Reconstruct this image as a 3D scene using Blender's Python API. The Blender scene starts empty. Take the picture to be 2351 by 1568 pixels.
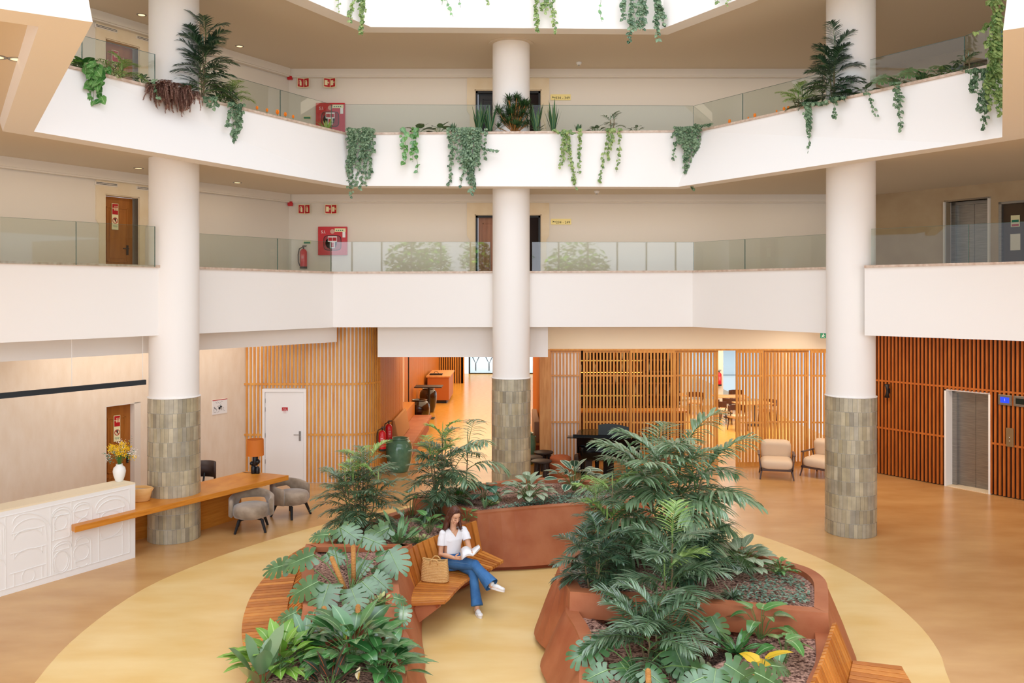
import bpy, math, random
from mathutils import Vector, Matrix
# ---------------------------------------------------------------- camera, light, exposure
S = bpy.context.scene
C = S.collection
H, F, CX, HY = 4.4, 1950.0, 1175.5, 671.0          # eye height, focal length in px, centre column, horizon row
cd = bpy.data.cameras.new('camera'); cam = bpy.data.objects.new('camera', cd); C.objects.link(cam)
cam.location = (0, 0, H); cam.rotation_euler = (math.radians(90), 0, 0)
cd.sensor_width = 36; cd.lens = 36*F/2351; cd.shift_y = -(784-HY)/2351; cd.clip_start = .05; cd.clip_end = 300
S.camera = cam
wd = bpy.data.worlds.new('daylight'); S.world = wd; wd.use_nodes = True
bg = wd.node_tree.nodes['Background']; bg.inputs[0].default_value = (.9, .97, 1.08, 1); bg.inputs[1].default_value = .95
def area(name, loc, rot, sx, sy, power, col):
    l = bpy.data.lights.new(name, 'AREA'); l.shape = 'RECTANGLE'; l.size = sx; l.size_y = sy; l.energy = power; l.color = col
    o = bpy.data.objects.new(name, l); C.objects.link(o); o.location = loc; o.rotation_euler = rot; return o
area('skylight', (0, 10.5, 17), (0, 0, 0), 13, 15, 820, (.93, .97, 1.04))
area('hall_window_light', (0, -16, 6.5), (math.radians(90), 0, 0), 30, 15, 4000, (.93, .97, 1.06))
area('tree_fill_lamp', (0, -7.4, 12), (math.radians(-28), 0, 0), 14, 1.5, 9000, (1, .97, .9))  # added area lamp in place of sun, brightens the trees mirrored in the glass
area('terrace_fill_lamp', (0, 54, 10), (0, 0, 0), 16, 10, 2600, (.95, .98, 1))      # added area lamp, brightens the terrace so the passage floor mirrors it
for n_, x_, y_, sx_, sy_, p_ in (('passage_lamp_light', -1.2, 33, 3.6, 20, 420), ('bar_lamp_light', 3.6, 24.2, 2.6, 1.6, 40), ('dining_lamp_light', 6.6, 27.5, 4, 6, 330)):
    area(n_, (x_, y_, 2.9 if n_[0] == 'p' else 3.6), (0, 0, 0), sx_, sy_, p_, (1, .86, .6) if n_[0] != 'd' else (1, .93, .82))
for n_, x_, y_, sx_, sy_, r_, p_ in (('left_gallery', -7.6, 15.5, .5, 8, -31.4, 20), ('back_gallery', 1.7, 19.8, 12, .5, 0, 28), ('right_gallery', 9.4, 15.6, .5, 8, 35.4, 14)):
    for k_, z_ in (('one', 6.7), ('two', 9.75)): area(n_+'_light_'+k_, (x_, y_, z_), (0, 0, math.radians(r_)), sx_, sy_, p_, (1, .84, .64))
area('under_gallery_light', (-6.8, 17.0, 3.6), (0, 0, math.radians(-31.4)), .9, 5, 38, (1, .95, .9)); area('under_gallery_light_right', (8.6, 18.2, 3.6), (0, 0, math.radians(35.4)), .5, 6, 85, (1, .86, .68))
area('under_gallery_light_back', (3.9, 20.3, 3.6), (0, 0, 0), 8, .5, 45, (1, .86, .68))
S.view_settings.view_transform = 'Standard'; S.view_settings.look = 'None'
S.view_settings.exposure = .15; S.view_settings.gamma = 1; S.view_settings.use_curve_mapping = False
S.cycles.use_denoising = True
S.cycles.max_bounces = 8; S.cycles.diffuse_bounces = 4; S.cycles.transparent_max_bounces = 16
S.cycles.sample_clamp_indirect = 4
# ---------------------------------------------------------------- helpers
def PZ(px, py, z=0.):
    Y = (H-z)*F/(py-HY); return Vector(((px-CX)*Y/F, Y, z))
def PY(px, py, Y):
    return Vector(((px-CX)*Y/F, Y, H-(py-HY)*Y/F))
def V(*a): return Vector(a)
class MB:
    def __init__(s): s.v = []; s.f = []; s.mi = []; s.uv = []
    def add(s, vs, fs, m=0, uv=None):
        n = len(s.v); s.v += [tuple(v) for v in vs]; s.f += [tuple(i+n for i in f) for f in fs]; s.mi += [m]*len(fs)
        s.uv += list(uv) if uv else [(0, 0)]*len(vs); return s
    def box(s, x0, x1, y0, y1, z0, z1, m=0, T=None):
        vs = [V(x, y, z) for z in (z0, z1) for y in (y0, y1) for x in (x0, x1)]
        if T is not None: vs = [T @ v for v in vs]
        return s.add(vs, [(0, 2, 3, 1), (4, 5, 7, 6), (0, 1, 5, 4), (2, 6, 7, 3), (0, 4, 6, 2), (1, 3, 7, 5)], m)
    def cbox(s, c, sz, rz=0, m=0, T=None):
        M = Matrix.Translation(Vector(c)) @ Matrix.Rotation(rz, 4, 'Z')
        if T is not None: M = M @ T
        a, b, d = sz[0]/2, sz[1]/2, sz[2]/2
        return s.box(-a, a, -b, b, -d, d, m, M)
    def wall(s, a, b, th, z0, z1, m=0):       # along plan line a->b, thickness to its left
        a = Vector(a[:2]); b = Vector(b[:2]); d = (b-a).normalized(); n = Vector((-d.y, d.x))*th
        p = [a, b, b+n, a+n]
        return s.prism([(q.x, q.y) for q in p], z0, z1, m)
    def prism(s, poly, z0, z1, m=0):
        n = len(poly)
        vs = [(x, y, z0) for x, y in poly]+[(x, y, z1) for x, y in poly]
        ar = sum(poly[i][0]*poly[(i+1) % n][1]-poly[(i+1) % n][0]*poly[i][1] for i in range(n))
        fs = [tuple(range(n))[::-1], tuple(range(n, 2*n))]+[(i, (i+1) % n, (i+1) % n+n, i+n) for i in range(n)]
        if ar < 0: fs = [f[::-1] for f in fs]
        return s.add(vs, fs, m)
    def loft(s, rows, m=0, closed=False, cap=False):
        k = len(rows[0]); fs = []
        for i in range(len(rows)-1):
            for j in range(k if closed else k-1):
                a = i*k+j; b = i*k+(j+1) % k; fs.append((a, b, b+k, a+k))
        if cap: fs += [tuple(range(k))[::-1], tuple(range((len(rows)-1)*k, len(rows)*k))]
        return s.add([p for r in rows for p in r], fs, m)
    def tube(s, pts, r, n=8, m=0, cap=True):
        pts = [Vector(p) for p in pts]; rows = []; up = None
        for i, p in enumerate(pts):
            t = (pts[min(i+1, len(pts)-1)]-pts[max(i-1, 0)])
            if t.length < 1e-9: t = V(0, 0, 1)
            t.normalize()
            if up is None: up = V(0, 0, 1) if abs(t.z) < .95 else V(1, 0, 0)
            u = (up-t*up.dot(t))
            if u.length < 1e-6: u = V(1, 0, 0)-t*t.x
            u.normalize(); up = u; w = t.cross(u)
            rr = r[i] if isinstance(r, (list, tuple)) else r
            if isinstance(rr, (list, tuple)): ra, rb = rr
            else: ra = rb = rr
            rows.append([p+u*ra*math.cos(2*math.pi*j/n)+w*rb*math.sin(2*math.pi*j/n) for j in range(n)])
        return s.loft(rows, m, True, cap)
    def lathe(s, prof, c=(0, 0, 0), n=32, m=0, sx=1, sy=1, cap=True, wob=None):
        c = Vector(c)
        rows = [[c+V(r*sx*math.cos(2*math.pi*j/n), r*sy*math.sin(2*math.pi*j/n), z) for j in range(n)] for r, z in prof]
        return s.loft(rows, m, True, cap)
    def ball(s, c, r, n=12, k=8, m=0, T=None):
        if not isinstance(r, (tuple, list)): r = (r, r, r)
        rows = []
        for i in range(k+1):
            a = -math.pi/2+math.pi*i/k
            rows.append([V(r[0]*max(math.cos(a), 1e-3)*math.cos(2*math.pi*j/n), r[1]*max(math.cos(a), 1e-3)*math.sin(2*math.pi*j/n), r[2]*math.sin(a)) for j in range(n)])
        if T is not None: rows = [[T @ p for p in q] for q in rows]
        c = Vector(c)
        return s.loft([[c+p for p in q] for q in rows], m, True, True)
    def xf(s, M):
        s.v = [tuple(M @ Vector(v)) for v in s.v]; return s
ROOTS = {}
def make(name, mb, mats, parent=None, smooth=False, world=True, bevel=0, sub=0, solid=0, auto=None):
    me = bpy.data.meshes.new(name)
    off = ROOTS.get(parent.name, V(0, 0, 0)) if (parent is not None and world) else V(0, 0, 0)
    me.from_pydata([tuple(Vector(v)-off) for v in mb.v], [], mb.f)
    if not isinstance(mats, (list, tuple)): mats = [mats]
    for m in mats: me.materials.append(m)
    if len(mats) > 1: me.polygons.foreach_set('material_index', mb.mi)
    if any(u != (0, 0) for u in mb.uv[:400]):
        uvl = me.uv_layers.new(name='UVMap')
        li = [0]*len(me.loops); me.loops.foreach_get('vertex_index', li)
        uvl.data.foreach_set('uv', [c for i in li for c in mb.uv[i]])
    if smooth: me.polygons.foreach_set('use_smooth', [True]*len(me.polygons))
    me.update()
    if smooth and auto: 
        try: me.set_sharp_from_angle(angle=math.radians(auto))
        except Exception: pass
    o = bpy.data.objects.new(name, me); C.objects.link(o)
    if parent is not None: o.parent = parent
    ROOTS[o.name] = off
    if bevel:
        b = o.modifiers.new('bevel', 'BEVEL'); b.width = bevel; b.segments = 2; b.limit_method = 'ANGLE'
    if solid:
        b = o.modifiers.new('solid', 'SOLIDIFY'); b.thickness = solid; b.offset = 0
    if sub:
        b = o.modifiers.new('sub', 'SUBSURF'); b.levels = sub; b.render_levels = sub
    return o
def thing(name, label, cat, loc=(0, 0, 0), rz=0, group=None):
    o = bpy.data.objects.new(name, None); C.objects.link(o); o.location = loc; o.rotation_euler = (0, 0, rz)
    o.empty_display_size = .1; o['label'] = label; o['category'] = cat
    if group: o['group'] = group
    ROOTS[o.name] = Vector(loc) if rz == 0 else V(0, 0, 0)
    return o
def tag(o, label, cat, group=None, kind=None):
    o['label'] = label; o['category'] = cat
    if group: o['group'] = group
    if kind: o['kind'] = kind
    return o
def struct(name, mb, mat, parent=None, label=None, **k):
    o = make(name, mb, mat, parent, **k)
    if parent is None: o['kind'] = 'structure'
    if label: o['label'] = label
    return o
def sroot(name, loc=(0, 0, 0), label=None):
    o = bpy.data.objects.new(name, None); C.objects.link(o); o.location = loc; o['kind'] = 'structure'; ROOTS[o.name] = Vector(loc)
    if label: o['label'] = label
    return o
def dup(root, loc=None, rz=None, label=None, group=None):
    r = root.copy(); C.objects.link(r)
    for ch in root.children:
        c = ch.copy(); C.objects.link(c); c.parent = r
        for g in ch.children:
            d = g.copy(); C.objects.link(d); d.parent = c
    if loc is not None: r.location = loc
    if rz is not None: r.rotation_euler = (0, 0, rz)
    if label: r['label'] = label
    if group: r['group'] = group
    return r
def off_line(pts, d):
    """offset an open plan polyline by d to its left"""
    P = [Vector(p[:2]) for p in pts]; out = []
    for i, p in enumerate(P):
        ns = []
        if i > 0: t = (p-P[i-1]).normalized(); ns.append(Vector((-t.y, t.x)))
        if i < len(P)-1: t = (P[i+1]-p).normalized(); ns.append(Vector((-t.y, t.x)))
        if len(ns) == 1: n = ns[0]
        else:
            n = (ns[0]+ns[1]).normalized(); n = n/max(.3, n.dot(ns[0]))
        out.append(p+n*d)
    return out
def lin(c):
    if isinstance(c, str): c = [int(c[i:i+2], 16)/255 for i in (0, 2, 4)]
    return tuple((x/12.92 if x <= .04045 else ((x+.055)/1.055)**2.4) for x in c)
def text_mb(body, size, T, ext=.001, align='CENTER'):
    cu = bpy.data.curves.new('t', 'FONT'); cu.body = body; cu.size = size; cu.align_x = align; cu.align_y = 'CENTER'; cu.extrude = 0; cu.resolution_u = 2
    o = bpy.data.objects.new('t', cu); C.objects.link(o)
    dg = bpy.context.evaluated_depsgraph_get(); me = bpy.data.meshes.new_from_object(o.evaluated_get(dg))
    mb = MB(); mb.add([T @ v.co for v in me.vertices], [tuple(p.vertices) for p in me.polygons])
    bpy.data.objects.remove(o); bpy.data.curves.remove(cu); bpy.data.meshes.remove(me)
    return mb
# ---------------------------------------------------------------- materials
MATS = {}
def mat(name, col, rough=.5, metal=0, spec=.5, noise=None, bump=None, col2=None, coords='Object', emit=None, trans=0, ior=1.45, coat=0, sheen=0):
    """noise=(scale,(sx,sy,sz),detail) mixes col -> col2; bump=(scale,strength,(sx,sy,sz))"""
    m = bpy.data.materials.new(name); m.use_nodes = True; nt = m.node_tree; b = nt.nodes['Principled BSDF']
    L = nt.links.new; N = nt.nodes.new
    b.inputs['Base Color'].default_value = (*lin(col), 1); b.inputs['Roughness'].default_value = rough
    b.inputs['Metallic'].default_value = metal; b.inputs['Specular IOR Level'].default_value = spec; b.inputs['IOR'].default_value = ior
    if coat: b.inputs['Coat Weight'].default_value = coat; b.inputs['Coat Roughness'].default_value = .08
    if sheen: b.inputs['Sheen Weight'].default_value = sheen
    if trans: b.inputs['Transmission Weight'].default_value = trans
    if emit: b.inputs['Emission Color'].default_value = (*lin(emit[0]), 1); b.inputs['Emission Strength'].default_value = emit[1]
    tc = None
    def coord(sc):
        nonlocal tc
        if tc is None: tc = N('ShaderNodeTexCoord')
        mp = N('ShaderNodeMapping'); mp.inputs['Scale'].default_value = sc; L(tc.outputs[coords], mp.inputs[0]); return mp.outputs[0]
    if noise:
        n = N('ShaderNodeTexNoise'); n.inputs['Scale'].default_value = noise[0]; n.inputs['Detail'].default_value = noise[2] if len(noise) > 2 else 4
        L(coord(noise[1]), n.inputs['Vector'])
        r = N('ShaderNodeValToRGB'); r.color_ramp.elements[0].position = .33; r.color_ramp.elements[1].position = .68
        r.color_ramp.elements[0].color = (*lin(col), 1); r.color_ramp.elements[1].color = (*lin(col2), 1)
        L(n.outputs[0], r.inputs[0]); L(r.outputs[0], b.inputs['Base Color'])
    if bump:
        n = N('ShaderNodeTexNoise'); n.inputs['Scale'].default_value = bump[0]; n.inputs['Detail'].default_value = 4
        L(coord(bump[2] if len(bump) > 2 else (1, 1, 1)), n.inputs['Vector'])
        bp = N('ShaderNodeBump'); bp.inputs['Strength'].default_value = bump[1]; bp.inputs['Distance'].default_value = .02
        L(n.outputs[0], bp.inputs['Height']); L(bp.outputs[0], b.inputs['Normal'])
    MATS[name] = m; return m
def leafmat(name, c1, c2, rough=.38, vein=None, edge=None, stripes=None, spec=.5, trans=.12):
    """c1..c2 vary from leaf to leaf; vein colours the midrib (uv v ~ .5), edge the margin, stripes=(colour, freq)"""
    m = bpy.data.materials.new(name); m.use_nodes = True; nt = m.node_tree; b = nt.nodes['Principled BSDF']; L = nt.links.new; N = nt.nodes.new
    g = N('ShaderNodeNewGeometry'); mx = N('ShaderNodeMix'); mx.data_type = 'RGBA'
    mx.inputs[6].default_value = (*lin(c1), 1); mx.inputs[7].default_value = (*lin(c2), 1); L(g.outputs['Random Per Island'], mx.inputs[0])
    out = mx.outputs[2]
    if vein or edge or stripes:
        uv = N('ShaderNodeUVMap'); sp = N('ShaderNodeSeparateXYZ'); L(uv.outputs[0], sp.inputs[0])
        a = N('ShaderNodeMath'); a.operation = 'SUBTRACT'; L(sp.outputs[1], a.inputs[0]); a.inputs[1].default_value = .5
        ab = N('ShaderNodeMath'); ab.operation = 'ABSOLUTE'; L(a.outputs[0], ab.inputs[0])
        def mixin(fac, col):
            nonlocal out
            q = N('ShaderNodeMix'); q.data_type = 'RGBA'; L(fac, q.inputs[0]); L(out, q.inputs[6]); q.inputs[7].default_value = (*lin(col), 1); out = q.outputs[2]
        def rng(src, a0, a1, b0=0, b1=1):
            r = N('ShaderNodeMapRange'); L(src, r.inputs[0]); r.inputs[1].default_value = a0; r.inputs[2].default_value = a1; r.inputs[3].default_value = b0; r.inputs[4].default_value = b1; return r.outputs[0]
        if stripes:
            w = N('ShaderNodeMath'); w.operation = 'MULTIPLY_ADD'; L(ab.outputs[0], w.inputs[0]); w.inputs[1].default_value = -1.2; L(sp.outputs[0], w.inputs[2])
            s1 = N('ShaderNodeMath'); s1.operation = 'MULTIPLY'; L(w.outputs[0], s1.inputs[0]); s1.inputs[1].default_value = stripes[1]*6.283
            sn = N('ShaderNodeMath'); sn.operation = 'SINE'; L(s1.outputs[0], sn.inputs[0]); mixin(rng(sn.outputs[0], 0, .5, 0, .85), stripes[0])
        if edge: mixin(rng(ab.outputs[0], edge[1]-.03, edge[1]+.03), edge[0])
        if vein: mixin(rng(ab.outputs[0], .03, .05, .9, 0), vein)
    L(out, b.inputs['Base Color']); b.inputs['Roughness'].default_value = rough; b.inputs['Specular IOR Level'].default_value = spec
    if rough < .34: b.inputs['Coat Weight'].default_value = .7; b.inputs['Coat Roughness'].default_value = .22
    if trans:
        tr = N('ShaderNodeBsdfTranslucent'); L(out, tr.inputs[0]); ms = N('ShaderNodeMixShader'); ms.inputs[0].default_value = trans
        L(b.outputs[0], ms.inputs[1]); L(tr.outputs[0], ms.inputs[2]); L(ms.outputs[0], nt.nodes['Material Output'].inputs[0])
    MATS[name] = m; return m
WHITE = mat('white_plaster', 'f4efe9', .75, bump=(60, .02))
CEIL = mat('ceiling_paint', 'dccdb8', .85)
CORR = mat('corridor_plaster', 'e6dccf', .8, bump=(50, .02))
CREAM = mat('cream_band', 'f0e4cf', .8)
LINEN = mat('linen_wallpaper', 'e9d6bf', .85, noise=(7, (1, 1, .35), 9), col2='efdfcb', bump=(90, .06, (1, 1, .5)))
MARBLE = mat('marble_coping', 'bda08a', .35, noise=(14, (1, 1, 1), 6), col2='dcc8b6')
STONE = mat('limestone', 'e4cfae', .6, noise=(3, (1, 1, 1), 6), col2='ead9bd')
FLOOR_T = mat('resin_floor', 'c09058', .26, noise=(.8, (1, 2.2, 1), 7), col2='d2a66c', spec=.55, bump=(1.2, .05))
FLOOR_Y = mat('yellow_resin', 'e4be76', .3, noise=(.9, (1, 2.5, 1), 7), col2='efd193', spec=.4, bump=(1.2, .05))
OAK = mat('oak_slat', 'd0893a', .5, noise=(3, (6, 6, .7), 5), col2='e2a550')
OAKL = mat('oak_pale', 'c98a4e', .5, noise=(3, (6, 6, .7), 5), col2='dda468')
OAKR = mat('red_oak_slat', 'a8571c', .5, noise=(3, (6, 6, .7), 5), col2='bf6d2a')
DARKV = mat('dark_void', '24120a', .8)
BACKW = mat('white_backing', 'fbf6f2', .7)
PANEL = mat('oak_panel', 'c98a3e', .4, noise=(2, (9, 9, .5), 6), col2='cb7c31')
DESKW = mat('desk_oak', 'c47722', .38, noise=(2, (2, 1, 12), 6), col2='d88f36')
DOORW = mat('door_wood', '9a5a1c', .45, noise=(2, (8, 8, .7), 5), col2='ad6a26')
DOORD = mat('brown_door_wood', '8c5a3c', .45, noise=(2, (8, 8, .7), 5), col2='a87252')
DARKM = mat('black_metal', '1b1b1d', .45)
BLACKG = mat('black_lacquer', '060607', .16, spec=.25)
CHAR = mat('charcoal_bar', '262c31', .5)
STEEL = mat('brushed_steel', '8d8a86', .38, metal=.85, noise=(4, (1, 1, 14), 3), col2='a39f99')
CHROME = mat('chrome', 'b9b9b9', .2, metal=1)
CORT = mat('corten_steel', 'a65c38', .5, noise=(2.6, (1, 1, 1), 8), col2='b9734d', bump=(45, .05))
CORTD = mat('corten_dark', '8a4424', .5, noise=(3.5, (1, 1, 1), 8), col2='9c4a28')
MULCH = mat('bark_mulch', '4a261c', .9, noise=(34, (1, 1, 1), 1), col2='d8ac98', bump=(40, 1.0))
def slatmat(name, c1, c2, rough):
    m = mat(name, c1, rough); nt = m.node_tree; b = nt.nodes['Principled BSDF']; g = nt.nodes.new('ShaderNodeNewGeometry'); x = nt.nodes.new('ShaderNodeMix'); x.data_type = 'RGBA'
    x.inputs[6].default_value = (*lin(c1), 1); x.inputs[7].default_value = (*lin(c2), 1); nt.links.new(g.outputs['Random Per Island'], x.inputs[0]); 
    t = nt.nodes.new('ShaderNodeTexCoord'); n = nt.nodes.new('ShaderNodeTexNoise'); n.inputs['Scale'].default_value = 9; n.inputs['Detail'].default_value = 6; nt.links.new(t.outputs['Object'], n.inputs[0])
    y = nt.nodes.new('ShaderNodeMix'); y.data_type = 'RGBA'; y.blend_type = 'OVERLAY'; y.inputs[0].default_value = .3; nt.links.new(x.outputs[2], y.inputs[6]); nt.links.new(n.outputs[0], y.inputs[7]); nt.links.new(y.outputs[2], b.inputs['Base Color']); return m
TEAK = slatmat('teak_slat', 'a85c1e', 'dc9040', .36)
RED = mat('signal_red', 'c8101c', .35, coat=.2)
REDS = mat('sign_red', 'b9101c', .5)
WH = mat('white_paint', 'f2f0ee', .5)
GREENS = mat('exit_green', '1f8060', .5)
GLOW = mat('photoluminescent', 'efe6b8', .6)
BLK = mat('black_ink', '121212', .6)
GOLD = mat('brass_plate', 'd9b65a', .35, metal=.4)
LAMPW = mat('lamp_lens', 'fff4e0', .4, emit=('ffe9c4', .35))
def tile_mat():
    m = bpy.data.materials.new('glazed_tile'); m.use_nodes = True; nt = m.node_tree; b = nt.nodes['Principled BSDF']; L = nt.links.new; N = nt.nodes.new
    g = N('ShaderNodeNewGeometry'); r = N('ShaderNodeValToRGB'); e = r.color_ramp.elements
    cols = ['8c8370', 'b2a688', '9f9786', 'bdb194', 'a5987a', 'b0a792', '968b74', 'c2b89f']
    e[0].color = (*lin(cols[0]), 1); e[1].color = (*lin(cols[-1]), 1); e[1].position = 1
    for i, c in enumerate(cols[1:-1]): q = e.new((i+1)/7); q.color = (*lin(c), 1)
    L(g.outputs['Random Per Island'], r.inputs[0])
    tc = N('ShaderNodeTexCoord'); n = N('ShaderNodeTexNoise'); n.inputs['Scale'].default_value = 5; n.inputs['Detail'].default_value = 5
    L(tc.outputs['Object'], n.inputs[0]); mx = N('ShaderNodeMix'); mx.data_type = 'RGBA'; mx.blend_type = 'OVERLAY'; mx.inputs[0].default_value = .45
    L(r.outputs[0], mx.inputs[6]); L(n.outputs[0], mx.inputs[7]); L(mx.outputs[2], b.inputs['Base Color'])
    b.inputs['Roughness'].default_value = .2; bp = N('ShaderNodeBump'); bp.inputs['Strength'].default_value = .25; bp.inputs['Distance'].default_value = .02
    L(n.outputs[0], bp.inputs['Height']); L(bp.outputs[0], b.inputs['Normal']); MATS['glazed_tile'] = m; return m
TILE = tile_mat(); GROUT = mat('tile_grout', 'b9b3a6', .8)
def parquet():
    return mat('wood_floor', 'dc9c3c', .22, noise=(2, (3, 14, 1), 4), col2='eebb5c', spec=.6)
PARQ = parquet()

def glass_mat():
    m = bpy.data.materials.new('clear_glass'); m.use_nodes = True; nt = m.node_tree; L = nt.links.new; N = nt.nodes.new
    nt.nodes.remove(nt.nodes['Principled BSDF']); t = N('ShaderNodeBsdfTransparent'); t.inputs[0].default_value = (.88, .92, .90, 1)
    gl = N('ShaderNodeBsdfGlossy'); gl.inputs['Roughness'].default_value = .02; fr = N('ShaderNodeFresnel'); fr.inputs[0].default_value = 1.5
    mu = N('ShaderNodeMath'); mu.operation = 'MULTIPLY'; mu.inputs[1].default_value = 1.9; L(fr.outputs[0], mu.inputs[0])
    gg = N('ShaderNodeNewGeometry'); iv = N('ShaderNodeMath'); iv.operation = 'SUBTRACT'; iv.inputs[0].default_value = 1; L(gg.outputs['Backfacing'], iv.inputs[1])
    m2 = N('ShaderNodeMath'); m2.operation = 'MULTIPLY'; L(mu.outputs[0], m2.inputs[0]); L(iv.outputs[0], m2.inputs[1]); mu = m2
    ms = N('ShaderNodeMixShader'); L(mu.outputs[0], ms.inputs[0]); L(t.outputs[0], ms.inputs[1]); L(gl.outputs[0], ms.inputs[2])
    L(ms.outputs[0], nt.nodes['Material Output'].inputs[0]); MATS['clear_glass'] = m; return m
GLASS = glass_mat()
GEDGE = mat('glass_edge', '4f7268', .2)
# ---------------------------------------------------------------- ground floor, inlay
struct('floor', MB().box(-22, 22, -7, 21.5, -.1, 0), FLOOR_T)
inl = [(80, 1568), (190, 1450), (330, 1352), (470, 1290), (580, 1252), (700, 1216), (820, 1185), (960, 1158), (1130, 1145), (1300, 1146), (1470, 1160), (1640, 1200), (1780, 1242), (1900, 1290), (2010, 1352), (2100, 1425), (2155, 1495), (2182, 1568)]
pl = [PZ(*p) for p in inl]+[V(4.3, 7.4, 0), V(2.4, 5.6, 0), V(0, 5, 0), V(-2.8, 5.6, 0), V(-4.8, 7.4, 0)]
sm = []
for i in range(len(pl)):
    a, b, c, d = pl[i-1], pl[i], pl[(i+1) % len(pl)], pl[(i+2) % len(pl)]
    for t in (0, .25, .5, .75): sm.append(.5*((2*b)+(c-a)*t+(2*a-5*b+4*c-d)*t*t+(3*b-a-3*c+d)*t**3))
struct('floor_inlay', MB().prism([(p.x, p.y) for p in sm], 0, .002), FLOOR_Y, label='yellow resin floor around the planters')
# ---------------------------------------------------------------- wall lines
LW = lambda Y: V(-5.45-.61*(20.76-Y), Y, 0)            # left slanted wall
RW = lambda Y: V(8.85+.712*(20.76-Y), Y, 0)            # right slanted wall
BY = 20.76
F1, F2, F3 = 4.2, 7.25, 10.3
C0, C1, C2 = 3.75, 6.78, 9.83
# left wall, ground: with an opening for the door between px 242 and 322
def on_left(px): t = (px-CX)/F; Y = (-5.45-.61*20.76)/(t-.61); return LW(Y)
def on_right(px): t = (px-CX)/F; Y = (8.85+.712*20.76)/(t+.712); return RW(Y)
dl, dr = on_left(242), on_left(323)
w = MB()
w.wall(dl, LW(6), -.2, 0, C0); w.wall(LW(19.62), dr, -.2, 0, C0); w.wall(dr, dl, -.2, 2.17, C0)
struct('wall_left', w, LINEN)
# upper left walls with a door opening on both levels
ul, ur = on_left(240), on_left(319)
w = MB()
for z0, z1, dt in ((F1, C1, F1+2.13), (F2, C2, F2+2.13)):
    w.wall(ul, LW(3), -.2, z0, z1); w.wall(LW(BY), ur, -.2, z0, z1); w.wall(ur, ul, -.2, dt, z1)
struct('wall_left_upper', w, CORR)
# back walls upper, door opening px 1088..1242
bx0, bx1 = (1090-CX)*BY/F, (1243-CX)*BY/F
w = MB()
for z0, z1, dt in ((F1, C1, F1+2.1), (F2, C2, F2+2.1)):
    w.box(-5.6, bx0, BY, BY+.2, z0, z1); w.box(bx1, 8.9, BY, BY+.2, z0, z1); w.box(bx0, bx1, BY, BY+.2, dt, z1)
struct('wall_back_upper', w, CORR)
# right upper wall, lift opening and door opening
e0, e1, g0, g1 = on_right(2172), on_right(2270), on_right(2293), on_right(2362)
w = MB()
for z0, z1 in ((F1, C1), (F2, C2)):
    w.wall(e0, RW(BY), -.2, z0, z1); w.wall(g0, e1, -.2, z0, z1); w.wall(RW(3), g1, -.2, z0, z1)
    w.wall(e1, e0, -.2, z0+2.25, z1); w.wall(g1, g0, -.2, z0+2.15, z1)
struct('wall_right_upper', w, mat('taupe_stone', 'b59a78', .7, noise=(2, (1, 1, 1), 4), col2='bfa684'))
# cornices on the upper walls
w = MB()
for c in (C1, C2):
    w.wall(LW(BY-.1)+V(.02, 0, 0), LW(3), .14, c-.17, c+.02); w.box(-5.5, 8.72, BY-.12, BY, c-.17, c+.02)
    w.wall(LW(BY-.1)+V(.02, 0, 0), LW(3), .11, c-.2, c-.17); w.box(-5.5, 8.72, BY-.09, BY, c-.2, c-.17)
struct('trim_1', w, CORR, label='plaster cornice under the gallery ceilings')
# ---------------------------------------------------------------- gallery rings
def ring(name, top, bot, wid_b, wid_t, over=.03, label=None):
    """parapet loft from outer-top and outer-bottom points; material offset to the outside (left of travel)"""
    ib = off_line(bot, wid_b); it = off_line(top, wid_t)
    rows = []
    for t, b, i1, i2 in zip(top, bot, ib, it):
        rows.append([Vector(t), Vector(b), V(i1.x, i1.y, b.z), V(i2.x, i2.y, t.z)])
    o = struct(name, MB().loft(rows, 0, True, True), WHITE, label=label)
    ot = off_line(top, -over); oi = off_line(top, wid_t+.01)
    rows = [[V(a.x, a.y, t.z-.012), V(a.x, a.y, t.z+.028), V(c.x, c.y, t.z+.028), V(c.x, c.y, t.z-.012)] for t, a, c in zip(top, ot, oi)]
    struct('coping', MB().loft(rows, 0, True, True), MARBLE, o, label='speckled brown marble coping')
    return o
def ext(a, b, k): return Vector(b)+(Vector(b)-Vector(a)).normalized()*k
# level 1, left piece (travel: near -> far would put outside on the left)
a0, a1 = PY(0, 603, 12.9), PY(367, 613, 14.85); b0, b1 = PY(0, 787, 12.9), PY(367, 770, 14.85)
ring('parapet_left', [ext(a1, a0, 6), a0, a1], [ext(b1, b0, 6), b0, b1], .3, .3, label='white level one parapet left of the left column')
T = [PY(440, 615.5, 15.75), PY(765, 626.5, 18.65), PY(1590, 624, 18.75), PY(1915, 616, 15.9)]
B = [PY(440, 766.5, 15.75), PY(765, 751.5, 18.65), PY(1590, 750.5, 18.75), PY(1915, 766, 15.9)]
ring('parapet_front', T, B, .3, .3, label='white level one parapet between the outer columns')
c0, c1 = PY(1985, 613, 15.0), PY(2351, 604, 13.4); d0, d1 = PY(1985, 770, 15.0), PY(2351, 783, 13.4)
ring('parapet_right', [c0, c1, ext(c0, c1, 6)], [d0, d1, ext(d0, d1, 6)], .3, .3, label='white level one parapet right of the right column')
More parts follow.
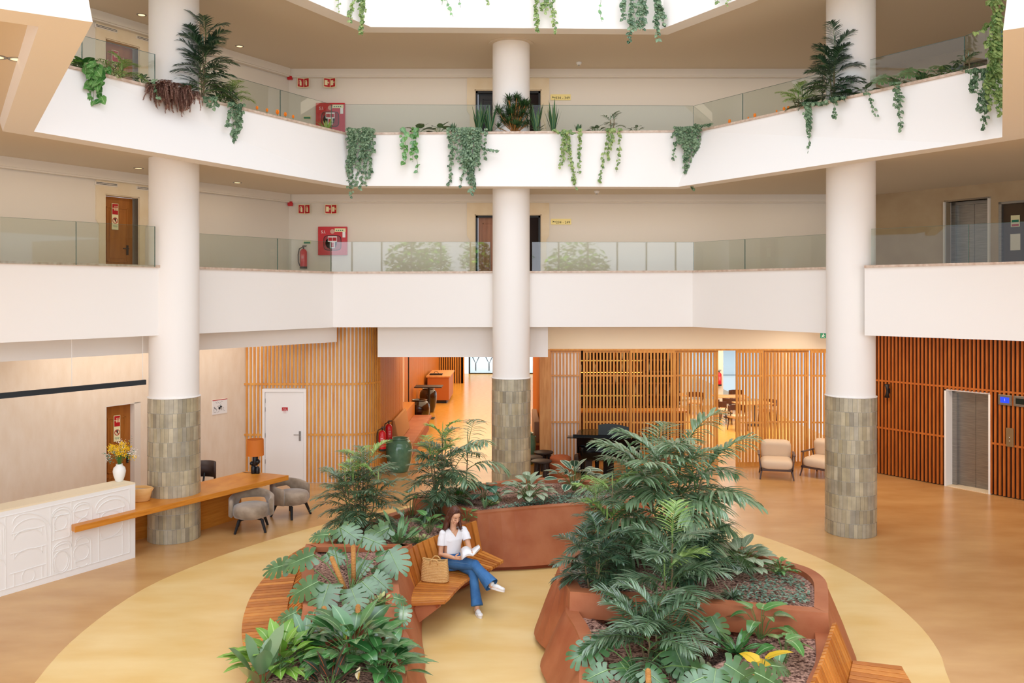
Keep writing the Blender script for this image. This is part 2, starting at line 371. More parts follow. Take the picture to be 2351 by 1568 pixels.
# level 2
T2 = [V(-10.6, 3.0, 7.75), V(-4.0, 6.62, 7.75), V(-3.6, 6.85, 7.75), V(-6.95, 12.0, 7.75), PZ(163, 156, 7.75), V(-3.51, 18.0, 7.75), PY(1603, 302, 17.95), PZ(2212, 166, 7.75), V(7.3, 12.3, 7.75), V(4.3, 7.2, 7.75), V(9.5, 3.6, 7.75)]
B2 = [V(-10.6, 3.0, 6.62), PZ(0, 20, 6.62), PZ(213, 51, 6.62), PZ(78, 302, 6.62), V(-6.25, 12.38, 6.62), PZ(803, 427, 6.62), PY(1556, 429, 17.7), PZ(2215, 329, 6.62), PZ(2301, 315, 6.62), PZ(2303, 70, 6.62), V(9.5, 3.6, 6.62)]
def yz(px, py, z): return PZ(px, py, z)
ring('parapet_upper', T2, B2, .36, .5, label='white level two parapet with trailing plants')
# level 3
z3 = 9.67
B3 = [V(-7.2, 8.5, z3), PZ(707, 0, z3), PZ(851, 62, z3), PZ(1518, 67, z3), PZ(1691, 0, z3), V(7.4, 8.5, z3)]
T3 = [V(p.x*1.04, p.y+.12, 10.9) for p in B3]
ring('parapet_top', T3, B3, .36, .5, label='cream level three parapet at the top of the picture')
# slabs between parapets and walls
def slab(name, inner, outer, z0, z1, m, label=None):
    w = MB(); n = len(inner)
    for i in range(n-1):
        w.prism([(inner[i].x, inner[i].y), (inner[i+1].x, inner[i+1].y), (outer[i+1].x, outer[i+1].y), (outer[i].x, outer[i].y)], z0, z1)
    return struct(name, w, m, label=label)
def O(v): return Vector((v[0], v[1]))
i1 = off_line([ext(b1, b0, 6), b0, b1, B[1], B[2], d0, d1, ext(d0, d1, 6)], .28)
o1 = [O(LW(6)), O(LW(13)), O(LW(16.5)), O((-5.45, BY)), O((8.85, BY)), O(RW(17)), O(RW(15)), O(RW(8))]
slab('floor_upper', i1, o1, C0, F1, CORR, 'level one gallery floor slab')
ib2 = off_line(B2, .34)
o2 = [O((-12, 3)), O(LW(6)), O(LW(7.5)), O(LW(11)), O(LW(13)), O((-5.45, BY)), O((8.85, BY)), O(RW(14.5)), O(RW(12.5)), O(RW(7)), O((14, 3.6))]
slab('ceiling', ib2, o2, C1, F2, CEIL, 'level one gallery ceiling')
ib3 = off_line(B3, .34)
o3 = [O(LW(6)), O(LW(14)), O((-5.45, BY)), O((8.85, BY)), O(RW(14)), O(RW(6))]
slab('ceiling_upper', ib3, o3, C2, F3, CEIL, 'level two gallery ceiling')
# ground-floor ceiling above the passage and bar
struct('ceiling_ground', MB().box(-4.2, 9.4, BY-.01, 46, C0, C0+.2), CEIL)
# ---------------------------------------------------------------- dropped beams on the ground floor
w = MB()
q = [PZ(0, 835, 3.25), PZ(345, 811, 3.27), PZ(457, 805, 3.28), PZ(772, 785, 3.28)]
w.wall(PZ(-300, 853, 3.25), (q[3].x, q[3].y), -.02, 3.28, C0)
w.wall(PZ(-300, 853, 3.25), (q[3].x, q[3].y), .25, 3.28, C0)
struct('trim_2', w, WHITE, label='white dropped beam over the reception desk')
xb0, xb1 = (867-CX)*19.2/F, (1258-CX)*19.2/F
struct('trim_3', MB().box(xb0, xb1, 19.2, 21.4, 4.4-(820-HY)*19.2/F, C0), WHITE, label='white dropped beam over the passage')
struct('wall_back', MB().box(.7, 9.2, 21.45, 21.7, 4.4-(802.5-HY)*21.45/F, C0), CREAM, label='cream wall band over the slatted screens')
# ---------------------------------------------------------------- columns
def column(px, Y, r, zt, lab, n=24):
    X = (px-CX)*Y/F
    c = thing('column', lab, 'column', (X, Y, 0))
    make('shaft', MB().lathe([(r*.955, zt-.01), (r*.955, 14)], (X, Y, 0), 48), WHITE, c, smooth=True, auto=40)
    make('core', MB().lathe([(r-.006, 0), (r-.006, zt-.004)], (X, Y, 0), 48), GROUT, c, smooth=True, auto=40)
    w = MB(); rows = 10; hh = zt/rows; rnd = random.Random(int(px)); nt = 38
    for k in range(rows):
        a = rnd.random()*.2+(k % 2)*.5*2*math.pi/nt
        for j in range(nt):
            a0 = a+2*math.pi*j/nt; a1 = a0+2*math.pi/nt*.94; z0 = k*hh+.004; z1 = (k+1)*hh-.004; am = (a0+a1)/2
            dr = r+rnd.uniform(-.002, .004); tl = rnd.uniform(-.01, .01)
            P = [V(X+dr*math.cos(t), Y+dr*math.sin(t), z) for z in (z0, z1) for t in (a0, am, a1)]
            Q = [V(X+(r-.008)*math.cos(t), Y+(r-.008)*math.sin(t), z) for z in (z0, z1) for t in (a0, am, a1)]
            w.add(P+Q, [(0, 1, 4, 3), (1, 2, 5, 4), (3, 4, 10, 9), (4, 5, 11, 10), (0, 6, 7, 1), (1, 7, 8, 2), (0, 3, 9, 6), (2, 8, 11, 5)])
    t = make('tile_cladding', w, TILE, c); t['label'] = 'olive glazed vertical tiles in stacked rings'
    make('tile_cap', MB().lathe([(r*.9, zt), (r+.008, zt), (r+.008, zt+.012), (r*.9, zt+.02)], (X, Y, 0), 48), WHITE, c)
    return c, X
cl, XL = column(400, 15.24, .445, 2.53, 'thick round column with olive tiled base rising through the reception desk')
cm, XM = column(1173.5, 18.58, .425, 2.53, 'middle round column with olive tiled base between the passage and the piano')
cr, XR = column(1953, 15.6, .445, 2.5, 'right round column with olive tiled base standing free on the tan floor')
make('ceiling_collar', MB().lathe([(.3, C2-.025), (.5, C2-.025), (.5, C2), (.3, C2)], (XM, 18.58, 0), 40), CEIL, cm)
# ---------------------------------------------------------------- glass balustrades
def balustrade(pts, zb, zt, joints, lab, grp):
    """pts plan polyline; each panel a pane"""
    b = thing('glass_balustrade', lab, 'balustrade', (pts[0].x, pts[0].y, zb), group=grp)
    for i in range(len(pts)-1):
        a, c = Vector(pts[i][:2]), Vector(pts[i+1][:2]); d = (c-a).normalized(); L = (c-a).length
        cuts = sorted([0, L]+[t*L for t in joints.get(i, [])])
        for u, v in zip(cuts, cuts[1:]):
            p0 = a+d*(u+.006); p1 = a+d*(v-.006)
            make('pane', MB().wall(p0, p1, .014, zb, zt), GLASS, b)
            w = MB(); w.wall(p0, p1, .014, zt, zt+.003)
            w.wall(p1-d*.006, p1+d*.002, .016, zb, zt)
            make('pane_edge', w, GEDGE, b)
    return b
z1b, z1t = 4.86, 5.54
ga = [ext(PY(357, 523, 14.72), PZ(0, 498, 5.54), 4), PZ(0, 498, z1t), PY(357, 523, 14.72)]
balustrade(ga, z1b-.02, z1t, {1: [.46]}, 'clear glass balustrade on the level one parapet left of the left column', None)
gb = off_line([PY(464, 600, 16.0), T[1], T[2], PY(1890, 600, 16.2)], .12)
def cutx(a, b, px): t = (px-CX)/F; s_ = (t*a.y-a.x)/((b.x-a.x)-t*(b.y-a.y)); return a.lerp(b, s_)
balustrade([gb[0], gb[1], cutx(gb[1], gb[2], 1126)], 4.83, 5.51, {0: [.56]}, 'clear glass balustrade on level one between left and middle column', None)
balustrade([cutx(gb[1], gb[2], 1221), gb[2], gb[3]], 4.83, 5.51, {1: [.42]}, 'clear glass balustrade on level one between middle and right column', None)
gc = off_line([PY(1994, 600, 15.0), c1, ext(c0, c1, 5)], .12)
balustrade(gc, z1b-.01, z1t-.02, {0: [.66]}, 'clear glass balustrade on the level one parapet right of the right column', None)
z2t = 8.49
g2a = [PZ(100, 47, z2t), PZ(190, 82, z2t), PZ(357, 125, z2t)]
balustrade(g2a, 7.77, z2t, {}, 'clear glass balustrade behind level two plants left of the left column', None)
g2b = [Vector(p[:2]) for p in (PZ(466, 156, z2t), PZ(762, 240, z2t), PZ(1593, 243, z2t), PZ(1888, 168, z2t))]
balustrade([g2b[0], g2b[1], cutx(g2b[1], g2b[2], 1126)], 7.77, z2t, {0: [.56]}, 'clear glass balustrade behind level two plants between left and middle column', None)
balustrade([cutx(g2b[1], g2b[2], 1221), g2b[2], g2b[3]], 7.77, z2t, {1: [.42]}, 'clear glass balustrade behind level two plants between middle and right column', None)
g2c = [PZ(1997, 137, z2t), PZ(2215, 83, z2t), PZ(2300, 50, z2t)]
balustrade(g2c, 7.77, z2t, {}, 'clear glass balustrade behind level two plants right of the right column', None)
# ---------------------------------------------------------------- slatted walls and screens
def along(path, pitch, start=0.):
    """points and tangents every pitch along a plan polyline"""
    out = []; d = start; acc = 0
    for a, b in zip(path, path[1:]):
        L = (b-a).length; t = (b-a)/L
        while d <= acc+L: out.append((a+t*(d-acc), t)); d += pitch
        acc += L
    return out
def slat(mb, p, t, w, dp, z0, z1, m=0):
    n = Vector((t.y, -t.x))       # right of travel = towards the hall
    a = p-t*w/2; b = p+t*w/2
    mb.prism([(a.x, a.y), (b.x, b.y), ((b+n*dp).x, (b+n*dp).y), ((a+n*dp).x, (a+n*dp).y)], z0, z1, m)
def strip(mb, path, o0, o1, z0, z1, m=0):
    A = off_line(path, -o0); B = off_line(path, -o1)
    mb.loft([[V(a.x, a.y, z0), V(b.x, b.y, z0), V(b.x, b.y, z1), V(a.x, a.y, z1)] for a, b in zip(A, B)], m, True, True)
path = [Vector((-6.22, 19.6)), Vector((-3.85, 19.6))]+[Vector((-3.85+.7*math.sin(math.radians(a)), 20.3-.7*math.cos(math.radians(a)))) for a in range(10, 91, 10)]
X0, X1 = (603-CX)*19.6/F, (704-CX)*19.6/F
sw = thing('slatted_wall', 'oak slatted partition with curved end around the white door', 'partition', (-5, 19.6, 0))
w = MB()
for p, t in along(path, .0868, .02):
    door = X0-.01 < p.x < X1+.01 and p.y < 19.7
    slat(w, p, t, .05, .024, 2.19 if door else .02, C0)
make('slats', w, OAK, sw)
w = MB()
for z in (1.115, 2.28):
    for seg in ([Vector((-6.24, 19.6)), Vector((X0, 19.6))], [Vector((X1, 19.6))]+path[1:]) if z < 2 else (path,):
        strip(w, seg, .004, .03, z-.022, z+.022)
make('rails', w, OAK, sw)
bk = [Vector((-6.3, 19.61)), Vector((X0, 19.61))]; bk2 = [Vector((X1, 19.61))]+[Vector((p.x-.01*(i > 0), p.y+.012)) for i, p in enumerate(path[1:])]
w = MB(); strip(w, bk, -.1, 0, 0, C0); strip(w, bk2, -.1, 0, 0, C0); strip(w, [Vector((X0, 19.64)), Vector((X1, 19.64))], -.1, 0, 2.17, C0)
struct('wall_partition', w, BACKW, label='white wall behind the oak slats')
d = sroot('door_1', ((X0+X1)/2, 19.6, 0), 'white service door in the oak slatted partition')
make('door_frame', MB().box(X0, X0+.06, 19.56, 19.64, 0, 2.1).box(X1-.06, X1, 19.56, 19.64, 0, 2.1).box(X0, X1, 19.56, 19.64, 2.1, 2.17), WH, d, bevel=.004)
lf = make('door_leaf', MB().box(X0+.065, X1-.065, 19.585, 19.63, .015, 2.095), WH, d, bevel=.003)
hx = X1-.15
make('door_handle', MB().box(hx-.02, hx+.02, 19.565, 19.585, .98, 1.2).tube([(hx, 19.58, 1.12), (hx, 19.53, 1.12), (hx-.13, 19.53, 1.12)], .009), STEEL, lf, bevel=.003)
w = MB()
for z in (.45, 1.05, 1.65, 1.85): w.box(X0+.055, X0+.07, 19.57, 19.6, z, z+.1)
make('hinge', w, STEEL, lf)
sx = (654-CX)*19.58/F; 
make('notice_sticker', MB().box(sx-.07, sx+.07, 19.580, 19.585, 1.61, 1.75), WH, lf)['label'] = 'small red and white door notice'
make('notice_red_field', MB().box(sx-.068, sx+.068, 19.578, 19.581, 1.665, 1.748), REDS, lf)
make('notice_text', text_mb('Porta\ncorta-fogo', .03, Matrix.Translation((sx, 19.576, 1.70)) @ Matrix.Rotation(math.radians(90), 4, 'X')), WH, lf)
make('notice_small_text', text_mb('Manter\nfechada', .024, Matrix.Translation((sx, 19.577, 1.635)) @ Matrix.Rotation(math.radians(90), 4, 'X')), REDS, lf)
# passage walls: panelled left side, niche, dark joint, far slats, right side
w = MB()
w.box(-3.35, -3.15, 20.25, 24.6, 0, C0)
for y in [20.5+.16*i for i in range(25)]: w.box(-3.15, -3.142, y, y+.012, 0, C0)
struct('wall_passage_left', w, PANEL, label='oak panelled passage wall')
w = MB().box(-4.3, -3.95, 24.6, 27.6, .8, C0).box(-3.95, -3.49, 27.42, 27.5, .86, C0)
struct('wall_niche', w, CREAM, label='cream lit niche in the passage wall')
w = MB().box(-3.95, -3.5, 27.5, 41, 0, C0)
for y in [27.7+.2*i for i in range(66)]: w.box(-3.5, -3.492, y, y+.015, 0, C0)
w.box(-4.3, -3.15, 24.6, 27.5, 0, .85)
struct('wall_passage_far', w, PANEL, label='orange oak panelling deep in the passage')
struct('trim_4', MB().box(-3.52, -3.48, 28.6, 28.75, 0, 2.9).box(-3.52, -3.48, 40.7, 40.85, 0, 2.9), DARKV, label='dark joint in the panelling')
fs = thing('slatted_partition', 'dark orange slatted partition at the far end of the passage', 'partition', (-2.9, 41, 0))
w = MB()
for i in range(11): w.box(-3.5+.108*i, -3.44+.108*i, 41, 41.06, 0, C0)
w.box(-2.42, -2.32, 41, 41.5, 0, C0)
make('slats', w, OAK, fs); make('rails', MB().box(-3.5, -2.32, 40.97, 41.02, 2.3, 2.36), OAK, fs); make('backing', MB().box(-3.5, -2.34, 41.08, 41.5, 0, C0), DARKV, fs)
w = MB().box(.76, 1.15, 21.62, 31, 0, C0)
for y in [21.7+.3*i for i in range(31)]: w.box(.752, .76, y, y+.015, 0, C0)
struct('wall_passage_right', w, PANEL, label='oak panelled right side of the passage')
struct('floor_passage', MB().box(-4.3, 9.6, 21.5, 46, -.1, 0.0), PARQ, label='glossy herringbone wood floor')
struct('ceiling_passage', MB().box(-4.2, .95, 21.4, 46, 2.96, 3.0), CREAM, label='passage ceiling')
# far glazing of the passage with mullions, and the pale terrace outside
struct('window_1', MB().box(-2.3, 3.2, 45.9, 45.92, 0, 2.95), GLASS)
w = MB()
for x in (-2.3, -.7, .9, 2.6): w.box(x-.04, x+.04, 45.85, 45.95, 0, 2.95)
w.box(-2.3, 3.2, 45.85, 45.95, 2.88, 2.95); w.box(-2.3, 3.2, 45.85, 45.95, 0, .05)
struct('window_frame', w, DARKM)
struct('terrace', MB().box(-30, 30, 46, 70, -.14, -.04), mat('terrace_stone', 'c9d3dc', .35), label='pale terrace outside the passage')
g = thing('lounge_frame', 'dark zigzag metal chairs beyond the far glass doors', 'chair', (-1.2, 48, 0))
w = MB()
for k in range(4):
    x = -2.4+.75*k
    w.tube([(x, 48, 1.1), (x+.35, 48.1, .35), (x+.7, 48, 1.1)], .035, 6); w.tube([(x+.1, 48.4, 1.25), (x+.6, 48.4, 1.3)], .05, 6); w.tube([(x+.35, 48.1, .35), (x+.35, 48.1, -.04)], .03, 6)
make('frame', w, mat('blue_black_frame', '20303f', .4), g)
# ---------------------------------------------------------------- screens
SY = 21.5
def screen(px0, px1, Y, lab, white=False, n=None, zt=2.93):
    x0, x1 = (px0-CX)*Y/F, (px1-CX)*Y/F
    o = thing('slatted_screen', lab, 'screen', ((x0+x1)/2, Y, 0), group='oak slatted screens along the back')
    fr = MB(); fr.box(x0, x0+.05, Y, Y+.05, 0, zt).box(x1-.05, x1, Y, Y+.05, 0, zt).box(x0+.05, x1-.05, Y, Y+.05, zt-.06, zt).box(x0+.05, x1-.05, Y, Y+.05, .0, .11)
    make('frame', fr, OAKL if white else OAK, o)
    n = n or round((x1-x0-.1)/.0868); w = MB(); p = (x1-x0-.1)/n
    for i in range(n):
        xx = x0+.05+p*(i+.5); w.box(xx-.021, xx+.021, Y+(.015 if white else -.015), Y+.045, .11, zt-.06)
    make('slats', w, OAKL if white else OAK, o)
    for z_ in (2.27, 1.09): make('rail', MB().box(x0+.05, x1-.05, Y-.005, Y+.035, z_, z_+.04), OAKL if white else OAK, o)
    if white: make('backing', MB().box(x0, x1, Y+.047, Y+.09, 0, zt), BACKW, o)
    return o
screen(1262, 1334, SY, 'white backed oak slatted panel left of the piano', True)
screen(1339, 1449, SY+.02, 'oak slatted screen directly behind the black piano')
screen(1447, 1550, SY-.05, 'oak slatted screen just right of the piano lid')
screen(1548, 1649, SY+.02, 'oak slatted screen left of the open gap to the dining room')
screen(1690, 1753, SY-.05, 'narrow oak slatted screen right of the open gap')
screen(1755, 1857, SY+.02, 'oak slatted screen behind the cream armchair')
screen(1861, 1965, SY-.05, 'rightmost oak slatted screen partly behind the right column')
struct('trim_5', MB().box(.7, .965, SY-.1, SY+.12, 0, 2.94), OAKL, label='pale oak post at the passage corner')
struct('trim_6', MB().box(.85, 9.2, SY-.06, SY+.12, 2.93, 2.97), OAK, label='oak head track of the sliding screens')
# ---------------------------------------------------------------- right slatted wall with lift
rw = thing('slatted_wall', 'dark orange slatted wall with the lift on the right', 'partition', (9.5, 19, 0))
A = Vector(RW(21.6)[:2]); Bq = Vector(RW(12.5)[:2]); tt = (Bq-A).normalized()
def rpx(px): 
    p = on_right(px); return (Vector(p[:2])-A).dot(tt)
L0, L1 = rpx(2175), rpx(2272)
w = MB()
for p, t in along([A, Bq], .0905):
    s_ = (p-A).dot(tt)
    if L0-.03 < s_ < L1+.02: slat(w, p, t, .043, .05, 2.2, C0)
    else: slat(w, p, t, .043, .05, .02, C0)
make('slats', w, OAKR, rw)
w = MB()
strip(w, [A, Bq], .008, .054, 2.24, 2.28); strip(w, [A, A+tt*(L0-.05)], .008, .054, 1.1, 1.14); strip(w, [A+tt*(L1+.05), Bq], .008, .054, 1.1, 1.14)
make('rails', w, OAKR, rw)
w = MB()
for a, b, z0 in ((0, L0-.03, 0), (L0-.03, L1+.03, 2.22), (L1+.03, (Bq-A).length, 0)):
    strip(w, [A+tt*a, A+tt*b], -.15, 0, z0, C0)
struct('wall_right', w, DARKV, label='dark wall behind the right slats')
def frame_T(o, t, z=0):
    """local x along t, local y into the wall, z up"""
    M = Matrix.Identity(4); n = Vector((-t.y, t.x)); M[0][0], M[1][0] = t.x, t.y; M[0][1], M[1][1] = n.x, n.y; M.translation = V(o.x, o.y, z); return M
def lift(M, wd, ht, name, lab):
    r = sroot(name, tuple(M.translation), lab)
    make('door_jamb', MB().box(-.04, 0, -.06, .32, 0, ht, 0, M).box(wd, wd+.04, -.06, .32, 0, ht, 0, M).box(-.04, wd+.04, -.0, .32, ht, ht+.04, 0, M), WH if name == 'door_2' else CORR, r)
    make('steel_frame', MB().box(0, .1, .22, .34, 0, ht, 0, M).box(wd-.06, wd, .22, .34, 0, ht, 0, M).box(0, wd, .22, .34, ht-.07, ht, 0, M), STEEL, r)
    make('door_leaf', MB().box(.1, wd/2+.02-.003, .3, .33, 0, ht-.07, 0, M), STEEL, r); make('door_leaf', MB().box(wd/2+.02+.003, wd-.06, .3, .33, 0, ht-.07, 0, M), STEEL, r)
    make('door_sill', MB().box(0, wd, -.05, .34, 0, .012, 0, M), STONE, r); make('shaft_back', MB().box(-.04, wd+.04, .35, .37, 0, ht+.04, 0, M), DARKV, r)
    return r
MR = frame_T(A, tt)
lift(frame_T(A+tt*L0, tt), L1-L0, 2.17, 'door_2', 'steel lift door in the right slatted wall')
nt_ = Vector((tt.y, -tt.x))
def wall_item(name, lab, cat, s0, z0, z1, wd, dp=.03, mt=STEEL):
    M = frame_T(A+tt*s0+nt_*.055, tt); r = thing(name, lab, cat, tuple(M @ V(0, 0, z0)))
    make('plate', MB().box(0, wd, -dp, 0, z0, z1, 0, M), mt, r, bevel=.004); return r, M
for px, lab, e in ((2296, 'steel lift display with blue screen right of the lift', ('2340d8', 1.2)), (2331, 'dark lift display at the right edge of the slatted wall', None)):
    s0 = rpx(px); r, M = wall_item('lift_display', lab, 'display', s0, 1.98, 2.2, .27)
    make('screen', MB().box(.045, .225, -.034, -.03, 2.03, 2.15, 0, M), mat('display_%d' % px, '1a2fb0' if e else '1c2420', .2, emit=e), r)
    if e: make('screen_digit', text_mb('1', .08, M @ Matrix.Translation((.135, -.036, 2.09)) @ Matrix.Rotation(math.radians(90), 4, 'X')), WH, r)
r, M = wall_item('call_panel', 'brushed steel lift call panel on the right slatted wall', 'panel', rpx(2313), 1.1, 1.5, .15, .02, mat('warm_steel', 'a08a68', .4, metal=.7))
make('button', MB().ball(M @ V(.075, -.022, 1.22), .014), CHROME, r); make('button', MB().ball(M @ V(.075, -.022, 1.3), .014), CHROME, r)
s0 = rpx(2044); M = frame_T(A+tt*s0+nt_*.055, tt)
r = thing('wall_sconce', 'black double cone wall sconce on the right slatted wall', 'lamp', tuple(M @ V(0, 0, 2.05)))
make('shade', MB().lathe([(.06, 2.2), (.025, 2.06), (.025, 2.02), (.06, 1.88)], M @ V(0, -.08, 0), 16), DARKM, r, smooth=True)
make('bracket', MB().box(-.03, .03, -.07, 0, 1.98, 2.1, 0, M), DARKM, r)
# ---------------------------------------------------------------- upper doors
def up_T(p, q, z): 
    t = Vector((q.x-p.x, q.y-p.y)).normalized(); return frame_T(Vector((p.x, p.y)), t, z), Vector((q.x-p.x, q.y-p.y)).length
def stone_surround(r, M, wd, ht):
    e = .17
    w = MB()
    for s in (-1, 1):
        x = 0 if s < 0 else wd
        P = [(0, 0), (.12, 0), (.12, ht-.62), (e+.02, ht-.52), (e+.02, ht+.28), (0, ht+.28)]
        for i in (0,):
            pts = [V(x+s*a, 0, b) for a, b in P]; 
            vs = [M @ V(p.x, -.03, p.z) for p in pts]+[M @ V(p.x, .01, p.z) for p in pts]; n = len(pts)
            fs = [tuple(range(n)), tuple(range(n, 2*n))[::-1]]+[(i, i+n, (i+1) % n+n, (i+1) % n) for i in range(n)]
            w.add(vs, fs)
    w.box(0, wd, -.03, .01, ht, ht+.28, 0, M)
    make('stone_surround', w, STONE, r); make('door_jamb', MB().box(-.001, .02, -.01, .2, 0, ht, 0, M).box(wd-.02, wd+.001, -.01, .2, 0, ht, 0, M).box(0, wd, -.01, .2, ht-.02, ht+.001, 0, M), STONE, r)
def panel_door(r, M, x0, x1, ht, y=.14, m=DOORW, panels=((.12, .72), (.8, 1.9)), handle=None):
    lf = make('door_leaf', MB().box(x0, x1, y, y+.04, 0, ht, 0, M), m, r)
    w = MB()
    for a, b in panels:
        u0, u1 = x0+.11, x1-.11
        w.box(u0, u1, y-.012, y, a, a+.025, 0, M).box(u0, u1, y-.012, y, b-.025, b, 0, M).box(u0, u0+.025, y-.012, y, a, b, 0, M).box(u1-.025, u1, y-.012, y, a, b, 0, M)
        w.box(u0+.06, u1-.06, y-.008, y, a+.08, b-.08, 0, M)
    make('door_panel', w, m, lf, bevel=.003)
    if handle is not None:
        make('door_handle', MB().box(handle-.02, handle+.02, y-.02, y, .95, 1.15, 0, M).tube([M @ V(handle, y-.02, 1.08), M @ V(handle, y-.06, 1.08), M @ V(handle-.12, y-.06, 1.08)], .011), DARKM, lf)
    return lf
RX = Matrix.Rotation(math.radians(90), 4, 'X')
def notice(r, M, x, z, nos='hand', n=1):
    """red and white restroom notice with a prohibition roundel below"""
    y = .112
    make('notice_board', MB().box(x-.07, x+.07, y, y+.012, z-.27, z+.25, 0, M), GLOW, r)['label'] = 'red and cream pictogram notice'
    w = MB().box(x-.062, x+.062, y-.003, y, z+.03, z+.24, 0, M)
    c = M @ V(x, y-.004, z-.09)
    ringv = []; k = 24
    for j in range(k):
        a = 2*math.pi*j/k
        ringv += [M @ V(x+.06*math.cos(a), y-.003, z-.09+.06*math.sin(a)), M @ V(x+.047*math.cos(a), y-.003, z-.09+.047*math.sin(a))]
    w.add(ringv, [(2*j, 2*((j+1) % k), 2*((j+1) % k)+1, 2*j+1) for j in range(k)])
    s = .037; w.add([M @ V(x-s-.005, y-.004, z-.09+s-.005), M @ V(x-s+.005, y-.004, z-.09+s+.005), M @ V(x+s+.005, y-.004, z-.09-s+.005), M @ V(x+s-.005, y-.004, z-.09-s-.005)], [(0, 1, 2, 3)])
    make('notice_red_field', w, REDS, r)
    w = MB()
    for dx in (-.012, .018, .045): w.box(x+dx-.008, x+dx+.008, y-.006, y-.003, z+.11, z+.17, 0, M).ball(M @ V(x+dx, y-.005, z+.19), .009, 8, 5)
    w.tube([M @ V(x-.03, y-.005, z+.15), M @ V(x-.055, y-.005, z+.15)], .004, 5).tube([M @ V(x-.045, y-.005, z+.165), M @ V(x-.056, y-.005, z+.15), M @ V(x-.045, y-.005, z+.135)], .004, 5)
    make('notice_pictogram', w, GLOW, r)
    w = MB().ball(M @ V(x, y-.002, z-.085), (.016, .004, .026), 10, 6)
    for k2 in range(4): w.tube([M @ V(x-.014+.009*k2, y-.003, z-.075), M @ V(x-.018+.012*k2, y-.003, z-.045)], .0035, 5)
    make('notice_hand', w, BLK, r)
    make('notice_lines', MB().box(x-.05, x+.05, y-.003, y, z-.2, z-.193, 0, M).box(x-.04, x+.04, y-.003, y, z-.22, z-.214, 0, M), GREENS, r)
M, wd = up_T(dl, dr, 0); r = sroot('door_3', tuple(M.translation), 'orange wood door in the linen wall behind the reception')
make('door_jamb', MB().box(-.0, .02, -.005, .2, 0, 2.17, 0, M).box(wd-.14, wd, .0, .2, 0, 2.17, 0, M).box(0, wd, 0, .2, 2.15, 2.17, 0, M), CORR, r)
lf = panel_door(r, M, .02, wd-.14, 2.15, handle=wd-.21)
notice(r, M, wd*.42, 1.69)
for k, (z, lab) in enumerate(((F1, 'wood door with stone surround on level one behind the left glass'), (F2, 'wood door with stone surround on level two behind the ferns'))):
    M, wd = up_T(ul, ur, z); r = sroot('door_%d' % (4+k), tuple(M.translation), lab)
    stone_surround(r, M, wd, 2.13); make('door_reveal', MB().box(wd-.02, wd, 0, .2, 0, 2.1, 0, M), DARKV, r)
    panel_door(r, M, .02, wd-.05, 2.1, handle=wd-.17); notice(r, M, wd*.40, 1.72)
for k, (z, lab) in enumerate(((F1, 'brown double door on level one behind the middle column'), (F2, 'dark double door on level two behind the middle column'))):
    M = frame_T(Vector((bx0, BY)), Vector((1, 0)), z); wd = bx1-bx0; r = sroot('door_%d' % (6+k), tuple(M.translation), lab)
    stone_surround(r, M, wd, 2.1); make('door_frame', MB().box(.0, .07, .05, .2, 0, 2.08, 0, M).box(wd-.07, wd, .05, .2, 0, 2.08, 0, M).box(0, wd, .05, .2, 2.03, 2.08, 0, M), DARKM, r)
    panel_door(r, M, .08, wd/2, 2.03, m=DOORD if k == 0 else DARKM)
    make('dark_corridor_sheet', MB().box(wd/2, wd, .35, .4, 0, 2.1, 0, M), DARKV, r)  # flat dark sheet, the unlit depth behind the doorway is put into its colour
M = frame_T(Vector((e0.x, e0.y)), Vector((e1.x-e0.x, e1.y-e0.y)).normalized(), F1); wl = Vector((e1.x-e0.x, e1.y-e0.y)).length
lift(M, wl, 2.25, 'door_8', 'steel lift door on level one at the right')
M = frame_T(Vector((e0.x, e0.y)), Vector((e1.x-e0.x, e1.y-e0.y)).normalized(), F2); lift(M, wl, 2.25, 'door_9', 'lift door on level two')
M, wd = up_T(g0, g1, F1); r = sroot('door_10', tuple(M.translation), 'dark brown door with notices at the right edge of level one')
make('door_frame', MB().box(0, .06, -.01, .15, 0, 2.15, 0, M).box(wd-.06, wd, -.01, .15, 0, 2.15, 0, M).box(0, wd, -.01, .15, 2.1, 2.15, 0, M), STEEL, r)
make('door_leaf', MB().box(.06, wd-.06, .08, .12, 0, 2.1, 0, M), mat('umber_door', '4e3a26', .5), r)
xx = (2328-2293)/(2362-2293)*wd
make('notice_board', MB().box(xx-.09, xx+.09, .065, .08, 1.6, 1.85, 0, M), GLOW, r); make('notice_green_field', MB().box(xx-.07, xx+.07, .06, .065, 1.7, 1.75, 0, M), GREENS, r)
make('notice_red_field', MB().box(xx-.07, xx+.07, .06, .065, 1.615, 1.66, 0, M), REDS, r)
make('paper_notice', MB().box(xx-.1, xx+.1, .065, .08, 1.1, 1.45, 0, M), CREAM, r)
M, wd = up_T(g0, g1, F2); struct('door_11', MB().box(.0, wd, .08, .12, 0, 2.15, 0, M), mat('umber_door2', '4e3a26', .5))
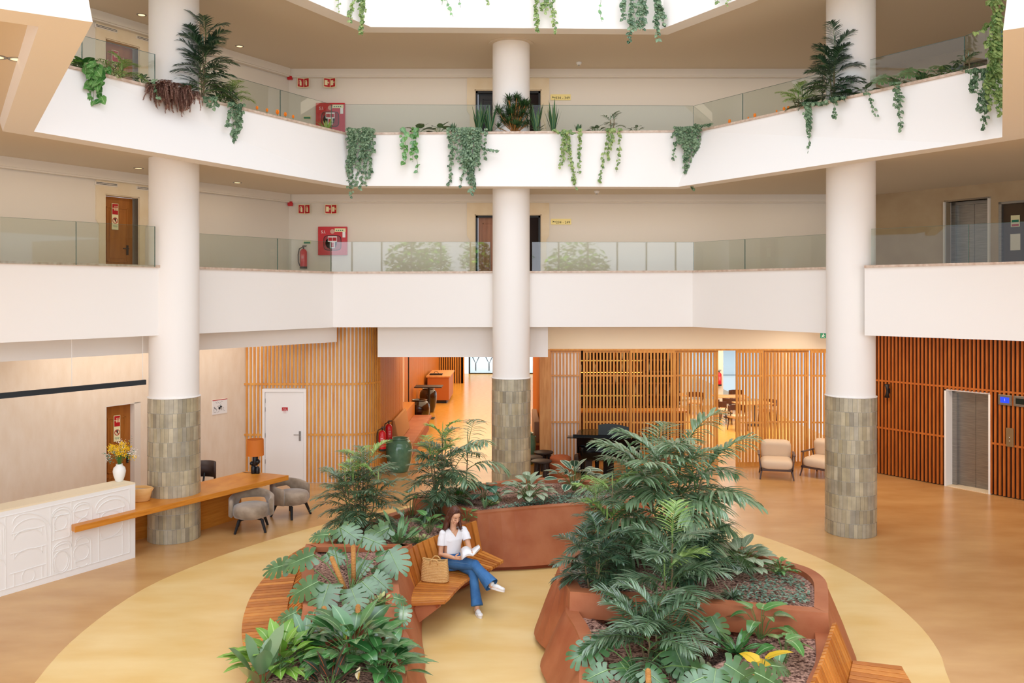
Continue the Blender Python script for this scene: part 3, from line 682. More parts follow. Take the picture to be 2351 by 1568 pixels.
# ---------------------------------------------------------------- bar and dining room behind the screens
struct('wall_dining_back', MB().box(1.15, 3.4, 33, 33.2, 0, C0).box(3.4, 9.6, 33, 33.2, 3.2, C0).box(3.4, 9.6, 33, 33.2, 0, .25).box(6.55, 6.95, 32.9, 33.2, .25, 3.2), mat('dining_white', 'e9efe8', .7), label='pale dining room wall')
struct('wall_dining_right', MB().box(9.6, 9.8, 21.7, 24.5, 0, C0).box(9.6, 9.8, 29.5, 33, 0, C0), CREAM)
struct('window_2', MB().box(3.4, 9.6, 33.1, 33.115, .25, 3.2), GLASS)
struct('wall_bar_back', MB().box(1.15, 5.1, 25.9, 26.1, 0, C0), mat('bar_brown', '3a2412', .7), label='dark wall behind the bar shelves')
bs = thing('bottle_shelf', 'dark bar back shelf seen through the oak screens', 'shelf', (3.2, 25.5, 0))
w = MB()
zs = [.95, 1.3, 1.65, 2.0, 2.35, 2.7]
for x in (1.7, 2.85, 4.0, 4.98): w.box(x, x+.04, 25.45, 25.85, 0, 2.95)
make('upright', w, mat('bar_wood', '5a371c', .4), bs)
w = MB()
for z in zs: w.box(1.7, 5.02, 25.45, 25.85, z, z+.03)
make('shelf_board', w, MATS['bar_wood'], bs); make('cupboard', MB().box(1.74, 4.98, 25.5, 25.85, .02, .9), MATS['bar_wood'], bs)
w = MB()
for z in (1.3, 2.0, 2.35): w.box(1.75, 3.9, 25.47, 25.49, z-.012, z-.003)
make('light_strip', w, mat('led_strip', 'ffd27a', .5, emit=('ffb84a', 4)), bs)
bm_ = [mat('bottle_amber', '8a4a10', .1, spec=.8), mat('bottle_green', '1f4a26', .1, spec=.8), mat('bottle_clear', 'c8c0a0', .1, spec=.8), mat('bottle_dark', '1c1410', .1, spec=.8)]
rnd = random.Random(5); prot = []
for i, m_ in enumerate(bm_):
    prot.append(MB().lathe([(.001, 0), (.036, .002), (.036, .17), (.013, .22), (.013, .28), (.001, .282)], (0, 0, 0), 10))
k = 0; bmesh_cache = {}
words = ['bottom', 'second', 'third', 'fourth', 'fifth', 'top']
names = ['amber', 'green', 'clear', 'dark']
ORD = 'first second third fourth fifth sixth seventh eighth ninth tenth eleventh twelfth thirteenth fourteenth fifteenth'.split()
for si, z in enumerate(zs):
    nb_ = 0
    for x in [1.85+.21*j for j in range(15)]:
        if any(abs(x-q) < .07 for q in (1.72, 2.87, 4.02, 5.0)): continue
        c = rnd.randrange(4)
        if c not in bmesh_cache:
            o = make('bottle', prot[c], bm_[c], smooth=True); bmesh_cache[c] = o
        else: o = bmesh_cache[c].copy(); C.objects.link(o)
        o.location = (x+rnd.uniform(-.02, .02), 25.66, z+.03)
        nb_ += 1
        tag(o, '%s glass bottle, %s from the left on the %s bar shelf' % (names[c], ORD[nb_-1], words[si]), 'bottle', '%s bottles on the %s bar shelf' % (names[c], words[si]))
cn = thing('bar_counter', 'wooden bar counter in front of the bottle shelves', 'counter', (3.2, 23.9, 0))
make('counter_top', MB().box(1.9, 4.9, 23.6, 24.2, 1.05, 1.1), DESKW, cn, bevel=.005); make('counter_body', MB().box(1.95, 4.85, 23.7, 24.15, 0, 1.05), MATS['bar_wood'], cn)
def dining_chair(loc, rz, lab):
    r = thing('dining_chair', lab, 'chair', loc, rz, 'dining chairs beyond the oak screens')
    wm = MATS.get('walnut') or mat('walnut', '5a3420', .45)
    make('seat', MB().cbox((0, 0, .44), (.5, .48, .1)), MATS.get('beige_fabric') or mat('beige_fabric', 'd9b48a', .85), r, world=False, bevel=.03)
    w = MB(); w.loft([[V(.27*math.sin(a), .27*math.cos(a), z) for z in (.6, .78)]+[V(.31*math.sin(a), .31*math.cos(a), z) for z in (.78, .6)] for a in [math.radians(q) for q in range(-90, 91, 15)]], 0, True, True)
    make('backrest', w, wm, r, world=False)
    for sx in (-1, 1):
        for sy in (-1, 1): make('leg', MB().tube([(sx*.2, sy*.19, .4), (sx*.23, sy*.22, 0)], [.024, .016], 6), wm, r, world=False)
        make('arm_post', MB().tube([(sx*.27, .0, .6), (sx*.22, .05, .4)], .018, 6), wm, r, world=False)
    return r
dc = dining_chair((7.05, 28.4, 0), math.radians(100), 'beige dining chair seen through the gap between the screens')
spots = [(7.5, 29.2, 200), (7.2, 27.1, 20), (8.6, 28.6, -80), (5.6, 29.5, 10), (5.9, 31.2, 170), (6.6, 30.6, -20), (8.3, 31.3, 40), (4.6, 28.6, 60)]
sl = ['beige dining chair behind the round gap table', 'walnut dining chair right of the gap behind a screen', 'dining chair farthest right beyond the screens', 'dining chair beyond the screen left of the gap', 'dining chair near the bright back windows', 'white cushioned dining chair left of the gap table', 'dining chair by the back window at right', 'dining chair beside the bar end']
for (x, y, a), l in zip(spots, sl): dup(dc, (x, y, 0), math.radians(a), l)
def dtable(loc, lab):
    r = thing('dining_table', lab, 'table', loc, 0, 'dining tables beyond the oak screens')
    make('table_top', MB().cbox((0, 0, .735), (1.2, .8, .03)), OAKL, r, world=False, bevel=.01)
    make('pedestal', MB().tube([(0, 0, .72), (0, 0, .02)], .04, 8).lathe([(.001, 0), (.25, 0), (.25, .02), (.001, .025)], (0, 0, 0), 20), DARKM, r, world=False); return r
dt = dtable((7.7, 29.9, 0), 'pale wood table seen through the gap between the screens'); dup(dt, (8.0, 28.1, 0), .2, 'pale wood table behind the narrow screen'); dup(dt, (5.6, 30.4, 0), 0, 'pale wood table left of the gap')
# ---------------------------------------------------------------- white reception counter with relief
fa, fb = V(-7.40, 12.27, 0), V(-6.25, 14.09, 0); ct = (fb-fa).normalized(); cn_ = V(ct.y, -ct.x, 0)
rc = thing('reception_counter', 'white reception counter with arched relief carving at the left edge', 'counter', tuple(fb))
fa2 = fa-ct*2.5
P4 = [fa2, fb, fb-cn_*.4, fa2-cn_*.4]
RELM = mat('counter_stone', 'efece8', .7)
make('body', MB().prism([(p.x, p.y) for p in P4], 0, 1.22), RELM, rc)
Q4 = [fa2+cn_*.0, fb+cn_*.0, fb-cn_*.42, fa2-cn_*.42]
make('top', MB().prism([(p.x, p.y) for p in Q4], 1.22, 1.245), mat('cream_top', 'f0dfbf', .5), rc)
def onf(x, y):                       # point on the counter front
    px, py = x/5.228, 1080+y/5.228
    d = V((px-CX)/F, 1, -(py-HY)/F); o = V(0, 0, H); t = (fa-o).dot(cn_)/d.dot(cn_); return o+d*t
rel = MB()
def rib(pts, w=.009, h=.007):
    for a, b in zip(pts, pts[1:]):
        t = (b-a); L = t.length
        if L < 1e-4: continue
        t /= L; n = cn_.cross(t)*w/2; a_ = a-t*w*.08; b_ = b+t*w*.08
        vs = [a_-n, b_-n, b_+n, a_+n]; rel.add([v+cn_*.0 for v in vs]+[v+cn_*h for v in vs], [(4, 5, 6, 7), (0, 1, 5, 4), (1, 2, 6, 5), (2, 3, 7, 6), (3, 0, 4, 7)])
def arc(L, T, R, n=32):
    L, T, R = onf(*L), onf(*T), onf(*R); c = (L+R)/2; rib([c+(L-c)*math.cos(math.pi*i/n)+(T-c)*math.sin(math.pi*i/n) for i in range(n+1)])
def ell(cx, cy, rx, ry, n=44):
    c = onf(cx, cy); a = onf(cx+rx, cy-rx*.24)-c; b = onf(cx, cy-ry)-c; rib([c+a*math.cos(2*math.pi*i/n)+b*math.sin(2*math.pi*i/n) for i in range(n+1)])
def ln(a, b): rib([onf(*a), onf(*b)])
for a in [((150, 650), (380, 517), (603, 690)), ((155, 745), (370, 577), (545, 680)), ((170, 830), (340, 705), (500, 775)), ((175, 1070), (340, 940), (505, 985)),
          ((618, 570), (735, 437), (852, 510)), ((635, 560), (735, 468), (830, 520)), ((635, 960), (760, 848), (855, 915)), ((640, 975), (755, 880), (830, 930)),
          ((880, 480), (990, 380), (1100, 450)), ((890, 500), (985, 408), (1075, 455)), ((890, 500), (975, 568), (1050, 500)), ((910, 860), (1000, 787), (1090, 850)), ((905, 905), (985, 812), (1070, 860)),
          ((905, 1090), (960, 1160), (1050, 1110)), ((1145, 460), (1370, 298), (1550, 440)), ((1160, 515), (1340, 350), (1495, 435)), ((1210, 600), (1330, 480), (1465, 560)), ((1210, 760), (1320, 805), (1465, 660)),
          ((-140, 700), (-40, 610), (55, 700)), ((-140, 1160), (-40, 1060), (55, 1130))]: arc(*a)
for a in [(340, 1265, 75, 85), (730, 625, 75, 90), (735, 1090, 78, 120), (735, 1100, 100, 135), (1000, 640, 70, 70), (975, 985, 92, 95)]: ell(*a)
for a in [((65, 560), (68, 1420)), ((605, 440), (610, 1265)), ((140, 768), (530, 668)), ((165, 760), (168, 830)), ((125, 1005), (300, 965)), ((385, 940), (555, 895)), ((555, 895), (558, 1275)), ((165, 1000), (168, 1070)),
          ((500, 690), (505, 770)), ((505, 910), (505, 985)), ((120, 1248), (310, 1195)), ((375, 1170), (555, 1120)), ((165, 1245), (168, 1400)), ((505, 1145), (507, 1290)), ((545, 680), (562, 840)), ((635, 560), (830, 518)),
          ((660, 730), (805, 690)), ((615, 850), (870, 780)), ((618, 570), (618, 845)), ((835, 520), (835, 795)), ((650, 570), (650, 840)), ((855, 375), (860, 1200)), ((640, 978), (830, 928)), ((635, 975), (640, 1260)),
          ((890, 500), (1075, 455)), ((882, 500), (890, 670)), ((1100, 450), (1100, 590)), ((890, 912), (1070, 862)), ((905, 1100), (1055, 1050)), ((1090, 850), (1095, 1125)), ((1160, 518), (1495, 432)), ((1190, 845), (1470, 768)),
          ((1185, 520), (1188, 1100)), ((1470, 440), (1470, 1010)), ((1550, 440), (1555, 990)), ((0, 565), (1555, 215)), ((0, 1445), (1555, 985)), ((1555, 215), (1555, 440)), ((15, 720), (20, 1010)), ((45, 700), (48, 1000))]: ln(*a)
make('relief', rel, RELM, rc)
# ---------------------------------------------------------------- oak desk slab through the column
dk = thing('reception_desk', 'long oak slab desk running through the left tiled column', 'desk', (-5.5, 15.2, 0))
FL, FR, BR = PZ(172, 1209, .8), PZ(663, 1091, .8), PZ(566, 1081.5, .8); bdir = (FR-FL).normalized()
BL = BR-bdir*2.6+V(.05, -.1, 0); KL = FL+V(-.35, .35, 0)
make('desk_top', MB().prism([(p.x, p.y) for p in (FL, FR, BR, BL, KL)], .705, .8), DESKW, dk, bevel=.006)
s0, s1 = PZ(458, 1219), PZ(554, 1188)
make('side_panel', MB().wall(s0, s1, .06, 0, .705), DESKW, dk); make('side_panel', MB().wall(V(-6.95, 14.75, 0), V(-6.45, 15.35, 0), .06, 0, .705), DESKW, dk)
# office chair
oc = thing('office_chair', 'dark brown shell chair behind the oak desk', 'chair', (-6.3, 17.25, 0))
w = MB(); w.loft([[V(-6.3+.27*math.sin(a), 17.25+.2*math.cos(a)*1, z) for z in (.62, .75, .95)] for a in [math.radians(q) for q in range(-100, 101, 20)]])
make('backrest', w, mat('dark_walnut', '3c2c28', .4), oc, smooth=True, solid=.025)
make('seat', MB().cbox((-6.3, 17.2, .46), (.48, .46, .06)), MATS['dark_walnut'], oc, bevel=.02)
make('pedestal', MB().tube([(-6.3, 17.2, .44), (-6.3, 17.2, .05)], .03, 8).lathe([(.001, .01), (.26, .01), (.26, .03), (.05, .06)], (-6.3, 17.2, 0), 16), DARKM, oc)
make('back_support', MB().tube([(-6.3, 17.4, .7), (-6.3, 17.3, .45)], .02, 6), DARKM, oc)
# vase with flowers
vb = PZ(274, 1105, 1.245); v = thing('flower_vase', 'white ceramic vase standing on the white reception counter', 'vase', tuple(vb))
make('body', MB().lathe([(.001, 0), (.052, 0), (.06, .01), (.09, .1), (.102, .17), (.09, .23), (.058, .26), (.05, .275), (.055, .29), (.045, .29), (.042, .26)], vb, 28), mat('vase_ceramic', 'f3f0ea', .45), v, smooth=True)
fl = thing('flower_bunch', 'bunch of yellow and white flowers with eucalyptus in the white vase', 'flowers', (vb.x, vb.y, vb.z+.25))
rnd = random.Random(3); st = MB(); ye = MB(); wh = MB(); eu = MB()
for i in range(34):
    a = rnd.uniform(0, 6.28); sp = rnd.uniform(.02, .24); hgt = rnd.uniform(.42, .62)-sp*.5
    tip = vb+V(sp*math.cos(a)*1.1, sp*math.sin(a)*.8, hgt+.05); st.tube([vb+V(0, 0, .24), vb+V(sp*.3*math.cos(a), sp*.3*math.sin(a), .38), tip], .003, 4)
    tgt = ye if i % 2 else wh
    for k in range(26 if i % 2 else 20):
        o = V(rnd.gauss(0, .028), rnd.gauss(0, .028), rnd.gauss(0, .03)); tgt.ball(tip+o, rnd.uniform(.006, .012) if i % 2 else rnd.uniform(.004, .008), 5, 3)
for i in range(9):
    a = rnd.uniform(0, 6.28); tip = vb+V(.27*math.cos(a), .2*math.sin(a), rnd.uniform(.35, .66))
    for k in range(9):
        p = vb.lerp(tip, .55+.05*k)+V(0, 0, .1); n = V(rnd.uniform(-1, 1), rnd.uniform(-1, 1), rnd.uniform(-.3, .6)).normalized()*.035; q = n.cross(V(0, 0, 1)).normalized()*.016
        eu.add([p, p+n*.5+q, p+n, p+n*.5-q], [(0, 1, 2, 3)])
make('stems', st, mat('flower_stem', '4e7a36', .6), fl); make('yellow_blossoms', ye, mat('yellow_petal', 'f2c41c', .6), fl)['label'] = 'yellow blossom clusters'
make('white_blossoms', wh, mat('white_petal', 'f5efe0', .6), fl)['label'] = 'small white blossoms'; make('eucalyptus_leaves', eu, mat('eucalyptus', '6e8f78', .6), fl)
# wooden bowl
bb = PZ(318, 1150, .8); bo = thing('wooden_bowl', 'pale wooden oval bucket on the oak desk beside the column', 'bowl', tuple(bb))
make('body', MB().lathe([(.001, 0), (.15, 0), (.165, .02), (.21, .22), (.2, .235), (.19, .22), (.15, .06), (.001, .05)], bb, 32, sx=1.15, sy=.75), mat('bowl_wood', 'e0a860', .5, noise=(4, (1, 1, 3), 4), col2='eabb7c'), bo, smooth=True)
make('rim_handle', MB().tube([bb+V(.225, 0, .2), bb+V(.26, 0, .23), bb+V(.225, 0, .17)], .01, 6), MATS['bowl_wood'], bo)
make('lining', MB().lathe([(.175, .19), (.001, .185)], bb, 28, sx=1.15, sy=.75), mat('bowl_metal', 'c9ccd2', .3, metal=.6), bo)
# table lamp
lb = PZ(586, 1087, .8); la = thing('table_lamp', 'table lamp with orange drum shade and black sculpted base on the desk', 'lamp', tuple(lb))
w = MB().lathe([(.001, 0), (.045, 0), (.05, .02), (.05, .13), (.035, .165), (.001, .17)], lb+V(-.035, 0, 0), 18).lathe([(.001, 0), (.04, 0), (.043, .02), (.043, .1), (.03, .14), (.001, .145)], lb+V(.05, -.01, 0), 18)
w.ball(lb+V(-.065, 0, .2), .045).ball(lb+V(.045, -.01, .235), .055).lathe([(.001, .15), (.05, .16), (.055, .2), (.055, .33), (.05, .345), (.001, .345)], lb, 20)
make('base', w, mat('black_ceramic', '15181c', .3), la, smooth=True)
make('neck', MB().tube([lb+V(0, 0, .34), lb+V(0, 0, .42)], .014, 8), GOLD, la)
make('lamp_shade', MB().lathe([(.168, .36), (.162, .68), (.158, .68), (.164, .36)], lb, 40), mat('orange_shade', 'c06a22', .7, emit=('c06a22', .12)), la, smooth=True, auto=50)
make('shade_disc', MB().lathe([(.001, .37), (.164, .37)], lb, 30), GOLD, la)
make('cord', MB().tube([lb+V(-.06, .02, .01), lb+V(-.2, .06, .008), lb+V(-.28, .1, .008)], .004, 5), DARKM, la)
# map poster, linear pendant
p = on_left(487); q = on_left(521); M, wd = up_T(p, q, 0); pz = lambda px, py: H-(py-HY)*on_left(px).y/F
z0, z1 = pz(504, 950), pz(504, 917)
po = thing('map_poster', 'small white wall map with red heading on the linen wall', 'poster', (p.x, p.y, z0))
make('sheet', MB().box(0, wd, -.012, -.001, z0, z1, 0, M), WH, po); make('heading', MB().box(0, wd, -.014, -.012, z1-.015, z1, 0, M), REDS, po)
w = MB(); rnd = random.Random(9)
for i in range(22):
    a = V(rnd.uniform(.03, wd-.03), -.015, rnd.uniform(z0+.05, z1-.04)); b = a+V(rnd.uniform(-.08, .08), 0, rnd.uniform(-.06, .06)); b.x = min(max(b.x, .02), wd-.02); b.z = max(z0+.03, min(b.z, z1-.03)); w.tube([M @ a, M @ b], .002, 4)
w.ball(M @ V(wd*.45, -.012, z0+.13), (.03, .02, .03)).ball(M @ V(wd*.55, -.012, z0+.16), (.03, .02, .02))
make('map_drawing', w, BLK, po)
pa, pb = PY(332, 873, 15.0), PY(0, 909, 13.0); pc = ext(pa, pb, 3); pc.z = pb.z
pe = thing('linear_pendant', 'long thin black linear pendant lamp hanging over the reception', 'lamp', tuple(pa))
w = MB(); w.wall(pa, pc, .05, pb.z-.04, pb.z+.045); w2 = MB()
make('bar', w, CHAR, pe)
for px, py in ((327, 868), (153, 884), (-60, 906)):
    t = pa.lerp(pb, (332-px)/332.); w2.tube([(t.x, t.y, pb.z+.04), (t.x, t.y, C0)], .004, 5)
make('suspension_wire', w2, WH, pe)
# ---------------------------------------------------------------- barrel chairs
TAUPE = mat('taupe_velvet', '7b6853', .8, noise=(4, (1, 1, 1), 6), col2='b09c86', sheen=.6, bump=(200, .15)); BKW = mat('black_wood', '17181b', .4)
def barrel(loc, rz, lab):
    r = thing('barrel_chair', lab, 'chair', loc, rz, 'taupe barrel chairs by the oak desk')
    make('seat', MB().lathe([(.001, .25), (.26, .25), (.31, .27), (.335, .33), (.335, .41), (.31, .46), (.24, .485), (.001, .495)], (0, -.02, 0), 36), TAUPE, r, smooth=True, world=False)
    rows = []
    for q in range(-112, 113, 7):
        a = math.radians(q); c = abs(q)/112; k = max(0, min(1, (1-c/.62)/.5)); k = k*k*(3-2*k)
        zb = .27+.25*k; zt = .56+.13*math.cos(a*.7)
        if c > .86: zb = .27; 
        ri, ro = .335, .405
        rows.append([V(rr*math.sin(a), rr*math.cos(a), z) for rr, z in ((ri, zb+.02), (ri, zt-.03), (ri+.035, zt), (ro, zt-.03), (ro, zb+.02), (ri+.035, zb))])
    make('backrest', MB().loft(rows, 0, True, True), TAUPE, r, smooth=True, world=False)
    for sx in (-1, 1):
        for sy in (-1, 1):
            make('leg', MB().tube([(sx*.2, sy*.2, .235), (sx*.27, sy*.27, 0)], [.03, .022], 8), BKW, r, world=False)
    make('cross_base', MB().tube([(-.2, -.2, .225), (0, 0, .24), (.2, .2, .225)], .022, 6).tube([(-.2, .2, .225), (0, 0, .24), (.2, -.2, .225)], .022, 6), BKW, r, world=False)
    return r
b1_ = barrel((-4.83, 15.75, 0), math.radians(12), 'taupe velvet barrel chair nearest the oak desk'); dup(b1_, (-4.36, 16.75, 0), math.radians(62), 'taupe velvet barrel chair beside the palm, turned sideways')
# ---------------------------------------------------------------- cream armchairs
CREAMF = mat('cream_fabric', 'ead4ba', .85, bump=(120, .1)); GREYW = mat('grey_brown_wood', '5e4a44', .4)
def armchair(loc, rz, lab):
    r = thing('armchair', lab, 'chair', loc, rz, 'cream armchairs before the oak screens')
    w = MB(); n = 10
    def cushion(cx, cy, cz, sx, sy, sz, T=None, pw=.35):
        mb = MB(); rows = []
        for i in range(13):
            a = -math.pi/2+math.pi*i/12; ca, sa = math.copysign(abs(math.cos(a))**pw, math.cos(a)), math.copysign(abs(math.sin(a))**.7, math.sin(a))
            row = []
            for j in range(32):
                b = 2*math.pi*j/32; row.append(V(sx*ca*math.copysign(abs(math.cos(b))**.4, math.cos(b)), sy*ca*math.copysign(abs(math.sin(b))**.4, math.sin(b)), sz*sa))
            rows.append(row)
        if T is not None: rows = [[T @ p for p in q] for q in rows]
        return mb.loft([[V(cx, cy, cz)+p for p in q] for q in rows], 0, True, False)
    make('seat_cushion', cushion(0, -.02, .34, .365, .37, .13), CREAMF, r, smooth=True, world=False)
    T = Matrix.Rotation(math.radians(-70), 4, 'X')
    make('back_cushion', cushion(0, .28, .6, .35, .26, .12, T), CREAMF, r, smooth=True, world=False)
    make('seat_frame', MB().box(-.36, .36, -.36, -.32, .2, .25).box(-.36, .36, .3, .34, .2, .25).box(-.37, -.33, -.36, .34, .2, .25).box(.33, .37, -.36, .34, .2, .25), GREYW, r, world=False)
    make('back_frame', MB().tube([(-.33, .33, .24), (-.33, .44, .72)], .018, 6).tube([(.33, .33, .24), (.33, .44, .72)], .018, 6).tube([(-.33, .43, .7), (.33, .43, .7)], .016, 6), GREYW, r, world=False)
    for s in (-1, 1):
        make('leg', MB().tube([(s*.34, -.33, .22), (s*.38, -.38, 0)], [.024, .016], 6), GREYW, r, world=False); make('leg', MB().tube([(s*.34, .32, .22), (s*.38, .42, 0)], [.024, .016], 6), GREYW, r, world=False)
        make('armrest', MB().cbox((s*.4, .02, .56), (.055, .56, .025)).tube([(s*.4, -.2, .55), (s*.36, -.3, .22)], .017, 6).tube([(s*.4, .25, .55), (s*.36, .3, .22)], .017, 6), GREYW, r, world=False)
    return r
ac = armchair((6.3, 20.25, 0), math.radians(-15), 'cream armchair standing fully in view before the screens'); dup(ac, (7.45, 20.35, 0), math.radians(-48), 'cream armchair half hidden behind the right column')
# ---------------------------------------------------------------- grand piano
pn = thing('grand_piano', 'black glossy grand piano before the oak screens', 'piano', (2.3, 20.2, 0), math.radians(-8))
def outline(s=1.0):
    pts = [(-.74, -.35), (.74, -.35), (.74, .25)]
    for t in range(0, 11):
        u = t/10; pts.append((.74-.62*u-.1*math.sin(u*3.14), .25+.75*u**1.3+.0))
    pts += [(-.2, 1.12), (-.5, 1.14), (-.68, 1.02), (-.74, .8)]
    return pts
# (the long side stays clear of the screens behind)
ol = [(x, -.35+(y+.35)*.8) for x, y in outline()]
make('case', MB().prism(ol, .62, .98), BLACKG, pn, world=False)
make('lid', MB().prism([(x*1.02, y*1.01) for x, y in ol], .985, 1.005), BLACKG, pn, world=False)
w = MB(); rows = []
for i in range(17):
    x = -.7+1.4*i/16; b = -.35-.2*(math.sin(math.pi*i/16)**.5)
    rows.append([V(x, -.3, .8), V(x, b+.03, .79), V(x, b, .76), V(x, b, .6), V(x, b+.06, .5), V(x, -.2, .42)])
make('keyboard_cover', MB().loft(rows, 0, False), BLACKG, pn, smooth=True, world=False, solid=.02)
make('front_lid', MB().cbox((-.2, -.42, 1.01), (1.5, .3, .018)).cbox((-.15, -.36, 1.035), (1.35, .03, .05)), BLACKG, pn, world=False)
w = MB(); w.prism([(-.36, 0), (.36, 0), (.36, .2), (.2, .24), (0, .27), (-.2, .27), (-.36, .24)], 0, .02); w.xf(Matrix.Translation((.12, -.2, 1.03)) @ Matrix.Rotation(math.radians(80), 4, 'X'))
make('music_desk', w, BLACKG, pn, world=False)
for x, y in ((-.6, -.22), (.6, -.22), (-.3, .6)): make('leg', MB().tube([(x, y, .6), (x, y, .06)], [.07, .045], 10).ball((x, y, .04), .04), BLACKG, pn, world=False)
make('pedal_lyre', MB().cbox((0, -.1, .35), (.25, .06, .55)).cbox((0, -.18, .06), (.3, .2, .04)), BLACKG, pn, world=False)
for x in (-.08, 0, .08): make('pedal', MB().cbox((x, -.33, .06), (.035, .16, .01)), GOLD, pn, world=False)
# ---------------------------------------------------------------- stools, poufs
DW = mat('dark_brown_wood', '2b2220', .5)
def stool(loc, lab, h=.46):
    r = thing('round_stool', lab, 'stool', loc, 0, 'dark round stools beside the middle column')
    make('seat', MB().lathe([(.001, h-.05), (.21, h-.05), (.245, h-.03), (.245, h-.01), (.23, h), (.001, h)], (0, 0, 0), 30), DW, r, smooth=True, auto=40, world=False)
    for k in range(4):
        a = k*1.571+.5; make('leg', MB().tube([(.13*math.cos(a), .13*math.sin(a), h-.04), (.17*math.cos(a), .17*math.sin(a), 0)], [.055, .04], 8), DW, r, world=False)
    return r
s_ = stool(tuple(PZ(1243, 1102)), 'front dark round stool of the three beside the column'); dup(s_, tuple(PZ(1223, 1092)), .3, 'middle dark round stool half behind the column'); dup(s_, tuple(PZ(1248, 1079)), .8, 'rear dark round stool with the highest looking top')
OR = mat('orange_boucle', 'b8643a', .9, bump=(150, .4))
def pouf(loc, lab):
    r = thing('pouf', lab, 'pouf', loc, 0, 'orange round poufs beside the piano')
    make('base', MB().lathe([(.001, 0), (.24, 0), (.26, .03), (.26, .16), (.245, .185)], (0, 0, 0), 36), OR, r, smooth=True, world=False)
    make('cushion', MB().lathe([(.245, .185), (.265, .21), (.265, .34), (.245, .36), (.262, .38), (.255, .44), (.2, .475), (.001, .49)], (0, 0, 0), 36), OR, r, smooth=True, world=False); return r
pf = pouf(tuple(PZ(1287, 1092)), 'orange boucle pouf between the dark stools and the piano'); dup(pf, (3.6, 20.75, 0), 0, 'orange boucle pouf right of the piano behind the palm')
gp = thing('grey_pouf', 'low dark grey cube pouf in front of the slatted panel', 'pouf', (1.75, 20.9, 0)); make('cushion', MB().cbox((1.75, 20.9, .2), (.42, .4, .4)), mat('dark_grey_fabric', '5b524c', .9), gp, bevel=.05)
# ---------------------------------------------------------------- jars
def jar(name, lab, loc, r, h, m, ropes=False, grp=None):
    o = thing(name, lab, 'jar', loc, 0, grp); P = [(.001, 0), (.66, 0), (.72, .02), (.86, .22), (.98, .5), (1, .68), (.95, .82), (.78, .92), (.66, .95), (.66, .965), (.74, .975), (.76, .99), (.72, 1.0), (.6, .99), (.58, .93), (.001, .7)]
    make('body', MB().lathe([(a*r, b*h) for a, b in P], Vector(loc), 40), m, o, smooth=True)
    w = MB()
    for a in ((-.4,) if ropes else (-.4, 1.4, 2.9)):
        c = Vector(loc)+V(r*.93*math.cos(a), r*.93*math.sin(a), h*.86); w.tube([c+V(-.03, 0, .02), c+V(.02*math.cos(a), .02*math.sin(a), .035), c+V(.03, 0, .0)], .01, 6)
    make('lug', w, m if not ropes else GOLD, o); return o
GRN = mat('green_glaze', '4f7a60', .14, noise=(9, (1, 1, 1), 5), col2='5f8a6c', coat=.4); BRN = mat('brown_glaze', '150905', .1, noise=(3, (1, 1, 1), 4), col2='2a130a', coat=.6)
jar('glazed_jar', 'large green glazed jar beside the fire extinguishers', (-2.78, 20.9, 0), .33, .82, GRN, True)
jar('glazed_jar', 'green glazed jar peeking out behind the middle column', (.38, 21.8, 0), .24, .8, GRN)
jar('glazed_jar', 'nearer dark brown glazed jar at the passage wall', (-3.05, 27.9, .02), .35, .86, BRN, False, 'dark brown glazed jars along the passage')
jar('glazed_jar', 'farther dark brown glazed jar behind the tall side table', (-3.08, 31.2, .02), .32, .86, BRN, False, 'dark brown glazed jars along the passage')
# passage bench, side table, cabinet
pbn = thing('passage_bench', 'terracotta stone bench built along the passage wall', 'bench', (-2.9, 24, 0))
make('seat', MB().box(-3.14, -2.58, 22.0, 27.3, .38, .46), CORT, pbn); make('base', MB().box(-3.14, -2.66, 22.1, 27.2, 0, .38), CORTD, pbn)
make('back_cushion', MB().add([V(-3.13, 22.2, .46), V(-2.95, 22.2, .46), V(-3.13, 22.2, 1.05), V(-3.07, 22.2, 1.05), V(-3.13, 24.6, .46), V(-2.95, 24.6, .46), V(-3.13, 24.6, 1.05), V(-3.07, 24.6, 1.05)], [(0, 1, 3, 2), (4, 6, 7, 5), (1, 5, 7, 3), (2, 3, 7, 6), (0, 2, 6, 4), (0, 4, 5, 1)]), mat('tan_cushion', 'b98a5a', .9), pbn, bevel=.03)
rb = thing('passage_bench', 'wooden bench with grey cushion glimpsed right of the middle column', 'bench', (.5, 23, 0))
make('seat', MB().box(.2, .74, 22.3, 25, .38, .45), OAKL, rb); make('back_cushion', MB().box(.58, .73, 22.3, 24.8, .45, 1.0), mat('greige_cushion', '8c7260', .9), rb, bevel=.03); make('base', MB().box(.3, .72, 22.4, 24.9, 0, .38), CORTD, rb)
st_ = thing('side_table', 'tall slim dark square side table before the brown jars', 'table', (-2.95, 29.6, 0))
make('table_top', MB().cbox((-2.9, 29.6, 1.12), (.95, .7, .03)), DW, st_); make('pole', MB().tube([(-2.9, 29.6, 1.1), (-2.9, 29.6, .02)], .045, 8), DARKM, st_); make('foot', MB().cbox((-2.9, 29.6, .012), (.4, .4, .024)), DARKM, st_)
cb = thing('concierge_desk', 'reddish wood desk with pale top deep in the passage', 'desk', (-2.9, 34.5, 0))
make('desk_top', MB().box(-3.4, -2.45, 33.6, 36.2, 1.03, 1.08), OAKL, cb); make('body', MB().box(-3.35, -2.5, 33.65, 36.15, .12, 1.03), mat('red_panel', 'b4662c', .45), cb); make('plinth', MB().box(-3.3, -2.6, 33.7, 36.1, 0, .12), DARKM, cb)
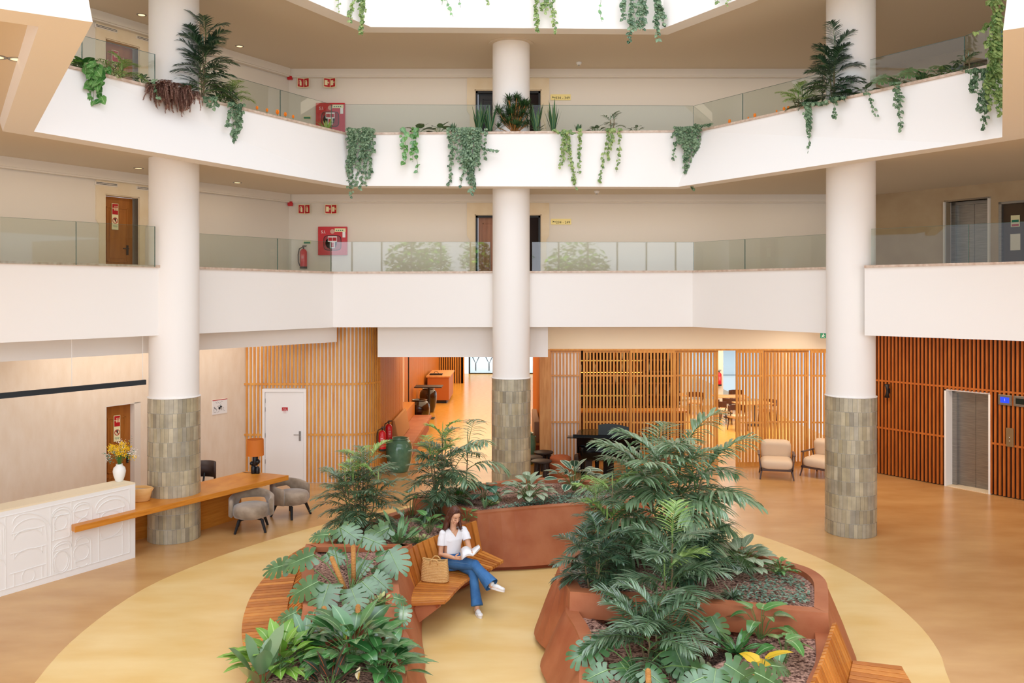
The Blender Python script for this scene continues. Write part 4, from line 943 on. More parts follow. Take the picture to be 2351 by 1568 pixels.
tb = thing('book_stand', 'small dark tray on the passage desk', 'tray', (-3.05, 34.2, 1.08)); make('tray', MB().box(-3.3, -2.8, 34.0, 34.4, 1.08, 1.13), DW, tb); make('handle', MB().tube([(-3.15, 34.2, 1.13), (-3.1, 34.2, 1.2), (-3.0, 34.2, 1.2), (-2.95, 34.2, 1.13)], .01, 6), DARKM, tb)
# ---------------------------------------------------------------- fire equipment
def exting(loc, lab, rz=0, h=.55, r=.085):
    o = thing('fire_extinguisher', lab, 'extinguisher', loc, rz, 'red fire extinguishers')
    make('cylinder', MB().lathe([(.001, .05*h), (r, .05*h), (r, .72*h), (r*.7, .8*h), (r*.3, .84*h), (.001, .85*h)], (0, 0, 0), 24), RED, o, smooth=True, auto=50, world=False)
    make('foot_ring', MB().lathe([(.001, 0), (r*1.02, 0), (r*1.02, .09*h), (.001, .09*h)], (0, 0, 0), 24), BLK, o, world=False)
    make('valve', MB().tube([(0, 0, .84*h), (0, 0, .93*h)], .018, 8).cbox((.02, 0, .95*h), (.1, .02, .015)).cbox((.03, 0, .99*h), (.1, .02, .012)), DARKM, o, world=False)
    make('hose', MB().tube([(-.02, 0, .92*h), (-.1, 0, .85*h), (-r*1.45, -.02, .6*h), (-r*1.35, -.04, .3*h), (-r*.9, -.06, .12*h)], .012, 7), BLK, o, world=False)
    w = MB()
    for a0, a1, z0, z1 in ((-120, -60, .3, .62),):
        w.loft([[V((r+.001)*math.cos(math.radians(a)), (r+.001)*math.sin(math.radians(a)), z*h) for z in (z0, z1)] for a in range(a0, a1+1, 10)])
    make('instruction_label', w, mat('ext_label', 'd8484c', .5) if 'ext_label' not in MATS else MATS['ext_label'], o, world=False)
    make('label_lines', MB().box(-.03, .03, -r-.004, -r-.002, .52*h, .535*h).box(-.03, .03, -r-.004, -r-.002, .46*h, .47*h).box(-.025, .025, -r-.004, -r-.002, .41*h, .42*h), WH, o, world=False)
    make('wall_bracket', MB().cbox((0, r*.9, .6*h), (.03, .06, .12)), DARKM, o, world=False)
    return o
e1_ = exting((-3.05, 19.98, .67), 'red fire extinguisher hanging first at the curved slats', 0, .57, .085)
dup(e1_, (-3.03, 20.9, .68), .4, 'red fire extinguisher behind the first, above the green jar')
k_ = .010646
dup(e1_, ((699-CX)*k_, BY-.1, 4.4+(671-617)*k_), 0, 'red fire extinguisher on the level one back wall')
dup(e1_, (7.55, 30.95, 1.0), 0, 'red fire extinguisher seen through the gap between the screens')
struct('trim_7', MB().box(7.5, 7.72, 31.05, 31.3, 0, C0), CREAM, label='cream post in the dining room')
al = thing('alarm_button', 'tiny red alarm box high on the cream post', 'alarm', (7.6, 31.0, 2.35)); make('box', MB().cbox((7.62, 31.0, 2.4), (.12, .06, .14)), RED, al)
def vsign(px, py, lab, kind):
    o = thing('folded_sign', lab, 'sign', ((px-CX)*k_, BY-.1, 4.4+(671-py)*k_), 0, 'red folded fire signs on the gallery walls')
    for s in (-1, 1):
        T = Matrix.Rotation(math.radians(-28*s), 4, 'Z'); x0, x1 = (0, .16) if s > 0 else (-.16, 0)
        b = make('sign_board', MB().box(x0, x1, 0, .006, -.115, .115, 0, T), GLOW, o, world=False)
        make('red_field', MB().box(x0+.01, x1-.008, -.002, 0, -.1, .1, 0, T), REDS, b, world=False)
        xc = (x0+x1)/2; w = MB()
        if kind == 'e': w.box(xc-.022, xc+.022, -.004, -.002, -.07, .03, 0, T).box(xc-.01, xc+.01, -.004, -.002, .03, .055, 0, T).box(xc-.04, xc+.01, -.004, -.002, .05, .062, 0, T).box(xc-.045, xc-.037, -.004, -.002, -.04, .05, 0, T)
        else: w.box(xc-.055, xc+.015, -.004, -.002, -.06, .06, 0, T).box(xc+.015, xc+.05, -.004, -.002, .0, .012, 0, T).box(xc+.035, xc+.05, -.004, -.002, -.02, .03, 0, T)
        make('pictogram', w, GLOW, b, world=False)
    return o
for L_, dy, w_ in (('one', 0, 471.5+10), ('two', -1, 193)):
    vsign(702 if L_ == 'one' else 700, w_, 'folded red extinguisher sign on the level %s wall' % L_, 'e'); vsign(763 if L_ == 'one' else 760, w_, 'folded red hose sign on the level %s wall' % L_, 'h')
def cabinet(px0, py0, px1, py1, lab):
    x0, x1 = (px0-CX)*k_, (px1-CX)*k_; z1, z0 = 4.4+(671-py0)*k_, 4.4+(671-py1)*k_; y = BY-.09; W = x1-x0; Hh = z1-z0; cx = (x0+x1)/2
    o = thing('hose_cabinet', lab, 'cabinet', (cx, y, z0), group='red fire hose cabinets')
    make('body', MB().box(x0, x1, y, BY, z0, z1), RED, o, bevel=.006)
    def rr(cx, cz, a, b, yy, p=.45):
        mb = MB(); n = 36; vs = [V(cx+a*math.copysign(abs(math.cos(2*math.pi*i/n))**p, math.cos(2*math.pi*i/n)), yy, cz+b*math.copysign(abs(math.sin(2*math.pi*i/n))**p, math.sin(2*math.pi*i/n))) for i in range(n)]
        return mb.add(vs, [tuple(range(n))])
    make('window_seal', rr(cx, z0+Hh*.43, W*.31, Hh*.27, y-.004), BLK, o); wn = make('viewing_window', rr(cx, z0+Hh*.43, W*.29, Hh*.25, y-.007), mat('dark_red_glass', '9a1a20', .2) if 'dark_red_glass' not in MATS else MATS['dark_red_glass'], o)
    make('hose_reel', MB().lathe([(.1, 0), (.14, 0)], (0, 0, 0), 24).xf(Matrix.Translation((cx-.03, y-.009, z0+Hh*.42)) @ RX), WH, o)
    w = MB().box(cx-.1, cx-.005, y-.013, y-.011, z0+Hh*.5, z0+Hh*.62).box(cx+.005, cx+.1, y-.013, y-.011, z0+Hh*.5, z0+Hh*.62).box(cx-.04, cx+.04, y-.013, y-.011, z0+Hh*.28, z0+Hh*.44)
    make('red_field', w, REDS, o)
    make('sticker', MB().box(cx-.11, cx+.11, y-.011, y-.0095, z0+Hh*.46, z0+Hh*.66).box(cx-.06, cx+.06, y-.011, y-.0095, z0+Hh*.24, z0+Hh*.46), WH, o)
    make('lock', MB().lathe([(.001, 0), (.045, 0), (.055, .004)], (0, 0, 0), 20).xf(Matrix.Translation((cx, y-.004, z0+Hh*.83)) @ RX), mat('pink_disc', 'd8a090', .5) if 'pink_disc' not in MATS else MATS['pink_disc'], o)
    make('instruction_plate', MB().box(cx+W*.08, cx+W*.46, y-.006, y-.003, z0+Hh*.82, z0+Hh*.94), GLOW, o); make('side_plate', MB().box(cx+W*.35, cx+W*.45, y-.006, y-.003, z0+Hh*.62, z0+Hh*.82), WH, o)
    w = MB()
    for k in range(4): w.box(cx+W*.12+k*.05, cx+W*.12+k*.05+.03, y-.008, y-.006, z0+Hh*.85, z0+Hh*.89)
    make('green_marks', w, GREENS, o)
    make('lettering', text_mb('S.I.', .1, Matrix.Translation((cx-W*.31, y-.003, z0+Hh*.81)) @ RX), WH, o)
cabinet(732, 521, 798, 586, 'red fire hose cabinet with S.I. lettering on the level one wall'); cabinet(727, 238, 793, 304, 'red fire hose cabinet with S.I. lettering on the level two wall')
for px, py, l in ((668, 468, 'red alarm sounder in the level one corner'), (667, 179, 'red alarm sounder in the level two corner')):
    o = thing('alarm_sounder', l, 'alarm', ((px-CX)*k_, BY-.06, 4.4+(671-py)*k_)); c = Vector(o.location)
    make('body', MB().box(c.x-.06, c.x+.06, c.y-.04, c.y+.05, c.z-.06, c.z+.06), RED, o, bevel=.015); make('horn', MB().lathe([(.001, 0), (.035, 0), (.045, -.02)], (0, 0, 0), 16).xf(Matrix.Translation(c+V(.02, -.045, 0)) @ RX), RED, o)
for px, py, t, l in ((1288, 509, '234 - 249', 'brass room number plate reading 234 - 249 on level one'), (1287, 223.5, '334 - 349', 'brass room number plate reading 334 - 349 on level two')):
    c = V((px-CX)*k_, BY-.02, 4.4+(671-py)*k_); o = thing('number_plate', l, 'sign', tuple(c))
    make('plate', MB().box(c.x-.245, c.x+.245, c.y, BY, c.z-.07, c.z+.07), mat('plate_gold', 'ecd68a', .4, metal=.1) if 'plate_gold' not in MATS else MATS['plate_gold'], o)
    make('lettering', text_mb(t, .09, Matrix.Translation((c.x+.05, c.y-.003, c.z-.02)) @ RX), BLK, o)
    make('bed_symbol', MB().box(c.x-.2, c.x-.13, c.y-.003, c.y, c.z-.01, c.z).box(c.x-.205, c.x-.2, c.y-.003, c.y, c.z-.03, c.z+.03).box(c.x-.13, c.x-.125, c.y-.003, c.y, c.z-.03, c.z+.0).box(c.x-.195, c.x-.175, c.y-.003, c.y, c.z, c.z+.012), BLK, o)
c = V((705.5-CX)*k_, BY-.02, 4.4+(671-556.5)*k_)
for dz, l in ((0, 'small cream and green sign above the level one extinguisher'), (4.4+(671-270)*k_-c.z, 'small cream and green sign by the level two hose cabinet')):
    o = thing('small_sign', l, 'sign', (c.x, c.y, c.z+dz)); make('plate', MB().box(c.x-.09, c.x+.09, c.y, BY, c.z+dz-.04, c.z+dz+.04), GLOW, o); make('green_field', MB().box(c.x-.08, c.x+.08, c.y-.002, c.y, c.z+dz-.03, c.z+dz+.015), GREENS, o)
ex = PY(1890, 770, 20.9); o = thing('exit_sign', 'green running man exit sign beside the right column', 'sign', tuple(ex)); make('plate', MB().box(ex.x-.07, ex.x+.2, ex.y-.01, ex.y+.01, ex.z-.07, ex.z+.07), GREENS, o); make('hanger', MB().box(ex.x+.1, ex.x+.11, ex.y-.005, ex.y+.005, ex.z+.07, C0), STEEL, o)
make('running_man', MB().ball((ex.x-.0, ex.y-.013, ex.z+.035), .012, 8, 5).tube([(ex.x, ex.y-.013, ex.z+.02), (ex.x-.01, ex.y-.013, ex.z-.015), (ex.x-.04, ex.y-.013, ex.z-.045)], .008, 5).tube([(ex.x-.01, ex.y-.013, ex.z-.015), (ex.x+.025, ex.y-.013, ex.z-.05)], .007, 5).tube([(ex.x-.035, ex.y-.013, ex.z), (ex.x, ex.y-.013, ex.z+.015), (ex.x+.035, ex.y-.013, ex.z-.005)], .006, 5), WH, o)
# detectors and downlights
for px, py, z, l in ((1329, 146, C2, 'white smoke detector on the level two ceiling'), (1370, 441, C1, 'white smoke detector on the level one ceiling')):
    p = PZ(px, py, z-.03); o = thing('smoke_detector', l, 'detector', (p.x, p.y, z)); make('body', MB().lathe([(.001, z-.07), (.045, z-.06), (.065, z-.02), (.065, z)], (p.x, p.y, 0), 20), WH, o, smooth=True); make('sensor_cap', MB().lathe([(.001, z-.085), (.022, z-.083), (.022, z-.065)], (p.x, p.y, 0), 14), STEEL, o)
for px, py, z, l in ((325, 34, C2, 'recessed downlight in the level two ceiling left of the left column'), (550, 106, C2, 'recessed downlight in the level two ceiling right of the palm'), (318, 386, C1, 'recessed downlight in the level one ceiling left of the left column'), (545, 419, C1, 'recessed downlight in the level one ceiling right of the left column'), (40, 136, C1, 'recessed downlight in the near left gallery ceiling'), (-8, 130, C1, 'recessed downlight cut by the left edge of the picture')):
    p = PZ(px, py, z); o = thing('downlight', l, 'lamp', (p.x, p.y, z), group='recessed ceiling downlights'); make('trim_ring', MB().lathe([(.065, z), (.065, z-.008), (.09, z-.008), (.095, z)], (p.x, p.y, 0), 24), STEEL, o); make('lens', MB().lathe([(.001, z-.003), (.065, z-.003)], (p.x, p.y, 0), 24), LAMPW, o)
for lv, z in (('one', C1), ('two', C2)):
    for k, (pa_, pb_) in enumerate(((216, 268), (311, 346))):
        a = on_left(pa_); b = on_left(pb_); M, wd = up_T(a, b, z-.3); o = thing('air_vent', 'slim %s air vent above the level %s door' % (('left', 'right')[k], lv), 'vent', (a.x, a.y, z-.3)); make('frame', MB().box(0, wd, -.04, 0, 0, .07, 0, M), CORR, o, bevel=.01); make('slot', MB().box(.02, wd-.02, -.042, -.04, .02, .03, 0, M).box(.02, wd-.02, -.042, -.04, .045, .055, 0, M), DARKM, o)
# ---------------------------------------------------------------- corten planters
def closed_off(P, d):
    n = len(P); out = []
    for i in range(n):
        a, b, c = P[i-1], P[i], P[(i+1) % n]; t1 = (b-a).normalized(); t2 = (c-b).normalized()
        n1, n2 = Vector((t1.y, -t1.x)), Vector((t2.y, -t2.x)); m = (n1+n2)
        m = m.normalized() if m.length > .2 else n1
        dd = d[i] if isinstance(d, (list, tuple)) else d; out.append(b+m*dd/max(.55, m.dot(n1)))
    return out
def smooth_closed(P, keep=(), k=4):
    n = len(P); out = []; idx = []
    for i in range(n):
        p0, p1, p2, p3 = P[i-1], P[i], P[(i+1) % n], P[(i+2) % n]; idx.append(len(out)); out.append(p1)
        if i in keep: continue
        if (i-1) % n in keep: p0 = p1-(p2-p1)*.5
        if (i+1) % n in keep: p3 = p2+(p2-p1)*.5
        for j in range(1, k):
            t = j/k; out.append(.5*((2*p1)+(p2-p0)*t+(2*p0-5*p1+4*p2-p3)*t*t+(3*p1-p0-3*p2+p3)*t**3))
    return out, idx
def tier(parent, name, pts, z, flare, straight=(), rim=.15, zb=.07, soil=.07):
    """pts counter-clockwise outer rim; flare outward at the base per point; straight = edges kept straight"""
    P = [Vector(p) for p in pts]; n = len(P)
    P3 = [V(p.x, p.y, f) for p, f in zip(P, flare)]
    Q3, _ = smooth_closed(P3, straight); Q = [Vector((q.x, q.y)) for q in Q3]; fl = [max(0, q.z) for q in Q3]
    inn = closed_off(Q, -rim); base = closed_off(Q, fl); mid = closed_off(Q, [f*.55 for f in fl]); pl_ = closed_off(Q, [f-.07 for f in fl])
    rows = [[V(p.x, p.y, z-.14) for p in inn], [V(p.x, p.y, z) for p in inn], [V(p.x, p.y, z) for p in Q], [V(p.x, p.y, z-.03) for p in Q], [V(p.x, p.y, z*.5) for p in mid], [V(p.x, p.y, zb) for p in base]]
    make(name, MB().loft(rows, 0, True), CORT, parent)
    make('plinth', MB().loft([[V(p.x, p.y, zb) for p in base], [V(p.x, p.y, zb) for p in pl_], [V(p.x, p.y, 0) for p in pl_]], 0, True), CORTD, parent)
    so = closed_off(Q, -rim+.01)
    # soil with small relief
    c = sum(so, Vector((0, 0)))/len(so); mb = MB(); R = 9; rnd = random.Random(len(so)); vs = []
    for r in range(R+1):
        for p in so:
            q = c+(p-c)*(1-r/R); vs.append(V(q.x, q.y, z-soil+(0 if r == 0 else rnd.uniform(-.006, .012))))
    k = len(so); mb.add(vs, [(r*k+j, r*k+(j+1) % k, (r+1)*k+(j+1) % k, (r+1)*k+j) for r in range(R) for j in range(k)])
    s = make('bark_mulch', mb, MULCH, parent, smooth=True); s['kind'] = 'stuff'; s['label'] = 'red brown bark mulch'
    return Q
pC = thing('planter', 'large two level rusty steel planter on the right with the tall palms', 'planter', (2, 10, 0))
tier(pC, 'upper_tier', [(.676, 9.88), (3.43, 9.21), (3.63, 9.75), (3.79, 10.27), (3.76, 10.69), (3.57, 11.0), (3.32, 11.46), (2.96, 11.85), (2.3, 12.12), (1.6, 12.0), (.94, 11.58), (.66, 11.15), (.596, 10.62)], .92,
     [.04, .04, .28, .33, .33, .3, .3, .3, .3, .3, .3, .3, .3], straight=(0,))
tier(pC, 'lower_tier', [(.66, 10.25), (.625, 9.85), (.69, 9.43), (.724, 8.97), (.675, 8.44), (.634, 8.04), (.6, 7.4), (.85, 6.8), (1.5, 6.5), (2.3, 6.8), (2.65, 7.4), (2.93, 8.0), (3.2, 8.5), (3.44, 9.2), (3.6, 9.7)], .7,
     [.25, .3, .3, .32, .32, .3, .3, .3, .3, .3, .3, .3, .3, .3, .25], straight=(14,))
pA = thing('planter', 'long stepped rusty steel planter on the left with benches on both sides', 'planter', (-1.8, 10.5, 0))
tier(pA, 'middle_tier', [(-2.24, 9.0), (-1.22, 9.07), (-1.3, 9.8), (-1.41, 10.49), (-1.47, 11.0), (-1.45, 11.5), (-1.38, 11.75), (-2.85, 11.75), (-2.75, 11.1), (-2.6, 10.5), (-2.36, 9.6)], .92,
     [.0, .2, .3, .3, .3, .25, .1, 0, 0, 0, 0], straight=(0, 6))
tier(pA, 'lower_tier', [(-2.2, 9.4), (-2.45, 8.9), (-2.52, 8.2), (-2.5, 7.2), (-2.0, 6.7), (-1.3, 6.8), (-1.0, 7.3), (-1.01, 8.04), (-1.05, 8.6), (-1.1, 9.1), (-1.26, 9.5)], .7,
     [0, .05, .25, .25, .25, .25, .3, .28, .26, .24, .2], straight=(10,))
tier(pA, 'back_tier', [(-2.8, 11.5), (-1.5, 11.5), (-1.28, 12.05), (-1.02, 12.45), (-.75, 12.85), (-.6, 13.38), (-1.68, 14.34), (-2.1, 13.75), (-2.5, 13.0), (-2.75, 12.3)], .78,
     [0, 0, .2, .2, .2, .1, 0, .1, 0, 0], straight=(0, 5))
pB = thing('planter', 'curved rusty steel planter at the back in front of the middle column', 'planter', (.3, 14.6, 0))
tier(pB, 'planter_wall', [(-1.68, 14.38), (-.545, 13.38), (.263, 13.68), (1.27, 13.98), (2.0, 14.2), (2.35, 14.9), (1.8, 15.5), (1.0, 15.9), (.3, 15.9), (-.44, 15.53), (-1.41, 14.69)], .92,
     [.05, .05, .25, .25, .25, .25, .25, .25, .25, .25, .2], straight=(0,))
# ---------------------------------------------------------------- slatted benches
def resample(P, n):
    P = [Vector(p) for p in P]; Q = []
    for i in range(len(P)-1):
        p0 = P[i-1] if i else P[i]*2-P[i+1]; p1, p2 = P[i], P[i+1]; p3 = P[i+2] if i+2 < len(P) else p2*2-p1
        for j in range(8):
            t = j/8; Q.append(.5*((2*p1)+(p2-p0)*t+(2*p0-5*p1+4*p2-p3)*t*t+(3*p1-p0-3*p2+p3)*t**3))
    Q.append(P[-1]); L = [0]
    for a, b in zip(Q, Q[1:]): L.append(L[-1]+(b-a).length)
    out = []; k = 0
    for i in range(n+1):
        d = L[-1]*i/n
        while k < len(L)-2 and L[k+1] < d: k += 1
        t = (d-L[k])/max(1e-9, L[k+1]-L[k]); out.append(Q[k].lerp(Q[k+1], t))
    return out
def boards(mb, A, B, n, th, gap, d):
    """boards spanning from line A to line B, thickness th along direction d(i)"""
    m = 40
    a = resample(A, n*m); b = resample(B, n*m); w = int(m*(1-gap))
    for i in range(n):
        p, q, r, s = a[i*m], a[i*m+w], b[i*m+w], b[i*m]
        nn = (q-p).cross(s-p).normalized()
        if nn.dot(d) < 0: nn = -nn
        o = nn*th
        mb.add([p, q, r, s, p-o, q-o, r-o, s-o], [(0, 1, 2, 3), (7, 6, 5, 4), (0, 4, 5, 1), (1, 5, 6, 2), (2, 6, 7, 3), (3, 7, 4, 0)])
def bench(lab, root, back, front, top, n, nb, fins):
    o = thing('slatted_bench', lab, 'bench', root)
    w = MB(); boards(w, back, front, n, .04, .2, V(0, 0, 1)); make('seat_slats', w, TEAK, o, bevel=.004)
    w = MB(); c = sum([Vector(p) for p in front], V(0, 0, 0))/len(front)-sum([Vector(p) for p in back], V(0, 0, 0))/len(back)
    bk_ = [Vector(p)+V(0, 0, -.02) for p in back]
    boards(w, bk_, top, nb, .045, .26, c.normalized()); make('backrest_slats', w, TEAK, o, bevel=.004)
    A = resample(back, 20); B = resample(front, 20)
    w = MB(); w.tube([a.lerp(b, .2)+V(0, 0, -.06) for a, b in zip(A, B)], .02, 6); w.tube([a.lerp(b, .8)+V(0, 0, -.06) for a, b in zip(A, B)], .02, 6)
    make('support_rail', w, CORTD, o)
    for t in fins:
        a, b = A[int(t*20)], B[int(t*20)]; a = a.lerp(b, -.1); b2 = a.lerp(b, .85); t_ = (b-a).cross(V(0, 0, 1)).normalized()*.012
        vs = [V(*a)+V(0, 0, -.045), V(*b2)+V(0, 0, -.045), V(*b2)+V(0, 0, -.09), V(a.x, a.y, .06).lerp(V(b.x, b.y, .06), .12), V(a.x, a.y, .06)]
        make('steel_bracket', MB().add([v+t_ for v in vs]+[v-t_ for v in vs], [(0, 1, 2, 3, 4), (9, 8, 7, 6, 5)]+[(i, i+5, (i+1) % 5+5, (i+1) % 5) for i in range(5)]), CORT, o)
    return o
Z = .45
lb_back = [PZ(656, 1481, Z), PZ(661, 1431, Z), PZ(661, 1389, Z), PZ(672, 1346, Z), PZ(683, 1313, Z), PZ(716, 1262, Z), PZ(752, 1228, Z)]
lb_front = [PZ(560, 1490, Z), PZ(555, 1445, Z), PZ(562, 1403, Z), PZ(582, 1358, Z), PZ(624, 1307, Z), PZ(675, 1268, Z), PZ(742, 1234, Z)]
lb_top = [PZ(676, 1452, .74), PZ(690, 1400, .74), PZ(688, 1362, .74), PZ(697, 1324, .74), PZ(710, 1290, .74), PZ(738, 1245, .74), PZ(770, 1218, .74)]
bench('curved teak slatted bench on the outer left side of the left planter', (-3, 10.5, 0), lb_back, lb_front, lb_top, 44, 44, (.03, .35, .7))
wb_back = [V(-1.36, 10.78, Z), V(-1.33, 11.03, Z), V(-1.3, 11.41, Z), V(-1.2, 11.8, Z), V(-.93, 12.28, Z), V(-.66, 12.65, Z), V(-.43, 13.0, Z)]
wb_front = [V(-.86, 10.86, Z), V(-.8, 11.05, Z), V(-.74, 11.3, Z), V(-.62, 11.68, Z), V(-.42, 12.0, Z), V(-.26, 12.25, Z), V(-.12, 12.55, Z)]
wb_top = [V(-1.5, 10.76, .86), V(-1.47, 11.05, .87), V(-1.44, 11.42, .87), V(-1.32, 11.86, .88), V(-1.05, 12.36, .88), V(-.76, 12.76, .89), V(-.52, 13.06, .9)]
bench('teak slatted bench the reading woman sits on', (-.9, 11.9, 0), wb_back, wb_front, wb_top, 27, 18, (.06, .5, .95))
rb_back = [V(3.66, 9.12, Z), V(3.4, 8.6, Z), V(3.1, 8.0, Z), V(2.8, 7.4, Z), V(2.45, 6.9, Z)]
rb_front = [V(4.12, 8.98, Z), V(3.98, 8.4, Z), V(3.62, 7.75, Z), V(3.25, 7.1, Z), V(2.8, 6.5, Z)]
rb_top = [V(3.46, 9.06, .88), V(3.2, 8.55, .88), V(2.93, 8.03, .88), V(2.63, 7.5, .88), V(2.3, 7.0, .88)]
bench('teak slatted bench at the lower right corner of the picture', (3.4, 8.2, 0), rb_back, rb_front, rb_top, 26, 26, (.05, .5))
# ---------------------------------------------------------------- plants
G1 = leafmat('palm_leaf', '31502e', '7b9a76', .3, spec=.9); G1b = leafmat('dark_palm_leaf', '223f28', '4f7254', .3, spec=.9)
G2 = leafmat('bright_palm_leaf', '7ba345', 'b3cc80', .35); G3 = leafmat('kentia_leaf', '456e3c', '98b48a', .3, spec=.9)
G4 = leafmat('monstera_leaf', '42693a', '5c8656', .26, spec=.9); G5 = leafmat('lily_leaf', '2c6230', '5a9450', .24, vein='8ab27a', spec=.8)
G5b = leafmat('light_lily_leaf', '6c9c34', '8fb850', .35, vein='b8cf88'); G6 = leafmat('ivy_leaf', '2e5034', '8aa37e', .42, vein='b9cfa8')
G6b = leafmat('light_ivy_leaf', '4f7438', 'a3b468', .42, vein='c9d79a'); G7 = leafmat('calathea_leaf', 'b9c9a8', 'c8d6b4', .4, vein='dfe8cf', stripes=('3f6a48', 7))
G8 = leafmat('calathea_margin_leaf', '2f5a44', '44705a', .35, vein='cfd9c0', edge=('c9d8b6', .36)); G9 = leafmat('orbifolia_leaf', '5d8a70', '6d9a7e', .35, vein='c9d9c4', stripes=('3f6e56', 6))
G10 = leafmat('groundcover_leaf', '4f7460', '90aa94', .5); G11 = leafmat('snake_plant_leaf', '1f4a30', '3c6a44', .4, edge=('8fa860', .42)); G12 = leafmat('fern_leaf', '5b8a54', '86ab78', .45, vein='a8c48c')
G13 = leafmat('dracaena_leaf', '2a4a2c', '4c6e3c', .4); G14 = leafmat('heather_frond', '7a4f42', 'b08a76', .7); G15 = leafmat('croton_leaf', '1f3326', '3a3a28', .4, vein='c2542c')
G16 = leafmat('yellow_leaf', 'e2b41c', 'f0cc3a', .4, vein='c2a020'); G17 = leafmat('philodendron_leaf', '3f7a38', '74a85a', .3, vein='a5c88a'); G18 = leafmat('variegated_leaf', 'b5c078', 'dcdba0', .5)
RIB = mat('leaf_rib', '9dbb86', .45)
STEMG = mat('green_stem', '5d7e44', .5); STEMB = mat('brown_cane', '7c6a4c', .6); MOSS = mat('moss_pole', 'b47a3c', .85, bump=(60, .8), noise=(20, (1, 1, 4), 4), col2='c98f50')
def basis(d, up=V(0, 0, 1)):
    d = d.normalized(); s = d.cross(up)
    if s.length < 1e-3: s = V(1, 0, 0)
    s.normalize(); return d, s, s.cross(d).normalized()
def blade(mb, base, d, L, W, droop=.3, n=4, fold=.15, up=V(0, 0, 1), prof=None, roll=0., wav=0):
    """a single leaf as a V-folded ribbon; prof(t) gives the half width"""
    d, s, u = basis(d, up)
    if roll: 
        R = Matrix.Rotation(roll, 3, d); s = R @ s; u = R @ u
    vs = []; uv = []; p = Vector(base); dd = d.copy()
    for i in range(n+1):
        t = i/n; w = W*(prof(t) if prof else math.sin(math.pi*min(.999, t*.92+.08))**.8)
        if i == n: w = W*.02
        nu = s.cross(dd).normalized()
        e = s*w+nu*fold*w*1.
        f = -s*w+nu*fold*w*1.
        wv = wav*math.sin(t*9)*w
        vs += [p+e+nu*wv, p, p+f-nu*wv]; uv += [(t+.001, 0.), (t+.001, .5), (t+.001, 1.)]
        dd = (dd+V(0, 0, -1)*droop/n).normalized(); p = p+dd*L/n
    mb.add(vs, [(3*i+j, 3*i+j+1, 3*i+j+4, 3*i+j+3) for i in range(n) for j in (0, 1)], 0, uv)
    return p
def frond(mb, st, base, az, elev, L, bend, rnd, nl=18, ll=.25, lw=.013, droop=.5, ang=55, start=.18, sn=4):
    d = V(math.cos(az)*math.cos(elev), math.sin(az)*math.cos(elev), math.sin(elev)); p = Vector(base); pts = [p]; dirs = [d]; k = 10
    for i in range(k):
        e = elev-bend*((i+1)/k)**1.2; d = V(math.cos(az)*math.cos(e), math.sin(az)*math.cos(e), math.sin(e)); p = p+d*L/k; pts.append(p); dirs.append(d)
    st.tube(pts, [max(.0025, .008*(1-i/(k+1))*min(1.5, L*1.3)) for i in range(k+1)], 4)
    for j in range(nl):
        t = start+(1-start)*(j+.5)/nl; f = t*k; i = min(k-1, int(f)); q = pts[i].lerp(pts[i+1], f-i); dr = dirs[i]
        s = dr.cross(V(0, 0, 1)).normalized(); pr = math.sin(math.pi*min(.98, .16+.8*(t-start)/(1-start)))**.6
        for sg in (-1, 1):
            a = math.radians(ang*(1.15-.55*t)+rnd.uniform(-5, 5)); n = s.cross(dr).normalized()
            ld = dr*math.cos(a)+s*sg*math.sin(a)+n*rnd.uniform(.05, .28)
            blade(mb, q, ld, ll*pr*rnd.uniform(.88, 1.08), lw*(.7+.3*pr), droop*rnd.uniform(.7, 1.2), sn, .25)
def palm(name, lab, base, h, canes, fronds, L, leafm, rnd, ll=.24, lw=.012, topm=None, nl=18, spread=.12, low=.15, bend=1.3, group=None, top_n=3, caner=.011, droop=.6, ang=55):
    o = thing(name, lab, 'plant', tuple(base), group=group); base = Vector(base)
    lf = MB(); tp = MB(); st = MB(); cn = MB()
    for c in range(canes):
        a = 6.283*c/canes+rnd.uniform(0, 1); hh = h*(1 if c == 0 else rnd.uniform(.62, .97)); lean = V(math.cos(a), math.sin(a), 0)*spread*(0.25 if c == 0 else 1)
        b = base+lean*.35; top = b+lean*hh*.8+V(0, 0, hh*.78)
        pts = [b.lerp(top, i/6)+V(rnd.uniform(-.01, .01), rnd.uniform(-.01, .01), 0) for i in range(7)]
        cn.tube(pts, [caner*(1.1-.4*i/6) for i in range(7)], 6); ga = rnd.uniform(0, 6)
        for i in range(fronds):
            t = low+(1-low)*i/(fronds-1); ga += 2.4+rnd.uniform(-.3, .3); p = b.lerp(top, t)
            el = math.radians(18+50*t+rnd.uniform(-8, 8)); Lf = L*(1.0-.3*t)*rnd.uniform(.85, 1.1)
            tt = topm is not None and i >= fronds-top_n
            frond(tp if tt else lf, st, p, ga, el, Lf, bend*(1.15-.4*t), rnd, nl, ll*(1-.15*t), lw, droop, ang)
        # spear
        blade(tp if topm else lf, top, V(lean.x*.2, lean.y*.2, 1), L*.35, .014, 0, 3, .6)
    f = make('fronds', lf, leafm, o, smooth=False)
    if topm and tp.v: make('young_fronds', tp, topm, o)['label'] = 'lighter young fronds at the crown'
    make('frond_stalks', st, STEMG, o); make('canes', cn, STEMB, o); return o
